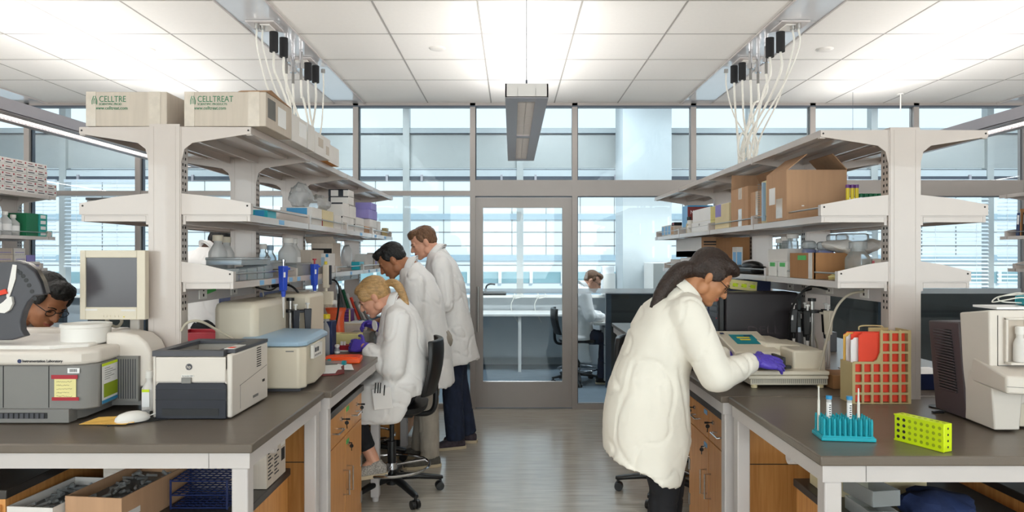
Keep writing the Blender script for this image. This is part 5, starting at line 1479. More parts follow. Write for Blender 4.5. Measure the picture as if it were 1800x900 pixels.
for y in (5.42, 5.53, 5.64, 5.76):
    sb = carton('slide_box', ['blue-white box nearest in the row at the end of the right middle shelf', 'second blue-white box in the end row', 'third blue-white box in the end row', 'last blue-white box in the end row'][k], 'box', 1.285, 1.35, y, y+0.10, Z2, Z2+0.085-0.012*(k == 0), ['carton', 'cartonw', 'cartonw', 'cartonw'][k], labels=[('W', 0.1, 0.9, 0.1, 0.9, 'kraft' if k == 0 else 'btape')], group='small boxes at the far end of the right middle shelf'); k += 1
carton('small_dark_box', 'small dark box with red marks lying on the nearest box of the end row', 'box', 1.29, 1.35, 5.42, 5.52, Z2+0.074, Z2+0.10, 'blackm', labels=[('W', 0.2, 0.6, 0.2, 0.8, 'red')])
# tube rack on the far half, seen above the near bracket
t = thing('vial_rack', 'rack of green and purple capped vials beside the big brown carton', 'rack', (1.70, 3.2, Z2))
MB().box(-0.09, 0.10, -0.03, 0.03, 0, 0.03).build('rack_body', 'clear', t)
for i in range(9):
    pc = 'purple' if i < 3 else 'dgreen'
    h = 0.15 if i < 3 else 0.11
    MB().cyl((-0.08+i*0.02,0,0.02),(-0.08+i*0.02,0,h-0.015),0.008,n=10).build('vial', 'clear' if i > 2 else 'yellow', t)
    MB().cyl((-0.08+i*0.02,0,h-0.015),(-0.08+i*0.02,0,h),0.0095,n=10).build('cap', pc, t)
t.location = (1.58, 3.05, Z2)
# right low shelf
XRl = 1.36
t = open_box('amber open carton holding ice packs on the right low shelf', 1.352, 1.565, 3.06, 3.32, Z3, 0.118, 'kraftd', [], labels=[('W', 0.3, 0.65, 0.72, 0.9, 'gtape'), ('W', 0.05, 0.2, 0.0, 1.0, 'tape')])
MB().box(-0.105, -0.098, -0.13, -0.128, 0.0, 0.118).build('edge_strip', 'kraft', t)
def icepack(x, y, z, w_, label, rz=0):
    t = thing('ice_pack', label, 'ice pack', (x, y, z), rz, 'blue ice packs on the right low shelf')
    MB().box(-w_/2, w_/2, -0.02, 0.02, 0, 0.05).build('gel', 'water', t, bevel=0.012, seg=3)
    MB().box(-w_/2, w_/2, -0.021, 0.021, 0.045, 0.085).build('pack_top', 'clear', t, bevel=0.014, seg=3)
icepack(1.40, 3.22, Z3+0.09, 0.06, 'blue ice pack sticking out at the left end of the amber carton')
icepack(1.44, 3.14, Z3+0.085, 0.07, 'blue ice pack second from the left in the amber carton')
icepack(1.545, 3.24, Z3+0.122, 0.10, 'blue ice pack at the back on the white padded bag', 0.1)
icepack(1.555, 3.12, Z3+0.122, 0.14, 'large blue ice pack resting on the white padded bag', -0.1)
b = MB().ell((0,0,0), (0.14, 0.09, 0.032), None, 28, 12)
for i, v in enumerate(b.v): b.v[i] = v + Vector((0,0,0.014*noise.noise(v*22))) + Vector((0,0,0.02*(v.x/0.14)**2))
o = b.build('padded_bag', 'cartonw', None); o.location = (1.55, 3.10, Z3+0.14); o.rotation_euler = (0, -0.02, 0); tag(o, 'white padded bag lying over the amber carton', 'bag')
o = MB().add([(1.372,2.98,0),(1.50,2.93,0.006),(1.53,3.03,0.004),(1.40,3.04,0.01)], [(0,1,2,3)]).add([(1.36,2.96,0.012),(1.50,2.90,0.012),(1.53,3.0,0.014),(1.41,3.02,0.022)], [(0,1,2,3)]).build('papers', 'ypaper', None, smooth=False); o.location = (0, -0.02, Z3+0.003)
sm = o.modifiers.new('s', 'SOLIDIFY'); sm.thickness = 0.002; tag(o, 'pale yellow papers lying in front of the amber carton', 'papers')
for i, (y, lb) in enumerate(((3.36, 'white bin with green tape nearest the amber carton'), (3.49, 'white bin with green tape further along the right low shelf'))):
    t = open_tray(lb, 1.352, 1.45, y, y+0.11, Z3, Z3+0.075, 'white', 0, None, 'white_bin', 'bin')
    MB().box(-0.0505, -0.0495, -0.035, 0.03, 0.05, 0.07).build('green_tape', 'gtape', t)
t = open_tray('white cardboard tray of tubes on the white bins', 1.36, 1.46, 3.38, 3.62, Z3+0.076, Z3+0.14, 'cartonw', 0, None, 'cardboard_tray', 'box')
MB().prism([(-0.12, 0.06), (-0.12, 0.1), (-0.06, 0.06)], 'X', 0.04, 0.045).build('flap', 'cartonw', t)
for i in range(3):
    bottle(['stack of clear tubes at the left of the white tray', 'clear jar in the middle of the white tray', 'clear jar at the right of the white tray'][i], 1.41, 3.43+i*0.07, Z3+0.082, 0.028, 0.13-0.01*i, 'clear', 'cartonw', 0.9, group='clear jars in the white tray', caph=0.02)
carton('green_vial_box', 'small dark green box behind the clear jars', 'box', 1.47, 1.50, 3.72, 3.76, Z3, Z3+0.2, 'dgreen')
for i, (x, y, lb) in enumerate(((1.475, 2.98, 'large clear carboy jar beside the near right upright'), (1.515, 3.30, 'second clear jar behind the large one by the upright'))):
    x = [1.49, 1.64][i]
    t = bottle(lb, [1.50, 1.53][i], [3.0-0.04, 3.44][i], Z3, 0.052, 0.165, 'clear', 'clear', 0.62, None, 'clear carboy jars', name='carboy', cat='jar', lab=None, caph=0.03)
t = thing('sunglasses_case', 'black shiny case with grey strap on the right low shelf', 'case', (1.415, 4.12, Z3))
MB().box(-0.05, 0.05, -0.23, 0.20, 0, 0.045).build('case_body', 'black', t, bevel=0.02, seg=4)
MB().ell((0, -0.1, 0.045), (0.05, 0.12, 0.03)).build('case_dome', 'black', t)
MB().box(-0.053, 0.0, 0.05, 0.07, 0.0, 0.05).build('strap', 'grey', t)
for (y0_, y1_, h, mm, lb, zo) in ((3.62+0.0,3.68,0.0,'paper','',0),):
    pass
t = carton('kraft_box', 'deep brown cardboard box behind the leaning woman on the low shelf', 'box', 1.42, 1.54, 4.42, 4.75, Z3+0.0, Z3+0.225, 'kraftd')
carton('pack', 'white pack with blue print standing on the low shelf beside the black case', 'box', 1.40, 1.44, 4.26, 4.34, Z3, Z3+0.16, 'cartonw', labels=[('W', 0.1, 0.8, 0.2, 0.8, 'btape'), ('F', 0.1, 0.8, 0.2, 0.8, 'btape')])
t = carton('printed_box', 'upper kraft box with black heading at the far end of the right low shelf', 'box', 1.36, 1.52, 4.9, 5.65, Z3+0.095, Z3+0.24, 'kraft', labels=[('F', 0.1, 0.95, 0.0, 0.3, 'facb'), ('F', 0.1, 0.8, 0.72, 0.8, 'ink'), ('F', 0.1, 0.7, 0.6, 0.66, 'ink'), ('W', 0.0, 1.0, 0.0, 1.0, 'paper'), ('W', 0.0, 1.0, 0.0, 0.32, 'bluec')])
t = carton('printed_box', 'lower kraft box of the two at the far end of the right low shelf', 'box', 1.36, 1.50, 4.95, 5.5, Z3, Z3+0.09, 'kraft', labels=[('F', 0.1, 0.8, 0.6, 0.8, 'ink'), ('W', 0.0, 1.0, 0.0, 1.0, 'paper'), ('W', 0.0, 1.0, 0.0, 0.5, 'btape')])
carton('red_pack', 'white and red pack beside the head of the leaning woman', 'box', 1.365, 1.42, 4.5, 4.72, Z3, Z3+0.11, 'cartonw', labels=[('F', 0.0, 1.0, 0.75, 0.95, 'red')])
open_tray('small open white and pink box last on the right low shelf', 1.36, 1.43, 5.55, 5.85, Z3, Z3+0.075, 'cartonw', 0, None, 'white_tray', 'box')

# small shelf box on the far right side of the right unit
carton('small_pack', 'small pale pack with red corner on the right side low shelf', 'box', 1.74, 1.86, 3.3, 3.4, Z3, Z3+0.09, 'carton', labels=[('F', 0.0, 0.1, 0.6, 0.9, 'red'), ('F', 0.9, 1.0, 0.6, 0.9, 'red')])

# far right row: books
k = 0
bx = [('navy','grey-blue book leaning at the left end of the far right row',0.035,0.19),('kraftd','brown book end panel between the first books',0.012,0.22),('blackm','thin black book in the far right row',0.02,0.19),('navy','dark blue book in the far right row',0.022,0.18),('btape','thick pale blue book in the far right row',0.04,0.21),('cartonw','white book beside the pale blue one',0.03,0.20),('red','white and red book at the right end of the row',0.045,0.215)]
y = 5.68
for mm, lb, w_, h in bx:
    t = thing('book', lb, 'book', (4.27, y, Z2), group='books on the far right shelf')
    t.rotation_euler = (0.08 if mm != 'kraftd' else 0, 0, 0)
    MB().box(-0.08, 0.08, -w_, 0, 0, h).build('cover', mm, t, bevel=0.002)
    MB().box(-0.07, 0.0805, -w_+0.003, -0.003, 0.003, h-0.003).build('pages', 'paper', t)
    MB().box(-0.081, -0.08, -w_*0.8, -w_*0.2, h*0.5, h*0.9).build('title_panel', 'paper' if mm in ('navy', 'red') else 'grey', t)
    y -= w_+0.012
carton('flat_carton', 'small white carton on the far right low shelf', 'box', 4.27, 4.40, 5.3, 5.6, Z3, Z3+0.04, 'cartonw'); carton('flat_carton', 'small tan carton on top of the far right low shelf', 'box', 4.28, 4.38, 5.32, 5.5, Z3+0.041, Z3+0.075, 'kraft')

# ------------------------------------------------------------ things on the right bench
def plate_reader():
    L = Vector((1.23, 3.04, B))
    t = thing('plate_reader', 'cream plate reader with blue display panel and open black carriage', 'lab instrument', L)
    x0, x1 = 1.045, 1.412
    for x in (x0+0.04, x1-0.03):
        for y in (3.06, 3.42): MB().cyl((x,y,B),(x,y,B+0.014),0.014).build('foot', 'cream', t, off=L)
    m = MB().use('beige').box(x0+0.02, x1, 3.05, 3.50, B+0.012, 0.975)
    m.build('base', None, t, bevel=0.004, off=L)
    m = MB().use('gap')
    x = x0+0.03
    while x < x1-0.01: m.box(x, x+0.002, 3.0488, 3.0505, B+0.02, 0.95); x += 0.009
    m.build('base_ribs', None, t, off=L, smooth=False)
    m = MB().use('beige').box(x0-0.005, x1-0.02, 3.0, 3.3, 0.958, 0.974).box(x0, x1-0.018, 2.995, 3.3, 0.976, 0.994)
    m.build('tray_ledge', None, t, bevel=0.004, off=L)
    m = MB().use('beige').box(1.265, x1, 3.07, 3.5, 0.975, 1.075)
    m.build('right_housing', None, t, bevel=0.01, seg=3, off=L)
    m = MB().use('beige').hull8([(x0+0.14,3.20,0.99),(x1-0.005,3.20,0.99),(x1-0.005,3.52,0.99),(x0+0.02,3.52,0.99)], [(x0+0.16,3.24,1.09),(x1-0.05,3.22,1.078),(x1-0.10,3.48,1.095),(x0+0.12,3.5,1.095)])
    m.build('top_housing', None, t, bevel=0.008, seg=3, off=L)
    m = MB().use('beige').hull8([(x0-0.01,3.16,0.99),(x0+0.20,3.16,0.99),(x0+0.20,3.46,0.99),(x0-0.01,3.46,0.99)], [(x0-0.012,3.16,1.055),(x0+0.20,3.16,1.055),(x0+0.205,3.48,1.118),(x0-0.012,3.48,1.118)])
    m.build('console', None, t, bevel=0.006, seg=3, off=L)
    # display parallel to console top
    def top(u, v, e=0.0015):
        return Vector((x0-0.01+u*0.21, 3.16+v*0.32-e*0.3, 1.055+v*0.063+e))
    def q(u0,u1,v0,v1,mm,e): return MB().use(mm).add([top(u0,v0,e),top(u1,v0,e),top(u1,v1,e),top(u0,v1,e)],[(0,1,2,3)])
    q(0.22,0.78,0.35,0.80,'tealc',0.0016).build('display', None, t, off=L, smooth=False)
    q(0.35,0.65,0.62,0.68,'yellow',0.0022).build('display_text', None, t, off=L, smooth=False)
    q(0.38,0.62,0.52,0.58,'yellow',0.0022).build('display_text', None, t, off=L, smooth=False)
    q(0.55,0.72,0.70,0.76,'navy',0.0022).build('display_text', None, t, off=L, smooth=False)
    q(0.05,0.15,0.82,0.9,'navy',0.0016).build('badge', None, t, off=L, smooth=False)
    m = MB().use('black').box(1.03+0.0, 1.215, 3.03, 3.20, 0.995, 1.005).box(1.03,1.215,3.03,3.04,1.0,1.016).box(1.03,1.04,3.03,3.2,1.0,1.016).box(1.20,1.215,3.03,3.2,1.0,1.05).box(1.215,1.245,3.04,3.06,0.998,1.012)
    m.build('plate_carriage', None, t, bevel=0.002, off=L)
    return t
plate_reader()

def tower():
    L = Vector((1.31, 3.7, B))
    t = thing('computer_tower', 'dark grey computer tower standing behind the plate reader', 'computer', L)
    x0, x1, y0, y1, zt = 1.125, 1.512, 3.60, 3.78, 1.308
    MB().box(x0, x1, y0, y1, B+0.008, zt).build('case', 'tower', t, bevel=0.012, seg=3, off=L)
    m = MB().use('black').box(x0-0.035, x0, y0+0.0, y1, B+0.008, zt+0.004)
    m.build('front_bezel', None, t, bevel=0.01, seg=3, off=L)
    m = MB().use('greyd')
    for i in range(4): m.box(x0-0.038, x0-0.034, y0+0.02, y1-0.02, 1.27-i*0.032, 1.292-i*0.032)
    z = 1.12
    while z > B+0.05: m.box(x0-0.037, x0-0.034, y0+0.02, y1-0.02, z, z+0.004); z -= 0.01
    m.build('drive_bay', None, t, off=L, smooth=False)
    MB().use('red').box(x0-0.037, x0-0.034, y0+0.03, y0+0.045, 1.165, 1.172).build('led', mat('led_red', '#ff2030', emis='#ff2030', estr=3), t, off=L)
    MB().use('brushed').ell((x0-0.036, y0+0.05, 1.08), (0.003, 0.012, 0.018)).build('badge', None, t, off=L)
    text('DELL', 0.06, (1.328-L.x, y0-0.0008-L.y, 1.09-L.z), FRONT, 'logo', t, 'embossed_lettering', 'CENTER', sx=1.35)
    MB().box(x0-0.02, x1-0.01, y0+0.01, y1-0.01, 0.911, B+0.01).build('foot', 'black', t, off=L)
tower()
t = thing('desk_phone', 'black desk phone behind the arm of the leaning woman', 'phone', (1.08, 3.95, B), -0.5)
MB().hull8([(-0.1,-0.1,0),(0.1,-0.1,0),(0.1,0.1,0),(-0.1,0.1,0)], [(-0.1,-0.1,0.03),(0.1,-0.1,0.03),(0.1,0.1,0.13),(-0.1,0.1,0.13)]).build('body', 'black', t, bevel=0.004)
MB().tube([(-0.08,-0.10,0.06),(-0.085,-0.06,0.10),(-0.085,0.05,0.15),(-0.08,0.09,0.15)], 0.017).build('handset', 'greyd', t)
m = MB().use('white')
for i in range(4):
    for j in range(4): m.rbox((-0.02+i*0.025, -0.06+j*0.03, 0.05+j*0.015), (0.016, 0.018, 0.006), rotx(0.46))
m.build('keypad', None, t, smooth=False)
t = thing('keyboard', 'black keyboard lying beside the computer tower', 'keyboard', (1.0, 3.5, B), 0.25)
MB().box(-0.07, 0.07, -0.16, 0.2, 0, 0.02).build('base', 'black', t, bevel=0.004)
m = MB().use('greyd')
for i in range(6):
    for j in range(14): m.box(-0.062+i*0.021, -0.062+i*0.021+0.017, -0.15+j*0.0245, -0.15+j*0.0245+0.02, 0.02, 0.025)
m.build('keys', None, t, smooth=False)
carton('magazine_file', 'grey file box with papers behind the woman, next to the phone', 'file', 1.13, 1.22, 4.25, 4.5, B, B+0.27, 'carton', labels=[('W', 0.1, 0.3, 0.1, 0.9, 'kraft'), ('W', 0.5, 0.7, 0.1, 0.9, 'paper')])
t = thing('flat_monitor', 'monitor with blue bar below the yellow note board, facing away', 'monitor', (1.33, 4.05, B))
MB().box(-0.17, 0.2, -0.02, 0.02, 0.15, 0.45).build('screen_back', 'navy', t, bevel=0.008)
MB().box(-0.04, 0.04, 0.02, 0.05, 0.01, 0.3).build('stand', 'black', t); MB().box(-0.12, 0.12, -0.08, 0.1, 0, 0.012).build('base', 'black', t)
t = thing('note_board', 'yellow handwritten note grid propped under the right low shelf', 'note', (1.30, 3.9, 1.315))
MB().rbox((0, 0, 0.02), (0.20, 0.002, 0.055), roty(0.1)).build('sheet', 'ypaper', t, smooth=False)
m = MB().use('lime')
for i in range(4): m.rbox((-0.075+i*0.05, -0.0015, 0.025-(i*0.005)), (0.03, 0.001, 0.02), roty(0.1))
m.use('ink')
for i in range(8): m.rbox((-0.08+i*0.023, -0.002, 0.012+0.014*(i % 2)), (0.014, 0.001, 0.0015), roty(0.1))
m.build('handwritten_notes', None, t, smooth=False)

def file_box():
    x0, x1, y0 = 1.36, 1.582, 2.72
    L = Vector(((x0+x1)/2, y0, B))
    t = thing('magazine_holder', 'tan lattice file holder full of red folders on the right bench', 'file holder', L)
    zt = 1.205; H = zt-B; W = x1-x0
    nx, nz = 6, 7
    cw, ch = W/nx, (H-0.008)/nz
    m = MB().use('tan')
    def cell(i, j): return (i >= 3) or (j < 4)
    b_ = 0.0045
    for i in range(nx+1):
        top = H if i >= 3 else 4*ch
        x = -W/2+i*cw
        wv = b_*1.3 if i in (0, nx) else b_
        m.box(x-wv, x+wv, -0.004, 0.004, 0, top)
    for j in range(nz+1):
        xa = -W/2 if j <= 4 else -W/2+3*cw
        m.box(xa+0.0003, W/2-0.0003, -0.0036, 0.0036, max(0.0003, j*ch-b_), j*ch+b_)
    # rounded corners of the cells
    for i in range(nx):
        for j in range(nz):
            if not cell(i, j): continue
            xa, xb, za, zb = -W/2+i*cw+b_*0.8, -W/2+(i+1)*cw-b_*0.8, j*ch+b_*0.8, (j+1)*ch-b_*0.8
            r = 0.006
            for cx, cz, sx_, sz_ in ((xa,za,1,1),(xb,za,-1,1),(xb,zb,-1,-1),(xa,zb,1,-1)):
                m.prism([(cx,cz),(cx+sx_*r,cz),(cx+sx_*r*0.3,cz+sz_*r*0.3),(cx,cz+sz_*r)], 'Y', -0.0032, 0.0032)
    m.prism([(-W/2+3*cw-b_, 4*ch), (-W/2+3*cw-b_, 6*ch), (-W/2+3*cw-0.006, 5*ch), (-W/2+3*cw-0.018, 4*ch+0.012), (-W/2+3*cw-0.04, 4*ch)], 'Y', -0.0034, 0.0034)
    m.build('front_lattice', None, t, smooth=False)
    m = MB().use('tan').box(-W/2-0.004, -W/2, 0, 0.10, 0, 4*ch).box(W/2-0.004, W/2+0.002, 0, 0.10, 0, H).box(-W/2, W/2, 0.0, 0.10, 0, 0.004)
    m.box(-W/2, W/2, 0.096, 0.10, 0, 4*ch).box(0, W/2, 0.096, 0.10, 0, H)
    m.tube([(-0.04, 0.098, H-0.01), (-0.03, 0.098, H+0.006), (0.05, 0.098, H+0.006), (0.06, 0.098, H-0.005)], 0.003)
    m.build('holder_shell', None, t, smooth=False)
    cols_ = [('envelope', 0.012, 0.045, -0.004), ('paper', 0.03, 0.02, 0.01), ('redf', 0.05, 0.02, 0.012), ('redf', 0.065, 0.0, 0.01), ('cream', 0.08, 0.0, 0.0)]
    k = 0
    for mm, y, dz, xo in (('redf', 0.012, 0.0, 0.026), ('paper', 0.03, -0.022, 0.004), ('redf', 0.045, 0.0, 0.012), ('cartonw', 0.06, -0.012, 0.0), ('envelope', 0.075, -0.006, -0.004), ('redf', 0.088, -0.004, 0.004)):
        lb = ['front red folder showing through the tan lattice', 'white sheet bundle behind the front red folder', 'second red folder in the tan holder', 'white folder in the middle of the tan holder', 'cream folder near the back of the tan holder', 'rearmost red folder in the tan holder'][k]; k += 1
        o = MB().prism([(-W/2+0.002, 0.006), (W/2-0.005, 0.006), (W/2-0.01, H-0.012+dz), (-W/2+0.016+xo, H-0.012+dz), (-W/2+0.010+xo, H-0.02+dz), (-W/2+0.002+xo, H-0.022+dz), (-W/2+0.002+xo, 4*ch-0.003), (-W/2+0.002, 4*ch-0.003)], 'Y', 0, 0.006).build('folder', mm, None, bevel=0.001)
        o.location = (L.x, L.y+y, L.z); tag(o, lb, 'folder', 'folders in the tan holder')
file_box()
o = MB().lathe([(0.0,0),(0.036,0),(0.036,0.004),(0.0,0.005)],(0,0,0),28).build('black_coaster', 'black', None); o.location = (1.665, 2.66, B); tag(o, 'flat black disc lying at the foot of the right upright', 'disc')
o = MB().box(-0.02,0.02,-0.008,0.008,0,0.006).build('black_clip', 'black', None, bevel=0.002); o.location = (1.60, 2.565, B); tag(o, 'tiny black clip lying beside the plum-grey analyzer', 'clip')

def right_analyzer():
    L = Vector((1.95, 2.5, B))
    t = thing('blood_analyzer', 'large cream analyzer with plum-grey louvred side at the right edge', 'lab analyzer', L)
    # louvred rear part
    m = MB().use('vent').hull8([(1.625,2.44,B+0.005),(2.5,2.44,B+0.005),(2.5,2.78,B+0.005),(1.625,2.62,B+0.005)], [(1.59,2.43,1.265),(2.5,2.43,1.265),(2.5,2.76,1.255),(1.585,2.60,1.255)])
    m.build('rear_cabinet', None, t, bevel=0.005, off=L)
    m = MB().use('black')
    for i in range(22):
        z = 1.005+i*0.0105
        f = (z-B)/0.35; x = 1.624-0.036*f
        m.use('vent').rbox((x-0.002, 2.525, z), (0.006, 0.10, 0.004), roty(0.5))
        m.use('blackm').rbox((x+0.0005, 2.525, z+0.0045), (0.002, 0.10, 0.004), roty(0.1))
    m.build('louvres', None, t, off=L, smooth=False)
    # cream shell
    m = MB().use('beige2')
    m.hull8([(1.612,2.30,1.0),(2.5,2.30,1.0),(2.5,2.45,1.0),(1.622,2.45,1.0)], [(1.608,2.30,1.318),(2.5,2.30,1.318),(2.5,2.44,1.31),(1.585,2.42,1.30)])
    m.build('upper_shell', None, t, bevel=0.006, seg=3, off=L)
    m = MB().use('beige2').hull8([(1.615,2.285,B+0.006),(1.70,2.285,B+0.006),(1.72,2.45,B+0.006),(1.625,2.45,B+0.006)], [(1.606,2.29,1.10),(1.72,2.29,1.10),(1.72,2.45,1.10),(1.617,2.45,1.10)])
    m.build('side_foot', None, t, bevel=0.005, off=L)
    MB().box(1.70, 2.5, 2.33, 2.45, B+0.006, 1.05).build('lower_recess', 'beige', t, bevel=0.004, off=L)
    m = MB().use('beige2').hull8([(1.592,2.20,1.055),(2.5,1.95,1.03),(2.5,2.4,1.05),(1.615,2.4,1.06)], [(1.592,2.20,1.112),(2.5,1.95,1.10),(2.5,2.4,1.135),(1.615,2.4,1.15)])
    m.build('work_deck', None, t, bevel=0.008, seg=3, off=L)
    m = MB().use('gap').add([(1.5935,2.1985,1.078),(2.5,1.9485,1.060),(2.5,1.9485,1.0615),(1.5935,2.1985,1.0795)], [(0,1,2,3)])
    m.build('deck_seam', None, t, off=L, smooth=False)
    # niche frame on the front face
    yf = 2.299
    m = MB().use('slot').box(1.635, 1.6355+0.001, yf-0.001, yf, 1.13, 1.30).box(1.635, 2.4, yf-0.001, yf, 1.13, 1.1315)
    m.build('panel_outline', None, t, off=L, smooth=False)
    m = MB().use('carton').box(1.662, 1.727, yf-0.0015, yf, 1.148, 1.285).box(1.742, 2.0, yf-0.0015, yf, 1.148, 1.285)
    m.build('niche', None, t, off=L, smooth=False)
    m = MB().use('beige2')
    for x in (1.660, 1.727): m.box(x-0.004, x+0.004, yf-0.012, yf, 1.14, 1.292)
    m.box(1.656, 1.731, yf-0.012, yf, 1.285, 1.293).box(1.656, 1.731, yf-0.035, yf, 1.137, 1.146)
    m.build('niche_frame', None, t, bevel=0.002, off=L)
    m = MB().tube([(1.745,yf-0.008,1.27),(1.745,yf-0.008,1.16),(1.75,yf-0.008,1.152),(1.9,yf-0.008,1.152)], 0.003).tube([(1.745,yf-0.008,1.27),(1.755,yf-0.01,1.278),(1.77,yf-0.008,1.27)], 0.003)
    m.build('tubing', 'tan', t, off=L)
    m = MB().use('grey').box(1.765, 1.9, yf-0.02, yf, 1.20, 1.26).use('clear').cyl((1.775,yf-0.025,1.21),(1.775,yf-0.025,1.255),0.008).cyl((1.80,yf-0.025,1.22),(1.80,yf-0.025,1.27),0.008)
    m.use('white').box(1.76, 1.9, yf-0.016, yf, 1.155, 1.19)
    m.build('valve_block', None, t, off=L)
    MB().lathe([(0.0,0.0),(0.06,0.0),(0.063,0.003),(0.0,0.004)],(1.80,2.16,1.112),24,sx=1.2,sy=0.5).build('deck_dish', 'carton', t, off=L)
    return t
right_analyzer()
t = bottle('white square reagent bottle in the niche of the right analyzer', 1.694, 2.278, 1.147, 0.019, 0.117, 'cartonw', 'white', 0.62, None, name='reagent_bottle')
o = MB().box(1.64, 1.86, 2.31, 2.43, 1.3195, 1.327).build('paper_sheets', 'paper', None); tag(o, 'white papers lying on top of the right analyzer', 'papers')
t = thing('teal_adapter', 'teal plastic adapter on top of the right analyzer', 'adapter', (1.82, 2.37, 1.328))
MB().box(-0.05, 0.09, -0.04, 0.04, 0, 0.035).build('body', 'teal', t, bevel=0.01)
MB().box(-0.055, -0.045, -0.02, 0.02, 0.005, 0.02).build('clip', 'tealc', t)
o = MB().tube([(0.05,0,0.02),(0.0,-0.03,0.03),(-0.05,-0.02,0.02),(-0.07,0.01,0.012),(-0.03,0.03,0.03),(0.03,0.0,0.04),(-0.02,-0.035,0.045),(-0.06,-0.01,0.03),(-0.02,0.03,0.012),(0.05,0.01,0.008)], 0.0022, n=6).build('coiled_wire', 'hose'); o.location = (1.73, 2.35, 1.329)
tag(o, 'coiled white wire beside the teal adapter', 'wire')

# teal tube rack with pegs
def teal_rack():
    L = Vector((1.075, 2.215, B)); rz = -0.12
    t = thing('peg_rack', 'teal drying rack with rows of pegs near the right bench corner', 'rack', L, rz)
    MB().box(-0.083, 0.083, -0.05, 0.05, 0, 0.012).build('base', 'teal', t, bevel=0.002)
    MB().box(-0.078, 0.078, -0.045, 0.045, 0.012, 0.016).build('base_step', 'teal', t)
    proto = None
    for j in range(5):
        for i in range(10):
            x, y = -0.072+i*0.016, -0.04+j*0.02
            if proto is None:
                proto = MB().cyl((0,0,0.016),(0,0,0.064),0.0042,n=10).cyl((0,0,0.064),(0,0,0.07),0.003,n=8).build('peg', 'teal', t)
                proto.location = (x, y, 0)
            else:
                o = proto.copy(); COL.objects.link(o); o.parent = t; o.location = (x, y, 0)
    return L
teal_rack()
for i, (px, Y, lb) in enumerate(((1457, 2.225, 'teal-capped tube standing at the left in the teal rack'), (1493, 2.215, 'teal-capped tube standing at the right in the teal rack'))):
    x = (px-900)*Y/F
    t = thing('centrifuge_tube', lb, 'tube', (x, Y, B+0.018), group='tubes standing in the teal rack')
    MB().cyl((0,0,0.01),(0,0,0.105),0.0075).cyl((0,0,0.01),(0,0,0),0.0075,0.002).build('tube_body', 'bottle', t)
    MB().cyl((0,0,0.105),(0,0,0.116),0.0095,n=18).build('cap', 'bluec', t)
    MB().lathe([(0.0079,0.045),(0.0079,0.095)],(0,0,0),16).build('label', 'paper', t)
    m = MB()
    for q in range(6): m.box(-0.0035+0.001*(q % 2), 0.003, -0.0086, -0.0078, 0.050+q*0.007, 0.053+q*0.007)
    m.build('handwriting', 'ink', t)
for px, Y, lb in ((1439, 2.235, 'thin white dropper standing at the left of the teal rack'), (1509, 2.20, 'thin white dropper standing at the right of the teal rack')):
    o = MB().cyl((0,0,0.0),(0,0,0.10),0.0042,n=10).cyl((0,0,0.10),(0,0,0.145),0.0032,0.002,n=10).build('dropper', 'hose', None)
    o.location = ((px-900)*Y/F, Y, B+0.018); tag(o, lb, 'dropper', 'droppers in the teal rack')

def lime_rack():
    a, c = Vector((1.227, 2.19)), Vector((1.294, 2.045))
    d = (c-a); Ln = d.length; ang = math.atan2(d.y, d.x)
    mid = (a+c)/2; n_ = Vector((-d.y, d.x)).normalized()
    ctr = mid + n_*0.019
    t = thing('tube_rack', 'lime yellow tube rack standing on edge on the right bench', 'rack', (ctr.x, ctr.y, B), ang)
    h = 0.084; w = 0.019; hl = Ln/2
    MB().box(-hl, hl, -w, w, 0, h).build('rack_body', 'lime', t, bevel=0.0015)
    m = MB().use('lime').box(-hl-0.001, hl+0.001, -w-0.002, -w, 0, 0.004).box(-hl-0.001, hl+0.001, -w-0.002, -w, h-0.004, h)
    m.build('rim', None, t)
    for i in range(8):
        for j in range(4):
            x = -hl+0.013+i*(Ln-0.026)/7; z = 0.014+j*0.0185
            MB().use('limed' if i > 1 else 'slot').cyl((x,-w-0.0004,z),(x,-w+0.003,z),0.0052,n=14).build('hole', None, t)
    for j in range(4):
        z = 0.014+j*0.0185
        MB().use('slot').cyl((hl-0.003,0,z),(hl+0.0004,0,z),0.0036,n=12).build('end_hole', None, t)
        for k in (0,):
            pass
    for i in range(8):
        x = -hl+0.013+i*(Ln-0.026)/7
        MB().use('limed').cyl((x,0.0,h-0.002),(x,0.0,h+0.0004),0.005,n=12).build('top_hole', None, t)
lime_rack()

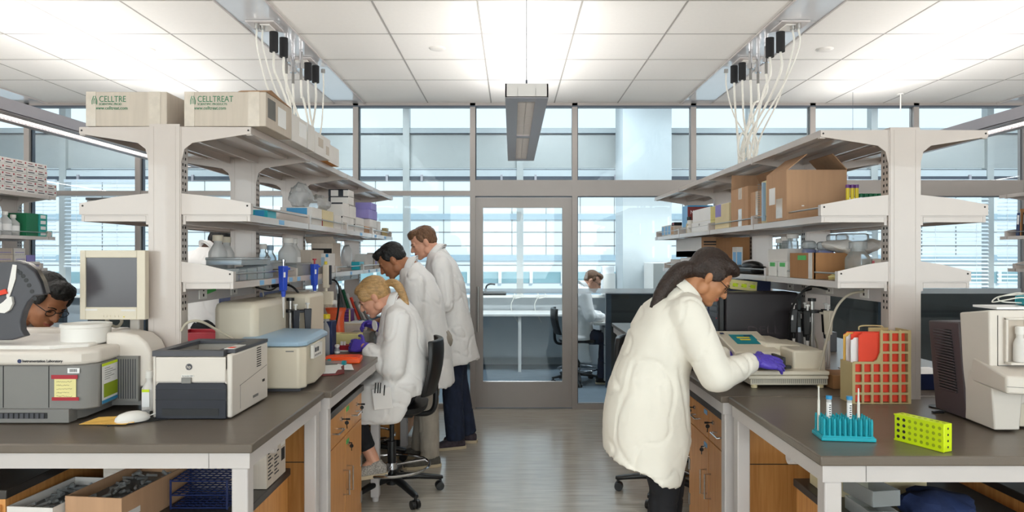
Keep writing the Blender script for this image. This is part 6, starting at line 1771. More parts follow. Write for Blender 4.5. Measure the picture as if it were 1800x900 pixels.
# pipette stand on the right bench, amber box and small boxes behind the reader
carousel(1.52, 3.46-0.0, 'pipette stand with black pipettes beside the right upright',
         ['black pipette with green label on the right stand', 'black pipette at the back of the right stand', 'cream pipette hanging left on the right stand', 'black pipette facing the camera on the right stand', 'grey pipette at the right of the right stand'],
         ['black', 'black', 'black', 'black', 'beige'])
carton('amber_box', 'amber box below the black cables on the right bench', 'box', 1.50, 1.60, 3.98, 4.15, B, B+0.18, 'envelope')
carton('amber_box', 'flat amber box behind the tan file holder', 'box', 1.42, 1.56, 3.02, 3.18, B, B+0.06, 'kraftd')
carton('supply_box', 'white box with blue strip behind the tan file holder', 'box', 1.445, 1.55, 2.88, 2.99, B, B+0.075, 'cartonw', labels=[('F', 0.1, 0.7, 0.5, 0.8, 'blue')])
for i, (pts, r, mm, lb) in enumerate((
    ([(1.57,3.02,1.345),(1.48,3.0,1.33),(1.42,3.0,1.26),(1.38,3.0,1.12),(1.36,3.02,1.0),(1.35,3.06,0.96)], 0.0055, 'cord', 'thick beige cord curving down behind the tan file holder'),
    ([(1.56,3.36,1.335),(1.48,3.4,1.345),(1.42,3.45,1.25),(1.42,3.5,1.1),(1.44,3.55,B+0.01)], 0.006, 'black', 'black cable looping from the right raceway plug'),
    ([(1.56,3.55,1.33),(1.50,3.56,1.30),(1.45,3.56,1.20),(1.46,3.58,1.05),(1.50,3.6,B+0.01)], 0.005, 'black', 'second black cable hanging beside the computer tower'),
    ([(1.53,3.62,1.12),(1.57,3.60,1.12),(1.585,3.55,1.05),(1.57,3.5,0.98),(1.58,3.45,B+0.01)], 0.005, 'cord', 'grey cable curling out behind the computer tower'),
    ([(1.44,3.1,B+0.006),(1.47,2.98,B+0.007),(1.42,2.90,B+0.008),(1.46,2.84,B+0.006)], 0.004, 'black', 'black cable lying on the bench behind the file holder'))):
    o = MB().tube(pts, r).build('cable', mm); tag(o, lb, 'cable', 'cables on the right bench')
# papers and blue case seen right of the upright
o = MB().box(1.72, 2.2, 3.2, 3.6, B, B+0.004).build('paper_sheets', 'paper', None); tag(o, 'white papers on the right bench beyond the upright', 'papers')
carton('blue_binder', 'dark blue flat case below the white papers right of the upright', 'case', 1.75, 2.1, 3.0, 3.15, B, B+0.07, 'navy', labels=[('T', 0, 1, 0, 1, 'paper')])
carton('label_printer', 'pale instrument on the far bench side, seen past the pipette stand', 'instrument', 1.75, 2.0, 4.2, 4.5, B, B+0.12, 'greyd')

# below the right front table
carton('long_box', 'long dull cream box lying below the right front table', 'box', 1.16, 1.52, 2.5, 2.66, 0.616, 0.66+0.03, 'cream')
open_tray('clear plastic tray stack under the right front table', 1.17, 1.27, 2.24, 2.40, 0.616, 0.66, 'clear', 0, None, 'clear_tray', 'tray')
open_tray('second clear tray resting crosswise in the first one', 1.19, 1.29, 2.28, 2.44, 0.663, 0.715, 'clear', 0.15, None, 'clear_tray', 'tray')
b = MB().ell((0,0,0), (0.12, 0.09, 0.05), None, 26, 12)
for i, v in enumerate(b.v): b.v[i] = v*(1+0.35*noise.noise(v*18))
o = b.build('blue_cloth', 'cloth', None); o.location = (1.46, 2.34, 0.648); tag(o, 'crumpled dark blue cloth below the right front table', 'cloth')

# ------------------------------------------------------------ hoses dropping from the ceiling
def hose_drop(pxs, side, label, xs):
    t = thing('service_hoses', label, 'hoses', (xs, 5.0, 2.99))
    L = Vector((xs, 5.0, 2.99))
    def C(px, Y): return Vector(((px-900)*Y/F, Y, 2.99))
    def plate(px0, px1, Y0, Y1):
        a, c = sorted((C(px0, Y0).x, C(px1, Y0).x)); MB().box(a, c, Y0, Y1, 2.98, 2.996).build('outlet_plate', 'steelw', t, bevel=0.003, off=L)
    return t, L, C
for side in (-1, 1):
    xc = -1.60 if side < 0 else 1.80
    lab = 'bundle of white gas hoses and black plugs dropping to the left shelving' if side < 0 else 'bundle of white gas hoses and black plugs dropping to the right shelving'
    L = Vector((xc, 4.9, 2.995))
    t = thing('service_hoses', lab, 'hoses', L)
    for y in (4.42, 5.22):
        MB().box(-0.09, 0.09, y-L.y-0.1, y-L.y+0.1, -0.012, 0.0).build('outlet_plate', 'steelw', t, bevel=0.003)
        MB().box(-0.05, 0.05, y-L.y-0.06, y-L.y+0.06, -0.02, -0.012).build('outlet_cover', 'white', t, bevel=0.003)
    bot_x = xc+ (0.17 if side < 0 else -0.13)
    zb = 2.03-L.z
    drops = [(-0.03,4.36,'m'),(0.0,4.38,'m'),(0.03,4.50,'b'),(0.055,4.62,'b'),(0.02,4.78,'g'),(0.07,4.95,'g'),(-0.02,5.05,'g'),(0.04,5.22,'b'),(0.075,5.30,'b'),(0.10,5.42,'m')]
    for i, (dx, y, kd) in enumerate(drops):
        dx = dx*(1 if side < 0 else -1); dy = y-L.y
        top = -0.02
        if kd == 'b':
            MB().cyl((dx, dy, -0.02), (dx, dy, -0.15), 0.028, n=16).build('foam_plug', 'foam', t); top = -0.15
        elif kd == 'g':
            MB().cyl((dx, dy, 0), (dx, dy, -0.10), 0.014).cyl((dx, dy, -0.10), (dx, dy, -0.14), 0.024).build('quick_connector', 'chrome', t)
            MB().cyl((dx, dy, -0.14), (dx, dy, -0.22), 0.010).build('connector_stem', 'grey', t); top = -0.22
        else:
            MB().cyl((dx, dy, -0.012), (dx, dy, -0.045), 0.016).build('gland', 'brushed', t); top = -0.04
        ex = bot_x-xc+random.uniform(-0.07, 0.07); ey = (4.75 if side < 0 else 4.85)-L.y+random.uniform(-0.16, 0.2)
        pts = [(dx, dy, top), (dx+0.004, dy, top-0.12), (dx*0.6+ex*0.3, dy*0.75+ey*0.25, -0.42+random.uniform(-.04,.04)), (ex*0.8+random.uniform(-.02,.02), dy*0.3+ey*0.7, -0.68), (ex, ey, zb)]
        MB().tube(pts, 0.0085 if kd != 'm' else 0.006, n=8).build('hose', 'hose', t)
    if side > 0:
        for k in range(2):
            c = Vector((bot_x-xc-0.03+k*0.07, -0.05, -0.72))
            MB().tube([c+Vector((0,0,0.1)), c+Vector((0.035,0,0.03)), c+Vector((0.02,0,-0.07)), c+Vector((-0.025,0,-0.06)), c+Vector((-0.03,0,0.04))], 0.008, closed=True).build('hose_coil', 'hose', t)
# ------------------------------------------------------------ people
def remesh(mb, name, voxel, smooth_it=4, disp=None, paint=None, mats=None, factor=0.5):
    """union of overlapping closed shapes -> one continuous surface"""
    me = mb.mesh('raw_' + name)
    import bmesh
    bm = bmesh.new(); bm.from_mesh(me)
    bmesh.ops.recalc_face_normals(bm, faces=bm.faces); bm.to_mesh(me); bm.free()
    o = bpy.data.objects.new('raw', me); COL.objects.link(o)
    r = o.modifiers.new('r', 'REMESH'); r.mode = 'VOXEL'; r.voxel_size = voxel; r.adaptivity = 0.0
    s = o.modifiers.new('s', 'SMOOTH'); s.iterations = smooth_it; s.factor = factor
    dg = bpy.context.evaluated_depsgraph_get(); dg.update()
    out = bpy.data.meshes.new_from_object(o.evaluated_get(dg))
    bpy.data.objects.remove(o); bpy.data.meshes.remove(me)
    out.name = name
    if disp:
        nrm = [v.normal.copy() for v in out.vertices]
        for v, n in zip(out.vertices, nrm):
            v.co = v.co + n*disp(v.co, n)
    out.materials.clear()
    for m in mats: out.materials.append(m)
    if paint:
        idx = [0]*len(out.polygons)
        for i, p in enumerate(out.polygons): idx[i] = paint(p.center)
        out.polygons.foreach_set('material_index', idx)
    out.shade_smooth() if hasattr(out, 'shade_smooth') else None
    out.update()
    return out
def put(me, name, parent, off):
    off = Vector(off)
    for v in me.vertices: v.co = v.co - off
    o = bpy.data.objects.new(name, me); COL.objects.link(o); o.parent = parent
    return o

def head_frame(face, up):
    f = Vector(face).normalized(); u = Vector(up); l = u.cross(f).normalized(); u = f.cross(l).normalized()
    R = Matrix((f, l, u)).transposed()
    return R
def add_head(b, c, R, s=1.0, female=False):
    """c: base of skull point under the ears (z=0 chin level) in world, R head frame, x=face"""
    def W(x, y, z): return c + R @ (Vector((x, y, z))*s)
    def E(p, r): b.ell(W(*p), tuple(q*s for q in r), R, 24, 16)
    E((-0.012, 0, 0.142), (0.094, 0.074, 0.083))
    E((0.022, 0, 0.085), (0.068, 0.060, 0.082))
    E((0.040, 0, 0.040), (0.044, 0.046, 0.036))
    E((0.066, 0, 0.018), (0.024, 0.024, 0.019))
    E((-0.055, 0, 0.115), (0.050, 0.060, 0.06))
    E((0.074, 0, 0.132), (0.016, 0.046, 0.013))
    E((0.058, 0.030, 0.085), (0.024, 0.022, 0.024)); E((0.058, -0.030, 0.085), (0.024, 0.022, 0.024))
    b.cap(W(0.084, 0, 0.120), W(0.104, 0, 0.084), 0.0085*s, 0.0125*s, 10)
    E((0.096, 0.009, 0.080), (0.010, 0.008, 0.007)); E((0.096, -0.009, 0.080), (0.010, 0.008, 0.007))
    E((0.086, 0, 0.056), (0.011, 0.022, 0.006)); E((0.084, 0, 0.046), (0.011, 0.019, 0.006))
    for sgn in (-1, 1):
        E((0.070, sgn*0.030, 0.112), (0.013, 0.013, 0.010))
        E((-0.010, sgn*0.073, 0.098), (0.019, 0.008, 0.030)); E((-0.014, sgn*0.080, 0.105), (0.013, 0.006, 0.021))
        b.ell(W(0.0, sgn*0.05, 0.05), (0.03*s, 0.02*s, 0.035*s), R, 16, 10)
    return W
def face_paint(c, R, s=1.0, beard=False):
    Ri = R.transposed()
    def f(p):
        q = (Ri @ (p-c))/s
        if q.x > 0.055:
            ay = abs(q.y)
            if (ay/0.022)**2+((q.z-0.051)/0.0085)**2 < 1 and q.x > 0.078: return 1
        return 0
    return f
def limb(b, pts, rs, n=14):
    for i in range(len(pts)-1):
        b.cap(pts[i], pts[i+1], rs[i], rs[i+1], n)
def hand(b, w, d, palm_n, thumb, curl=0.5, s=1.0, spread=0.0, curls=None):
    """w wrist, d direction to knuckles, palm_n direction the palm faces, thumb side"""
    w = Vector(w); d = Vector(d).normalized(); nn = Vector(palm_n); nn = (nn-d*nn.dot(d)).normalized()
    t = Vector(thumb); t = (t-d*t.dot(d)-nn*t.dot(nn)).normalized()
    R = Matrix((t, nn, d)).transposed()
    b.loft([(w-d*0.02*s, t*0.025*s, nn*0.020*s), (w+d*0.01*s, t*0.030*s, nn*0.019*s), (w+d*0.045*s, t*0.040*s, nn*0.016*s), (w+d*0.085*s, t*0.041*s, nn*0.013*s)], n=18, power=2.6)
    for k, (o_, l_) in enumerate(((0.030, 0.068), (0.010, 0.076), (-0.011, 0.070), (-0.030, 0.055))):
        p = w + d*0.08*s + t*o_*s
        cu = curls[k] if curls else curl
        a = 0.0; seg = [0.45, 0.32, 0.26]; r = [0.0092, 0.0085, 0.0078, 0.0068]
        for j in range(3):
            a += cu*(0.9 if j == 0 else 1.0)
            dd = (d*math.cos(a)+nn*math.sin(a)+t*spread*(1.5-k)*0.12).normalized()
            q = p+dd*l_*seg[j]*s
            b.cap(p, q, r[j]*s, r[j+1]*s, 10); p = q
    p = w+d*0.018*s+t*0.026*s
    dirs = [(d*0.55+t*0.8+nn*0.25), (d*0.8+t*0.45+nn*0.45), (d*0.85+t*0.05+nn*0.55)]
    for dd, l_, r0, r1 in zip(dirs, (0.038, 0.03, 0.025), (0.013, 0.0105, 0.0095), (0.0105, 0.0095, 0.008)):
        q = p+dd.normalized()*l_*s; b.cap(p, q, r0*s, r1*s, 10); p = q
def shoe(b, ankle, toe, s=1.0, h=0.0):
    a = Vector(ankle); d = Vector(toe)-a; d.z = 0; d.normalize(); l = Vector((-d.y, d.x, 0)); u = Vector((0,0,1))
    z0 = h
    def c(x, z): return Vector((a.x, a.y, 0))+d*x+u*(z0+z)
    b.loft([(c(-0.075,0.035), l*0.024, u*0.030), (c(-0.05,0.045), l*0.034, u*0.042), (c(0.0,0.048), l*0.038, u*0.046), (c(0.06,0.040), l*0.043, u*0.038), (c(0.12,0.030), l*0.046, u*0.028), (c(0.165,0.024), l*0.036, u*0.021), (c(0.19,0.02), l*0.015, u*0.014)], n=20, power=2.4)
    b.cyl(c(-0.01,0.05), c(-0.01,0.10), 0.042, 0.040)
def sole(b, ankle, toe, h=0.0):
    a = Vector(ankle); d = Vector(toe)-a; d.z = 0; d.normalize(); l = Vector((-d.y, d.x, 0)); u = Vector((0,0,1))
    pts = []
    for x, w in ((-0.085,0.0),(-0.08,0.025),(-0.05,0.037),(0.0,0.038),(0.06,0.045),(0.12,0.048),(0.17,0.036),(0.198,0.0)):
        pts.append((x, w))
    out = [(Vector((a.x,a.y,0))+d*x+l*w) for x, w in pts]+[(Vector((a.x,a.y,0))+d*x-l*w) for x, w in reversed(pts[1:-1])]
    b.hull8([p+u*(h) for p in out], [p+u*(h+0.022) for p in out])

def folds(amp, hem=None, seed=0.0, zs=None):
    amp = amp*0.62
    def f(p, n):
        v = amp*0.8*noise.noise(Vector((p.x*8+seed, p.y*8, p.z*4)))
        v += amp*0.3*noise.noise(Vector((p.x*19+seed*2, p.y*19, p.z*15+p.x*8)))
        r = abs(noise.noise(Vector((p.x*7+p.z*4+seed, p.y*7+seed, p.z*5-p.x*3+3))))
        v -= amp*1.2*max(0, 0.08-r)/0.08
        r = abs(noise.noise(Vector((p.x*13-p.z*6+seed*3, p.y*13, p.z*11+p.x*5))))
        v -= amp*0.45*max(0, 0.08-r)/0.08
        if hem is not None:
            k = max(0.0, min(1.0, (hem[1]-p.z)/(hem[1]-hem[0])))
            v += k*amp*3.0*noise.noise(Vector((p.x*10+seed, p.y*10, p.z*0.8)))
        return v
    return f
def V(*a): return Vector(a)

def make_person(spec):
    """spec: label, root, J joints, garments"""
    J = {k: Vector(v) for k, v in spec['J'].items()}
    root = Vector(spec['root'])
    t = thing('person', spec['label'], 'person', root)
    s = spec.get('s', 1.0)
    R = head_frame(spec['face'], spec['up'])
    skin = M[spec['skin']]
    hc = J['head']
    b = MB()
    W = add_head(b, hc, R, s)
    nb = J['neck']
    b.cap(W(-0.03, 0, 0.06), nb, 0.052*s, 0.058*s, 16); b.cap(W(-0.035,0,0.09), nb, 0.048*s, 0.06*s, 16)
    ch, pe = J['chest'], J['pelvis']
    lat = Vector(spec['lat']).normalized()
    fr = Vector(spec['front']).normalized()
    b.loft([(nb-(nb-ch)*0.15, lat*0.07, fr*0.06), (nb.lerp(ch, 0.35), lat*0.15, fr*0.085), (ch, lat*0.155, fr*0.105), (ch.lerp(pe, 0.5), lat*0.125, fr*0.095), (pe, lat*0.15, fr*0.11), (pe+(pe-ch).normalized()*0.06, lat*0.12, fr*0.09)], n=24)
    for sd in ('L', 'R'):
        if 'sh'+sd in J:
            b.cap(nb.lerp(J['sh'+sd], 0.4), J['sh'+sd], 0.045, 0.05)
            limb(b, [J['sh'+sd], J['el'+sd], J['wr'+sd]], [0.047, 0.036, 0.025])
            if not spec.get('gloves'):
                h = spec['hands'][sd]
                hand(b, J['wr'+sd], h[0], h[1], h[2], h[3], s)
        if 'kn'+sd in J:
            hp = J.get('hp'+sd, pe+lat*(0.085 if sd == 'L' else -0.085))
            limb(b, [hp, J['kn'+sd], J['an'+sd]], [0.075, 0.05, 0.036])
            tv = Vector(spec['toe'+sd])
            b.cap(J['an'+sd], J['an'+sd]+tv.normalized()*0.09-V(0,0,0.055), 0.032, 0.016)
    me = remesh(b, 'body', spec.get('vox', 0.0055), 3, None, face_paint(hc, R, s), [skin, M['lip'], M[spec.get('brow', 'hblack')]], 0.4)
    put(me, 'body', t, root)
    fb = MB(); eb = MB()
    for sgn in (-1, 1):
        fb.tube([W(0.0885, sgn*0.013, 0.128), W(0.0865, sgn*0.028, 0.1325), W(0.076, sgn*0.045, 0.128)], lambda u: 0.0030*s*(1-0.4*u), n=8)
        eb.tube([W(0.0800, sgn*0.019, 0.110), W(0.0835, sgn*0.030, 0.1135), W(0.0765, sgn*0.042, 0.109)], 0.0019*s, n=8)
        eb.tube([W(0.0800, sgn*0.019, 0.110), W(0.0832, sgn*0.031, 0.1075), W(0.0765, sgn*0.042, 0.109)], 0.0011*s, n=8)
    fb.build('eyebrows', spec.get('brow', 'hblack'), t, off=root)
    eb.build('eyelids', 'hdark', t, off=root)
    # hair
    hb = MB()
    for kind, p, r in spec['hair']:
        hb.ell(W(*p), tuple(q*s for q in r), R, 22, 14)
    for pts, rr in spec.get('hairtubes', []):
        hb.tube([W(*q) for q in pts], rr, n=12)
    sc = spec.get('hairscale', 0.45 if spec.get('long') else 0.8)
    Rt = R.transposed()
    def hd(p, n):
        q = Rt @ (p-hc)
        return 0.004*sc*noise.noise(Vector((q.x*(60 if spec.get('long') else 90), q.y*120, q.z*(120 if spec.get('long') else 60))))+0.003*sc*noise.noise(q*45)
    for pts, rr in spec.get('worldtubes', []):
        hb.tube([V(*q) for q in pts], rr, n=14)
    me = remesh(hb, 'hair', 0.0045, 2, hd, None, [M[spec['haircol']]])
    put(me, 'hair', t, root)
    if spec.get('glasses'):
        g = MB()
        for sgn in (-1, 1):
            c_ = W(0.092, sgn*0.032, 0.110)
            ring = [c_+R @ (Vector((0, math.cos(a)*0.022, math.sin(a)*0.016))*s) for a in [2*PI*i/12 for i in range(12)]]
            g.tube(ring, 0.0018*s, n=6, closed=True, sub=1)
            g.tube([W(0.090, sgn*0.052, 0.114), W(0.04, sgn*0.072, 0.116), W(-0.01, sgn*0.08, 0.112)], 0.0018*s, n=6)
        g.tube([W(0.095, -0.012, 0.114), W(0.098, 0, 0.117), W(0.095, 0.012, 0.114)], 0.0018*s, n=6)
        g.build('eyeglasses', 'black', t, off=root)
    # coat
    cb = MB()
    for rings, kw in spec['coat']: cb.loft([(Vector(c), Vector(u), Vector(v)) for c, u, v in rings], **kw)
    for sd in ('L', 'R'):
        if 'sh'+sd in J and 'el'+sd in J:
            sr = spec.get('sleeve', [0.078, 0.066, 0.052])
            cb.cap(J['sh'+sd], J['el'+sd], sr[0], sr[1], 18)
            wv = J['el'+sd].lerp(J['wr'+sd], 0.93)
            cb.cap(J['el'+sd], J['el'+sd].lerp(wv, 0.1), sr[1], sr[1], 18); cb.cyl(J['el'+sd], wv, sr[1], sr[2], 18)
            cb.cap(nb.lerp(J['sh'+sd], 0.30)-V(0,0,0.02), J['sh'+sd], 0.062, sr[0], 18)
    for c, r in spec.get('coatell', []): cb.ell(c, r, None, 20, 12)
    # collar
    cd = (W(-0.03,0,0.06)-nb).normalized()
    me = remesh(cb, 'lab_coat', 0.011, spec.get('coatsmooth', 9), folds(spec.get('fold', 0.011), spec.get('hem'), spec.get('seed', 1.0)), None, [M[spec.get('coatmat', 'coat')]])
    coat = put(me, 'lab_coat', t, root)
    if spec.get('collar', True):
        k = MB(); c0 = nb-cd*0.004; c1 = nb+cd*0.034
        fx = fr - cd*fr.dot(cd); fx.normalize(); lx = cd.cross(fx)
        N = 20; vs = []; fs = []
        for i in range(N+1):
            a = -PI*0.80+2*PI*0.80*i/N+PI
            dv = fx*math.cos(a)+lx*math.sin(a)
            vs += [c0+dv*0.080*s-cd*0.02, c1+dv*0.066*s, c0+dv*0.100*s-cd*0.012]
        for i in range(N):
            fs += [(i*3, i*3+3, i*3+4, i*3+1), (i*3+1, i*3+4, i*3+5, i*3+2)]
        k.add(vs, fs)
        o = k.build('collar', M[spec.get('coatmat', 'coat')], coat, off=root)
        sm = o.modifiers.new('s', 'SOLIDIFY'); sm.thickness = 0.004
    if spec.get('shirt'):
        k = MB(); k.loft([(nb-cd*0.05, lat*0.085, fr*0.075), (nb+cd*0.02, lat*0.066, fr*0.066), (nb+cd*0.035, lat*0.06, fr*0.06)], n=20)
        k.build('shirt', spec['shirt'], t, off=root)
    # trousers
    if spec.get('trousers'):
        tb = MB(); hp_r = spec.get('tr', [0.098, 0.072, 0.058])
        tb.ell(pe, (0.17, 0.17, 0.12), None, 20, 12) if not spec.get('nohipball') else None
        for sd in ('L', 'R'):
            if 'kn'+sd in J:
                hp = J.get('hp'+sd, pe+lat*(0.085 if sd == 'L' else -0.085))
                e = J['kn'+sd].lerp(J['an'+sd], spec.get('cuff', 1.07))
                tb.cap(hp, J['kn'+sd], hp_r[0], hp_r[1], 18); tb.cyl(J['kn'+sd], e, hp_r[1]*0.98, hp_r[2], 18); tb.ell(J['kn'+sd], (hp_r[1],)*3)
        me = remesh(tb, 'trousers', 0.010, 4, folds(0.008, None, 4.0+spec.get('seed', 1)), None, [M[spec['trousers']]])
        put(me, 'trousers', t, root)
    for sd in ('L', 'R'):
        if 'an'+sd in J and spec.get('shoe'):
            sb = MB(); hh = J['an'+sd].z-0.095
            shoe(sb, J['an'+sd], J['an'+sd]+Vector(spec['toe'+sd]), 1, hh)
            me = remesh(sb, 'shoe', 0.006, 3, None, None, [M[spec['shoe']]])
            so_ = put(me, 'shoe', t, root)
            kb = MB(); sole(kb, J['an'+sd], J['an'+sd]+Vector(spec['toe'+sd]), max(0.0, hh)); kb.build('sole', 'sole', so_, bevel=0.003, off=root)
    if spec.get('gloves'):
        for sd in ('L', 'R'):
            if sd in spec['hands']:
                h = spec['hands'][sd]; gb = MB()
                wr = J['wr'+sd]; hand(gb, wr, h[0], h[1], h[2], h[3], s*1.04, curls=h[4] if len(h) > 4 else None)
                gb.cyl(wr, wr.lerp(J['el'+sd], 0.22), 0.032, 0.036, 16)
                me = remesh(gb, 'glove', 0.0032, 2, lambda p, n: 0.0012*noise.noise(p*120), None, [M['glove']], 0.35)
                put(me, 'glove', t, root)
    return t

SHORT = [('e', (-0.026, 0, 0.152), (0.096, 0.082, 0.084)), ('e', (-0.058, 0, 0.115), (0.056, 0.068, 0.062)), ('e', (0.030, 0, 0.200), (0.058, 0.062, 0.032)), ('e', (0.058, 0, 0.186), (0.028, 0.050, 0.026)),
         ('e', (0.012, 0.070, 0.140), (0.022, 0.010, 0.030)), ('e', (0.012, -0.070, 0.140), (0.022, 0.010, 0.030))]
UP = (0, 0, 1)
def stand_coat(nb, sh, ch, wa, hip, hem, lat, fr, w=(0.20, 0.175, 0.165, 0.20, 0.25), d=(0.10, 0.14, 0.135, 0.17, 0.20), e1=-0.12):
    l, f = Vector(lat), Vector(fr)
    nb, ch, wa, hip, hem = map(Vector, (nb, ch, wa, hip, hem))
    up = (nb-ch).normalized()
    return [([(nb+up*0.015, l*0.075, f*0.070), (nb-up*0.035, l*0.13, f*0.09), (nb.lerp(ch, 0.5), l*w[0]*0.95, f*d[0]*1.2), (ch, l*w[1]*1.08, f*d[1]), (wa, l*w[2], f*d[2]), (hip, l*w[3], f*d[3]), (hip.lerp(hem, 0.5), l*(w[3]+w[4])/2, f*(d[3]+d[4])/2), (hem, l*w[4], f*d[4])], dict(n=36, e0=0.0, e1=e1, power=2.2))]

# ---- leaning woman at the right bench (faces +X)
J = dict(neck=(0.765,3.02,1.335), chest=(0.685,3.02,1.17), pelvis=(0.575,3.02,0.90), head=(0.805,3.02,1.325),
         shR=(0.735,2.865,1.255), elR=(0.835,2.80,1.005), wrR=(1.045,2.93,1.05), shL=(0.765,3.17,1.26), elL=(0.90,3.22,1.03), wrL=(1.03,3.22,1.02),
         knR=(0.66,2.95,0.50), anR=(0.60,2.93,0.095), knL=(0.72,3.10,0.50), anL=(0.70,3.12,0.095))
lat = V(0,1,0); fr = V(0.85,0,-0.35).normalized()
wc = stand_coat((0.765,3.02,1.335), None, (0.68,3.02,1.17), (0.61,3.02,1.02), (0.575,3.02,0.88), (0.60,3.02,0.555), (0,1,0), (0.95,0,-0.3), w=(0.20,0.175,0.155,0.185,0.23), d=(0.10,0.135,0.13,0.165,0.185))
l_ = V(0,1,0)
wc = [([ (V(0.772,3.02,1.350), l_*0.075, V(0.07,0,-0.03)), (V(0.745,3.02,1.305), l_*0.14, V(0.085,0,-0.035)), (V(0.705,3.02,1.235), l_*0.185, V(0.125,0,-0.05)), (V(0.668,3.02,1.14), l_*0.185, V(0.145,0,-0.05)),
         (V(0.625,3.02,1.02), l_*0.17, V(0.150,0,-0.04)), (V(0.600,3.02,0.90), l_*0.195, V(0.175,0,-0.03)), (V(0.592,3.02,0.74), l_*0.215, V(0.190,0,-0.04)), (V(0.567,3.02,0.57), l_*0.235, V(0.165,0,-0.07))], dict(n=40, e1=-0.14, power=2.2))]
make_person(dict(label='woman in long cream lab coat leaning over the right bench with a violet glove', root=(0.62,3.02,0), J=J, face=(0.75,-0.12,-0.66), up=(0.66,0,0.75), s=0.97,
    skin='skino', lat=lat, front=fr, hair=[('e', (-0.026,0,0.150), (0.100,0.086,0.090)), ('e', (-0.062,0,0.115), (0.060,0.072,0.072)), ('e', (0.030,0,0.200), (0.062,0.066,0.034)), ('e', (0.0,0.072,0.135), (0.045,0.014,0.042)), ('e', (0.0,-0.072,0.135), (0.045,0.014,0.042))],
    haircol='hdark', long=True, worldtubes=[([(0.80,3.0,1.44),(0.74,2.99,1.435),(0.675,2.97,1.375),(0.625,2.95,1.30),(0.585,2.93,1.20),(0.565,2.93,1.12)], lambda u: 0.036*(1-0.6*u)+0.010*math.sin(u*5))],
    coat=wc, hem=(0.55,1.0), fold=0.011, coatmat='coatc', seed=2.3, sleeve=[0.082,0.070,0.046], trousers='btrou', nohipball=True, tr=[0.09,0.066,0.05], shoe='blackm', toeR=(1,-0.1,0), toeL=(1,0.1,0),
    gloves=True, hands={'R': ((0.97,0.18,-0.10),(0.1,0.62,-0.78),(0,0.75,0.65),0.3,[0.18,0.22,0.28,0.36]), 'L': ((0.95,-0.25,-0.05),(0,0,-1),(0,-1,0),0.4)}, glasses=True, vox=0.005, brow='hdark'))

# ---- man with brown hair, standing furthest (faces -X)
J = dict(neck=(-0.600,5.42,1.525), chest=(-0.535,5.42,1.33), pelvis=(-0.475,5.42,0.93), head=(-0.655,5.42,1.500),
         shL=(-0.545,5.24,1.43), elL=(-0.50,5.19,1.13), wrL=(-0.74,5.30,1.05), shR=(-0.58,5.60,1.43), elR=(-0.60,5.65,1.14), wrR=(-0.82,5.56,1.04),
         knL=(-0.47,5.34,0.50), anL=(-0.44,5.32,0.095), knR=(-0.44,5.50,0.50), anR=(-0.36,5.50,0.095))
l_ = V(0,1,0)
co_ = [([(V(-0.603,5.42,1.545), l_*0.075, V(0.068,0,0.02)), (V(-0.592,5.42,1.50), l_*0.13, V(0.085,0,0.03)), (V(-0.565,5.42,1.42), l_*0.20, V(0.125,0,0.03)), (V(-0.53,5.42,1.28), l_*0.205, V(0.15,0,0.02)),
         (V(-0.50,5.42,1.12), l_*0.185, V(0.15,0,0)), (V(-0.475,5.42,0.95), l_*0.205, V(0.165,0,0)), (V(-0.465,5.42,0.80), l_*0.22, V(0.178,0,0)), (V(-0.455,5.42,0.655), l_*0.24, V(0.195,0,0.02))], dict(n=40, e1=-0.12, power=2.2))]
make_person(dict(label='brown-haired man in white lab coat and blue jeans standing furthest along the left bench', root=(-0.42,5.42,0), J=J, face=(-0.86,-0.25,-0.42), up=(-0.40,0,0.9), s=1.05,
    skin='skinl', lat=(0,1,0), front=(-1,0,-0.1), hair=SHORT, haircol='hbrown', brow='hbrown', coat=co_, hem=(0.65,1.0), fold=0.012, seed=5.1, trousers='denim', tr=[0.10,0.085,0.075], shoe='shoed', toeL=(-0.9,-0.25,0), toeR=(-0.9,0.1,0),
    hands={'L': ((-0.9,0.1,-0.2),(0,0.3,-1),(0,1,0),0.4), 'R': ((-0.9,-0.2,-0.2),(0,-0.2,-1),(0,-1,0),0.4)}, vox=0.006))

# ---- man with black hair (faces -X), bending his head
J = dict(neck=(-0.735,4.95,1.415), chest=(-0.665,4.95,1.24), pelvis=(-0.60,4.95,0.89), head=(-0.800,4.95,1.375),
         shL=(-0.68,4.775,1.315), elL=(-0.685,4.74,1.03), wrL=(-0.90,4.86,1.00), shR=(-0.72,5.12,1.315), elR=(-0.77,5.15,1.05), wrR=(-0.98,5.06,1.02),
         knL=(-0.60,4.87,0.48), anL=(-0.585,4.86,0.095), knR=(-0.63,5.05,0.48), anR=(-0.68,5.07,0.095))
co_ = [([(V(-0.742,4.95,1.435), l_*0.075, V(0.068,0,0.03)), (V(-0.728,4.95,1.39), l_*0.13, V(0.085,0,0.04)), (V(-0.695,4.95,1.31), l_*0.20, V(0.125,0,0.04)), (V(-0.655,4.95,1.18), l_*0.205, V(0.15,0,0.03)),
         (V(-0.625,4.95,1.04), l_*0.185, V(0.145,0,0)), (V(-0.60,4.95,0.88), l_*0.20, V(0.155,0,0)), (V(-0.592,4.95,0.72), l_*0.215, V(0.165,0,0)), (V(-0.59,4.95,0.555), l_*0.23, V(0.175,0,0.02))], dict(n=40, e1=-0.12, power=2.2))]
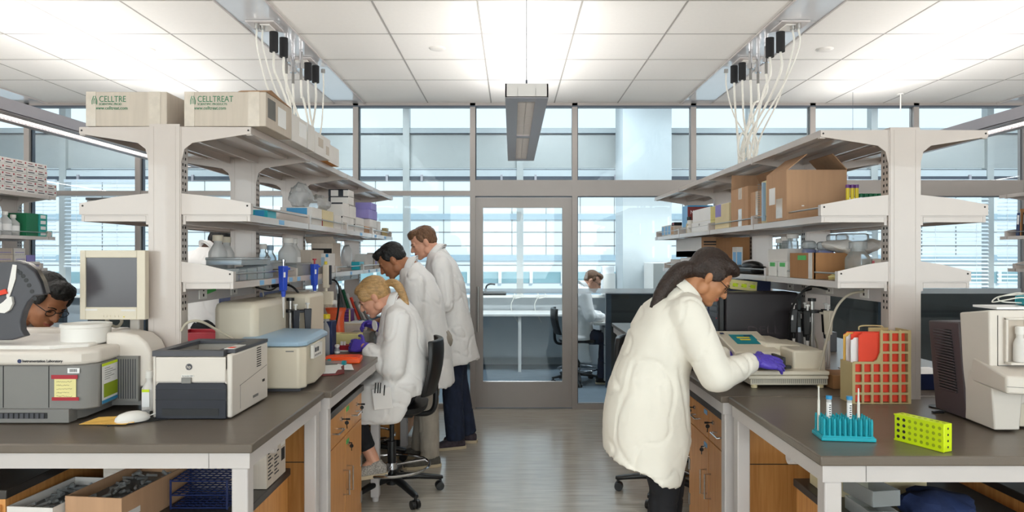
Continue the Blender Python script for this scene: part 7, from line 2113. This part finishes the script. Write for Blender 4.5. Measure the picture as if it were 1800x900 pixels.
make_person(dict(label='black-haired man in long white lab coat and grey jeans bending over the left bench', root=(-0.6,4.95,0), J=J, face=(-0.78,-0.12,-0.62), up=(-0.62,0,0.78), s=1.04,
    skin='skinm', lat=(0,1,0), front=(-1,0,-0.2), hair=SHORT+[('e', (0.066,0,0.205), (0.026,0.046,0.022))], haircol='hblack', coat=co_, hem=(0.55,0.95), fold=0.012, seed=8.7, trousers='greyj', tr=[0.098,0.078,0.068], shoe='shoe', toeL=(-0.9,-0.3,0), toeR=(-0.9,0.1,0),
    hands={'L': ((-0.9,0.1,-0.2),(0,0.3,-1),(0,1,0),0.4), 'R': ((-0.9,-0.2,-0.2),(0,-0.2,-1),(0,-1,0),0.4)}, vox=0.006))

# ---- blond woman seated on the drafting stool (faces -X)
J = dict(neck=(-0.735,4.25,1.20), chest=(-0.69,4.25,1.02), pelvis=(-0.66,4.25,0.70), head=(-0.800,4.25,1.155),
         shL=(-0.685,4.09,1.115), elL=(-0.70,4.02,0.84), wrL=(-0.885,4.10,0.955), shR=(-0.715,4.42,1.115), elR=(-0.75,4.46,0.89), wrR=(-0.855,4.40,1.045),
         hpL=(-0.68,4.17,0.66), hpR=(-0.68,4.34,0.66), knL=(-1.0,4.12,0.62), knR=(-1.0,4.32,0.62), anL=(-0.83,4.10,0.27), anR=(-0.93,4.34,0.27))
co_ = [([(V(-0.740,4.25,1.222), l_*0.070, V(0.062,0,0.035)), (V(-0.728,4.25,1.185), l_*0.12, V(0.082,0,0.04)), (V(-0.705,4.25,1.12), l_*0.175, V(0.115,0,0.04)), (V(-0.69,4.25,1.0), l_*0.19, V(0.15,0,0.03)),
         (V(-0.68,4.25,0.86), l_*0.19, V(0.16,0,0)), (V(-0.685,4.25,0.72), l_*0.22, V(0.175,0,0)), (V(-0.70,4.24,0.66), l_*0.225, V(0.175,0,0))], dict(n=40, power=2.3)),
       ([(V(-0.68,4.20,0.74), V(0,0.22,0), V(0,0,0.10)), (V(-0.80,4.20,0.70), V(0,0.20,0), V(0,0,0.09)), (V(-0.92,4.20,0.68), V(0,0.18,0), V(0,0,0.075))], dict(n=30, power=2.6)),
       ([(V(-0.735,4.06,0.74), V(0.165,0,0), V(0,0.075,0)), (V(-0.775,4.05,0.62), V(0.170,0,0), V(0,0.055,0)), (V(-0.80,4.05,0.53), V(0.135,0,-0.02), V(0,0.04,0)), (V(-0.83,4.05,0.50), V(0.085,0,0), V(0,0.03,0))], dict(n=30, power=2.4))]
make_person(dict(label='blond woman with ponytail in white lab coat seated on the stool, violet gloves on', root=(-0.66,4.25,0), J=J, face=(-0.80,-0.12,-0.58), up=(-0.58,0,0.80), s=0.98,
    skin='skinl', lat=(0,1,0), front=(-0.97,0,-0.22), long=True, hair=[('e', (-0.026,0,0.150), (0.101,0.085,0.092)), ('e', (-0.060,0,0.115), (0.060,0.072,0.070)), ('e', (0.022,0,0.194), (0.060,0.064,0.036)), ('e', (0.030,0.066,0.150), (0.045,0.016,0.045)), ('e', (0.030,-0.066,0.150), (0.045,0.016,0.045))],
    worldtubes=[([(-0.80,4.245,1.315),(-0.755,4.235,1.335),(-0.712,4.22,1.322),(-0.678,4.21,1.27),(-0.652,4.20,1.21),(-0.64,4.19,1.15)], lambda u: 0.018+0.012*math.sin(u*3.0)-0.012*u*u)],
    haircol='hblond', brow='hbrown', coat=co_, fold=0.011, seed=3.9, sleeve=[0.078,0.078,0.050], trousers='btrou', tr=[0.092,0.068,0.05], nohipball=True, cuff=0.8, shoe='woven', toeL=(-0.8,-0.35,0), toeR=(-0.8,0,0),
    gloves=True, hands={'L': ((-0.75,0.30,0.05),(0.2,0.9,-0.4),(0,0.2,1),0.5), 'R': ((-0.78,-0.25,0.25),(0,-0.5,-0.8),(0,-0.8,0.5),0.75)}, vox=0.005))
# badge and pens belong to her coat
wroot = [o for o in SC.objects if o.name.startswith('person') and o.get('label', '').startswith('blond')][0]
coat_o = [c for c in wroot.children if c.name.startswith('lab_coat')][0]
o = MB().cyl((0,0,0),(0,-0.003,0),0.032,n=26).build('round_badge', 'paper', coat_o); o.location = P(659,572,4.06)-Vector(wroot.location); o.rotation_euler = (0.1,0,-0.9)
m = MB().box(-0.055,0.055,-0.004,0.004,-0.065,0.06).build('pocket', 'coat', coat_o, bevel=0.003); m.location = P(672,700,3.965)-Vector(wroot.location); m.rotation_euler = (0.02,-0.12,0)
for i, px in enumerate((659,664,668,675)):
    k = MB().cyl((0,0,-0.03),(0.004,0,0.03),0.0035,n=8).build('pen', 'black', coat_o); k.location = P(px,682+(i == 3)*4,3.955)-Vector(wroot.location)

# ---- seated man at the far side of the left bench, partly behind the analyzer (faces +X)
J = dict(neck=(-2.28,3.12,1.215), chest=(-2.30,3.12,1.04), pelvis=(-2.52,3.12,0.64), head=(-2.195,3.12,1.197),
         shR=(-2.24,2.985,1.09), elR=(-2.16,3.0,0.975), wrR=(-1.98,3.06,0.965), shL=(-2.24,3.30,1.09), elL=(-2.16,3.36,0.975), wrL=(-1.98,3.28,0.965),
         knR=(-2.40,3.02,0.46) , anR=(-2.55,3.0,0.095), knL=(-2.40,3.22,0.46), anL=(-2.5,3.24,0.095))
co_ = [([(V(-2.265,3.12,1.225), l_*0.07, V(0.05,0,-0.05)), (V(-2.29,3.12,1.185), l_*0.13, V(0.06,0,-0.06)), (V(-2.28,3.12,1.07), l_*0.19, V(0.08,0,-0.07)), (V(-2.36,3.12,0.94), l_*0.19, V(0.10,0,-0.06)),
         (V(-2.45,3.12,0.78), l_*0.18, V(0.11,0,-0.04)), (V(-2.52,3.12,0.62), l_*0.20, V(0.14,0,0)), (V(-2.52,3.12,0.50), l_*0.21, V(0.15,0,0))], dict(n=36, power=2.2))]
make_person(dict(label='dark-haired young man with thin glasses bending down behind the left analyzer', root=(-2.5,3.12,0), J=J, face=(0.78,-0.32,-0.55), up=(0.48,0,0.86), s=1.04,
    skin='skinm', lat=(0,1,0), front=(0.9,0,-0.35), hair=SHORT+[('e', (0.04,0,0.20), (0.055,0.062,0.036)), ('e', (0.02,0.066,0.150), (0.04,0.016,0.04)), ('e', (0.02,-0.066,0.150), (0.04,0.016,0.04))], haircol='hblack', coat=co_, fold=0.01, seed=6.0, shirt='red', sleeve=[0.075,0.062,0.045],
    trousers='denim', nohipball=True, shoe='shoed', toeL=(1,0,0), toeR=(1,0,0), hands={'R': ((0.9,0.1,-0.05),(0,0,-1),(0,1,0),0.3), 'L': ((0.9,-0.1,-0.05),(0,0,-1),(0,-1,0),0.3)}, glasses=True, vox=0.0042))

# ---- dark-haired man standing in the left aisle, seen between the shelves (faces away, +Y and right)
J = dict(neck=(-2.53,5.7,1.555), chest=(-2.52,5.67,1.34), pelvis=(-2.52,5.67,0.92), head=(-2.505,5.73,1.515),
         shL=(-2.69,5.7,1.46), elL=(-2.74,5.75,1.15), wrL=(-2.62,5.95,1.05), shR=(-2.32,5.7,1.46), elR=(-2.30,5.78,1.15), wrR=(-2.40,5.95,1.05),
         knL=(-2.60,5.68,0.5), anL=(-2.61,5.67,0.095), knR=(-2.43,5.7,0.5), anR=(-2.42,5.7,0.095))
lx = V(1,0.1,0)
co_ = [([(V(-2.53,5.7,1.575), lx*0.075, V(0,0.068,0.0)), (V(-2.53,5.69,1.53), lx*0.13, V(0,0.085,0)), (V(-2.53,5.68,1.46), lx*0.20, V(0,0.12,0)), (V(-2.52,5.67,1.28), lx*0.20, V(0,0.14,0)),
         (V(-2.52,5.67,1.1), lx*0.18, V(0,0.14,0)), (V(-2.52,5.67,0.93), lx*0.20, V(0,0.15,0)), (V(-2.52,5.67,0.62), lx*0.21, V(0,0.15,0))], dict(n=36, e1=-0.1, power=2.2))]
make_person(dict(label='man in white lab coat standing behind the left shelving, seen from the back', root=(-2.52,5.68,0), J=J, face=(0.60,0.60,-0.55), up=(0.3,0.35,0.88), s=1.04,
    skin='skinb', lat=(1,0.1,0), front=(0,1,0), hair=[(k, p, (r[0]*0.96, r[1]*0.93, r[2]*0.96)) for k, p, r in SHORT], hairscale=0.4, haircol='hblack', coat=co_, hem=(0.62,1.0), seed=7.7, trousers='btrou', shoe='blackm', toeL=(0.2,1,0), toeR=(0.3,1,0),
    hands={'L': ((0.1,0.9,-0.1),(0,0,-1),(1,0,0),0.3), 'R': ((0,0.9,-0.1),(0,0,-1),(-1,0,0),0.3)}, vox=0.0065))

# ---- man seated in the office behind the glass (faces +X)
J = dict(neck=(0.86,8.1,1.135), chest=(0.82,8.1,0.97), pelvis=(0.80,8.1,0.60), head=(0.905,8.1,1.10),
         shR=(0.84,7.93,1.05), elR=(0.90,7.88,0.80), wrR=(1.08,7.98,0.78), shL=(0.86,8.27,1.05), elL=(0.92,8.32,0.80), wrL=(1.08,8.22,0.78),
         knR=(1.12,8.02,0.52), anR=(1.06,8.0,0.095), knL=(1.12,8.2,0.52), anL=(1.08,8.2,0.095), hpR=(0.82,8.02,0.56), hpL=(0.82,8.18,0.56))
co_ = [([(V(0.863,8.1,1.155), l_*0.075, V(0.068,0,-0.02)), (V(0.85,8.1,1.115), l_*0.13, V(0.085,0,-0.03)), (V(0.83,8.1,1.04), l_*0.195, V(0.12,0,-0.03)), (V(0.815,8.1,0.90), l_*0.195, V(0.145,0,0)),
         (V(0.80,8.1,0.75), l_*0.18, V(0.145,0,0)), (V(0.80,8.1,0.60), l_*0.20, V(0.165,0,0)), (V(0.80,8.1,0.50), l_*0.21, V(0.17,0,0))], dict(n=36, power=2.2)),
       ([(V(0.78,7.93,0.56), V(0.12,0,0), V(0,0.05,0)), (V(0.80,7.92,0.40), V(0.10,0,0), V(0,0.035,0)), (V(0.86,7.92,0.26), V(0.07,0,0), V(0,0.03,0))], dict(n=24))]
make_person(dict(label='short-haired man with glasses in white lab coat seated in the office behind the glass', root=(0.80,8.1,0), J=J, face=(0.82,-0.25,-0.45), up=(0.42,0,0.9), s=1.04,
    skin='skinl', lat=(0,1,0), front=(1,0,-0.1), hair=[(k, p, (r[0]*0.97, r[1]*0.95, r[2]*0.96)) for k, p, r in SHORT], hairscale=0.4, haircol='hbrown', brow='hbrown', coat=co_, fold=0.009, seed=1.7, trousers='denim', nohipball=True, shoe='blackm', toeL=(1,0,0), toeR=(1,0,0),
    hands={'R': ((0.9,0.2,-0.1),(0,0,-1),(0,1,0),0.3), 'L': ((0.9,-0.2,-0.1),(0,0,-1),(0,-1,0),0.3)}, glasses=True, vox=0.0065))

# ------------------------------------------------------------ drafting stools and chairs
def stool(loc, rz, label, seat_z=0.60, ring=True, fab='black'):
    t = thing('drafting_stool', label, 'stool', loc, rz, 'wheeled lab stools')
    # front of the chair points to -X
    m = MB()
    m.cyl((0,0,0.07),(0,0,0.13),0.035).cyl((0,0,0.13),(0,0,0.34),0.027).cyl((0,0,0.34),(0,0,seat_z-0.08),0.015)
    m.build('gas_column', 'black', t)
    for k in range(5):
        a = 2*PI*k/5+0.3; d = V(math.cos(a), math.sin(a), 0); l = V(-d.y, d.x, 0)
        lg = MB().loft([(d*0.03+V(0,0,0.115), l*0.026, V(0,0,0.022)), (d*0.16+V(0,0,0.105), l*0.024, V(0,0,0.018)), (d*0.30+V(0,0,0.082), l*0.02, V(0,0,0.014)), (d*0.325+V(0,0,0.08), l*0.012, V(0,0,0.01))], n=14, power=3).build('leg', 'black', t)
        c = MB().cyl(d*0.31+V(0,0,0.085), d*0.31+V(0,0,0.055), 0.009)
        for s_ in (-1, 1): c.cyl(d*0.305+l*s_*0.006+V(0,0,0.028), d*0.305+l*s_*0.026+V(0,0,0.028), 0.028, 0.026, 18)
        c.build('caster', 'black', lg)
    if ring:
        m = MB(); N = 28
        m.tube([V(0.235*math.cos(2*PI*i/N), 0.235*math.sin(2*PI*i/N), 0.185) for i in range(N)], 0.0095, n=8, sub=1, closed=True)
        for a in (0.5, 0.5+2*PI/3, 0.5+4*PI/3): m.cyl((0.03*math.cos(a),0.03*math.sin(a),0.185),(0.235*math.cos(a),0.235*math.sin(a),0.185),0.007)
        m.cyl((0,0,0.165),(0,0,0.205),0.034)
        m.build('foot_ring', 'chrome', t)
    MB().loft([(V(0,0,seat_z-0.055), V(0.19,0,0), V(0,0.19,0)), (V(0,0,seat_z-0.035), V(0.22,0,0), V(0,0.22,0)), (V(0,0,seat_z-0.005), V(0.225,0,0), V(0,0.225,0)), (V(0,0,seat_z), V(0.19,0,0), V(0,0.19,0))], n=36, power=3).build('seat', fab, t)
    MB().box(-0.10,0.14,-0.08,0.08,seat_z-0.085,seat_z-0.05).build('seat_plate', 'black', t, bevel=0.006)
    MB().tube([(0.0,-0.05,seat_z-0.07),(0.0,-0.20,seat_z-0.075)], 0.005, sub=1).build('lever', 'black', t)
    MB().tube([(0.10,0,seat_z-0.07),(0.22,0,seat_z-0.075),(0.268,0,seat_z-0.03),(0.275,0,seat_z+0.08),(0.27,0,seat_z+0.22)], 0.017).build('back_support', 'black', t)
    m = MB(); vs = []; fs = []
    NX, NZ = 10, 8
    for side in (0, 1):
        for j in range(NZ+1):
            for i in range(NX+1):
                u = -1+2*i/NX; w = j/NZ
                hw = 0.20*(1-0.10*abs(2*w-1)**3)
                x = 0.245+0.05*math.sin(w*2.0)-0.05*(u*u)+(0.0 if side == 0 else 0.032)
                vs.append((x, u*hw, seat_z+0.06+w*0.34))
    K = (NX+1)*(NZ+1)
    for j in range(NZ):
        for i in range(NX):
            a = j*(NX+1)+i
            fs.append((a, a+1, a+NX+2, a+NX+1)); fs.append((K+a, K+a+NX+1, K+a+NX+2, K+a+1))
    for i in range(NX):
        fs.append((i, K+i, K+i+1, i+1)); a = NZ*(NX+1)+i; fs.append((a, a+1, K+a+1, K+a))
    for j in range(NZ):
        a = j*(NX+1); fs.append((a, a+NX+1, K+a+NX+1, K+a)); a += NX; fs.append((a, K+a, K+a+NX+1, a+NX+1))
    m.add(vs, fs)
    m.build('backrest', fab, t, bevel=0.008)
    return t
st = stool((-0.755,4.29,0), 0.02, 'black drafting stool carrying the blond woman', 0.585)
dup(st, (-1.10,5.02,0), 0.9, 'black drafting stool pushed under the left bench behind the grey jeans')
dup(st, (0.98,4.30,0), 2.6, 'black stool behind the legs of the leaning woman')
dup(st, (-2.62,3.14,0), PI+0.1, 'black stool under the young man at the left analyzer')
dup(st, (-2.45,5.15,0), 0.6, 'black stool with tall back in the left aisle beside the red tray', scale=(1,1,1.12))
dup(st, (0.78,8.1,0), PI, 'black office chair carrying the man behind the glass', scale=(1,1,0.9))
stool((2.62,5.2,0), -0.6, 'stool with shiny blue back in the right aisle, past the pipette stand', 0.66, True, 'mesh')

# small waste basket and coat behind the blond woman's feet
t = thing('waste_basket', 'white lined waste basket under the left bench behind the stool', 'bin', (-1.12,4.64,0))
MB().lathe([(0.10,0),(0.105,0.01),(0.13,0.27),(0.12,0.27),(0.098,0.02)],(0,0,0),24).build('basket', 'beige', t)
b = MB().lathe([(0.132,0.20),(0.14,0.24),(0.136,0.285),(0.12,0.28),(0.11,0.2)],(0,0,0),28)
for i, v in enumerate(b.v): b.v[i] = v+Vector((1,1,0.6))*0.008*noise.noise(v*40)
b.build('liner', 'cartonw', t)
t = thing('backpack', 'dark red bag behind the jeans of the brown-haired man', 'bag', (-0.46,6.2,0))
MB().ell((0,0,0.16),(0.09,0.08,0.16)).build('bag_body', 'darkred', t); MB().tube([(0,0,0.31),(0.03,0,0.37),(0.06,0,0.30)],0.01).build('handle', 'darkred', t)
# text curves become meshes
dg = bpy.context.evaluated_depsgraph_get(); dg.update()
for o in [o for o in SC.objects if o.type == 'FONT']:
    me = bpy.data.meshes.new_from_object(o.evaluated_get(dg))
    n = bpy.data.objects.new('tmp', me); COL.objects.link(n)
    n.parent = o.parent; n.location = o.location; n.rotation_euler = o.rotation_euler; n.scale = o.scale
    nm = o.name; me.name = nm
    bpy.data.objects.remove(o); n.name = nm
# ------------------------------------------------------------ camera, daylight, added rear fill, view
cam = bpy.data.cameras.new('camera'); cam.lens = 24; cam.sensor_width = 36; cam.clip_start = 0.05; cam.clip_end = 300
co = bpy.data.objects.new('camera', cam); COL.objects.link(co)
co.location = (0, 0, CAMZ); co.rotation_euler = (PI/2, 0, 0)
SC.camera = co
w = bpy.data.worlds.new('sky'); SC.world = w; w.use_nodes = True
nt = w.node_tree; bg = nt.nodes['Background']
tc = nt.nodes.new('ShaderNodeTexCoord'); sx = nt.nodes.new('ShaderNodeSeparateXYZ'); cr = nt.nodes.new('ShaderNodeValToRGB')
cr.color_ramp.elements[0].color = (0.86, 0.95, 1.0, 1); cr.color_ramp.elements[0].position = 0.0
cr.color_ramp.elements[1].color = (0.72, 0.87, 1.0, 1); cr.color_ramp.elements[1].position = 0.8
nt.links.new(tc.outputs['Generated'], sx.inputs[0]); nt.links.new(sx.outputs['Z'], cr.inputs[0]); nt.links.new(cr.outputs[0], bg.inputs[0])
bg.inputs[1].default_value = 1.5
sun = bpy.data.lights.new('sun', 'SUN'); sun.energy = 3.4; sun.angle = math.radians(8); sun.color = (1, 0.97, 0.93)
so = bpy.data.objects.new('sun', sun); COL.objects.link(so); so.rotation_euler = (math.radians(50), 0, math.radians(15))
ld = bpy.data.lights.new('rear_fill_light', 'AREA'); ld.shape = 'RECTANGLE'; ld.size = 15; ld.size_y = 2.0; ld.energy = 660; ld.color = (1.0, 0.96, 0.92)  # added frontal fill shining in from behind the camera, no known source
lo = bpy.data.objects.new('rear_fill_light', ld); COL.objects.link(lo); lo.location = (0, YB-0.4, 1.9); lo.rotation_euler = (PI/2, 0, 0)
lo.rotation_euler = (-PI/2, 0, PI)
SC.view_settings.view_transform = 'Standard'; SC.view_settings.look = 'None'
SC.view_settings.exposure = EXPO; SC.view_settings.gamma = 1
SC.view_settings.use_curve_mapping = False
SC.cycles.use_denoising = True
SC.cycles.max_bounces = 10; SC.cycles.diffuse_bounces = 5; SC.cycles.glossy_bounces = 4
SC.cycles.transparent_max_bounces = 24
SC.cycles.caustics_reflective = False; SC.cycles.caustics_refractive = False
SC.cycles.sample_clamp_indirect = 6
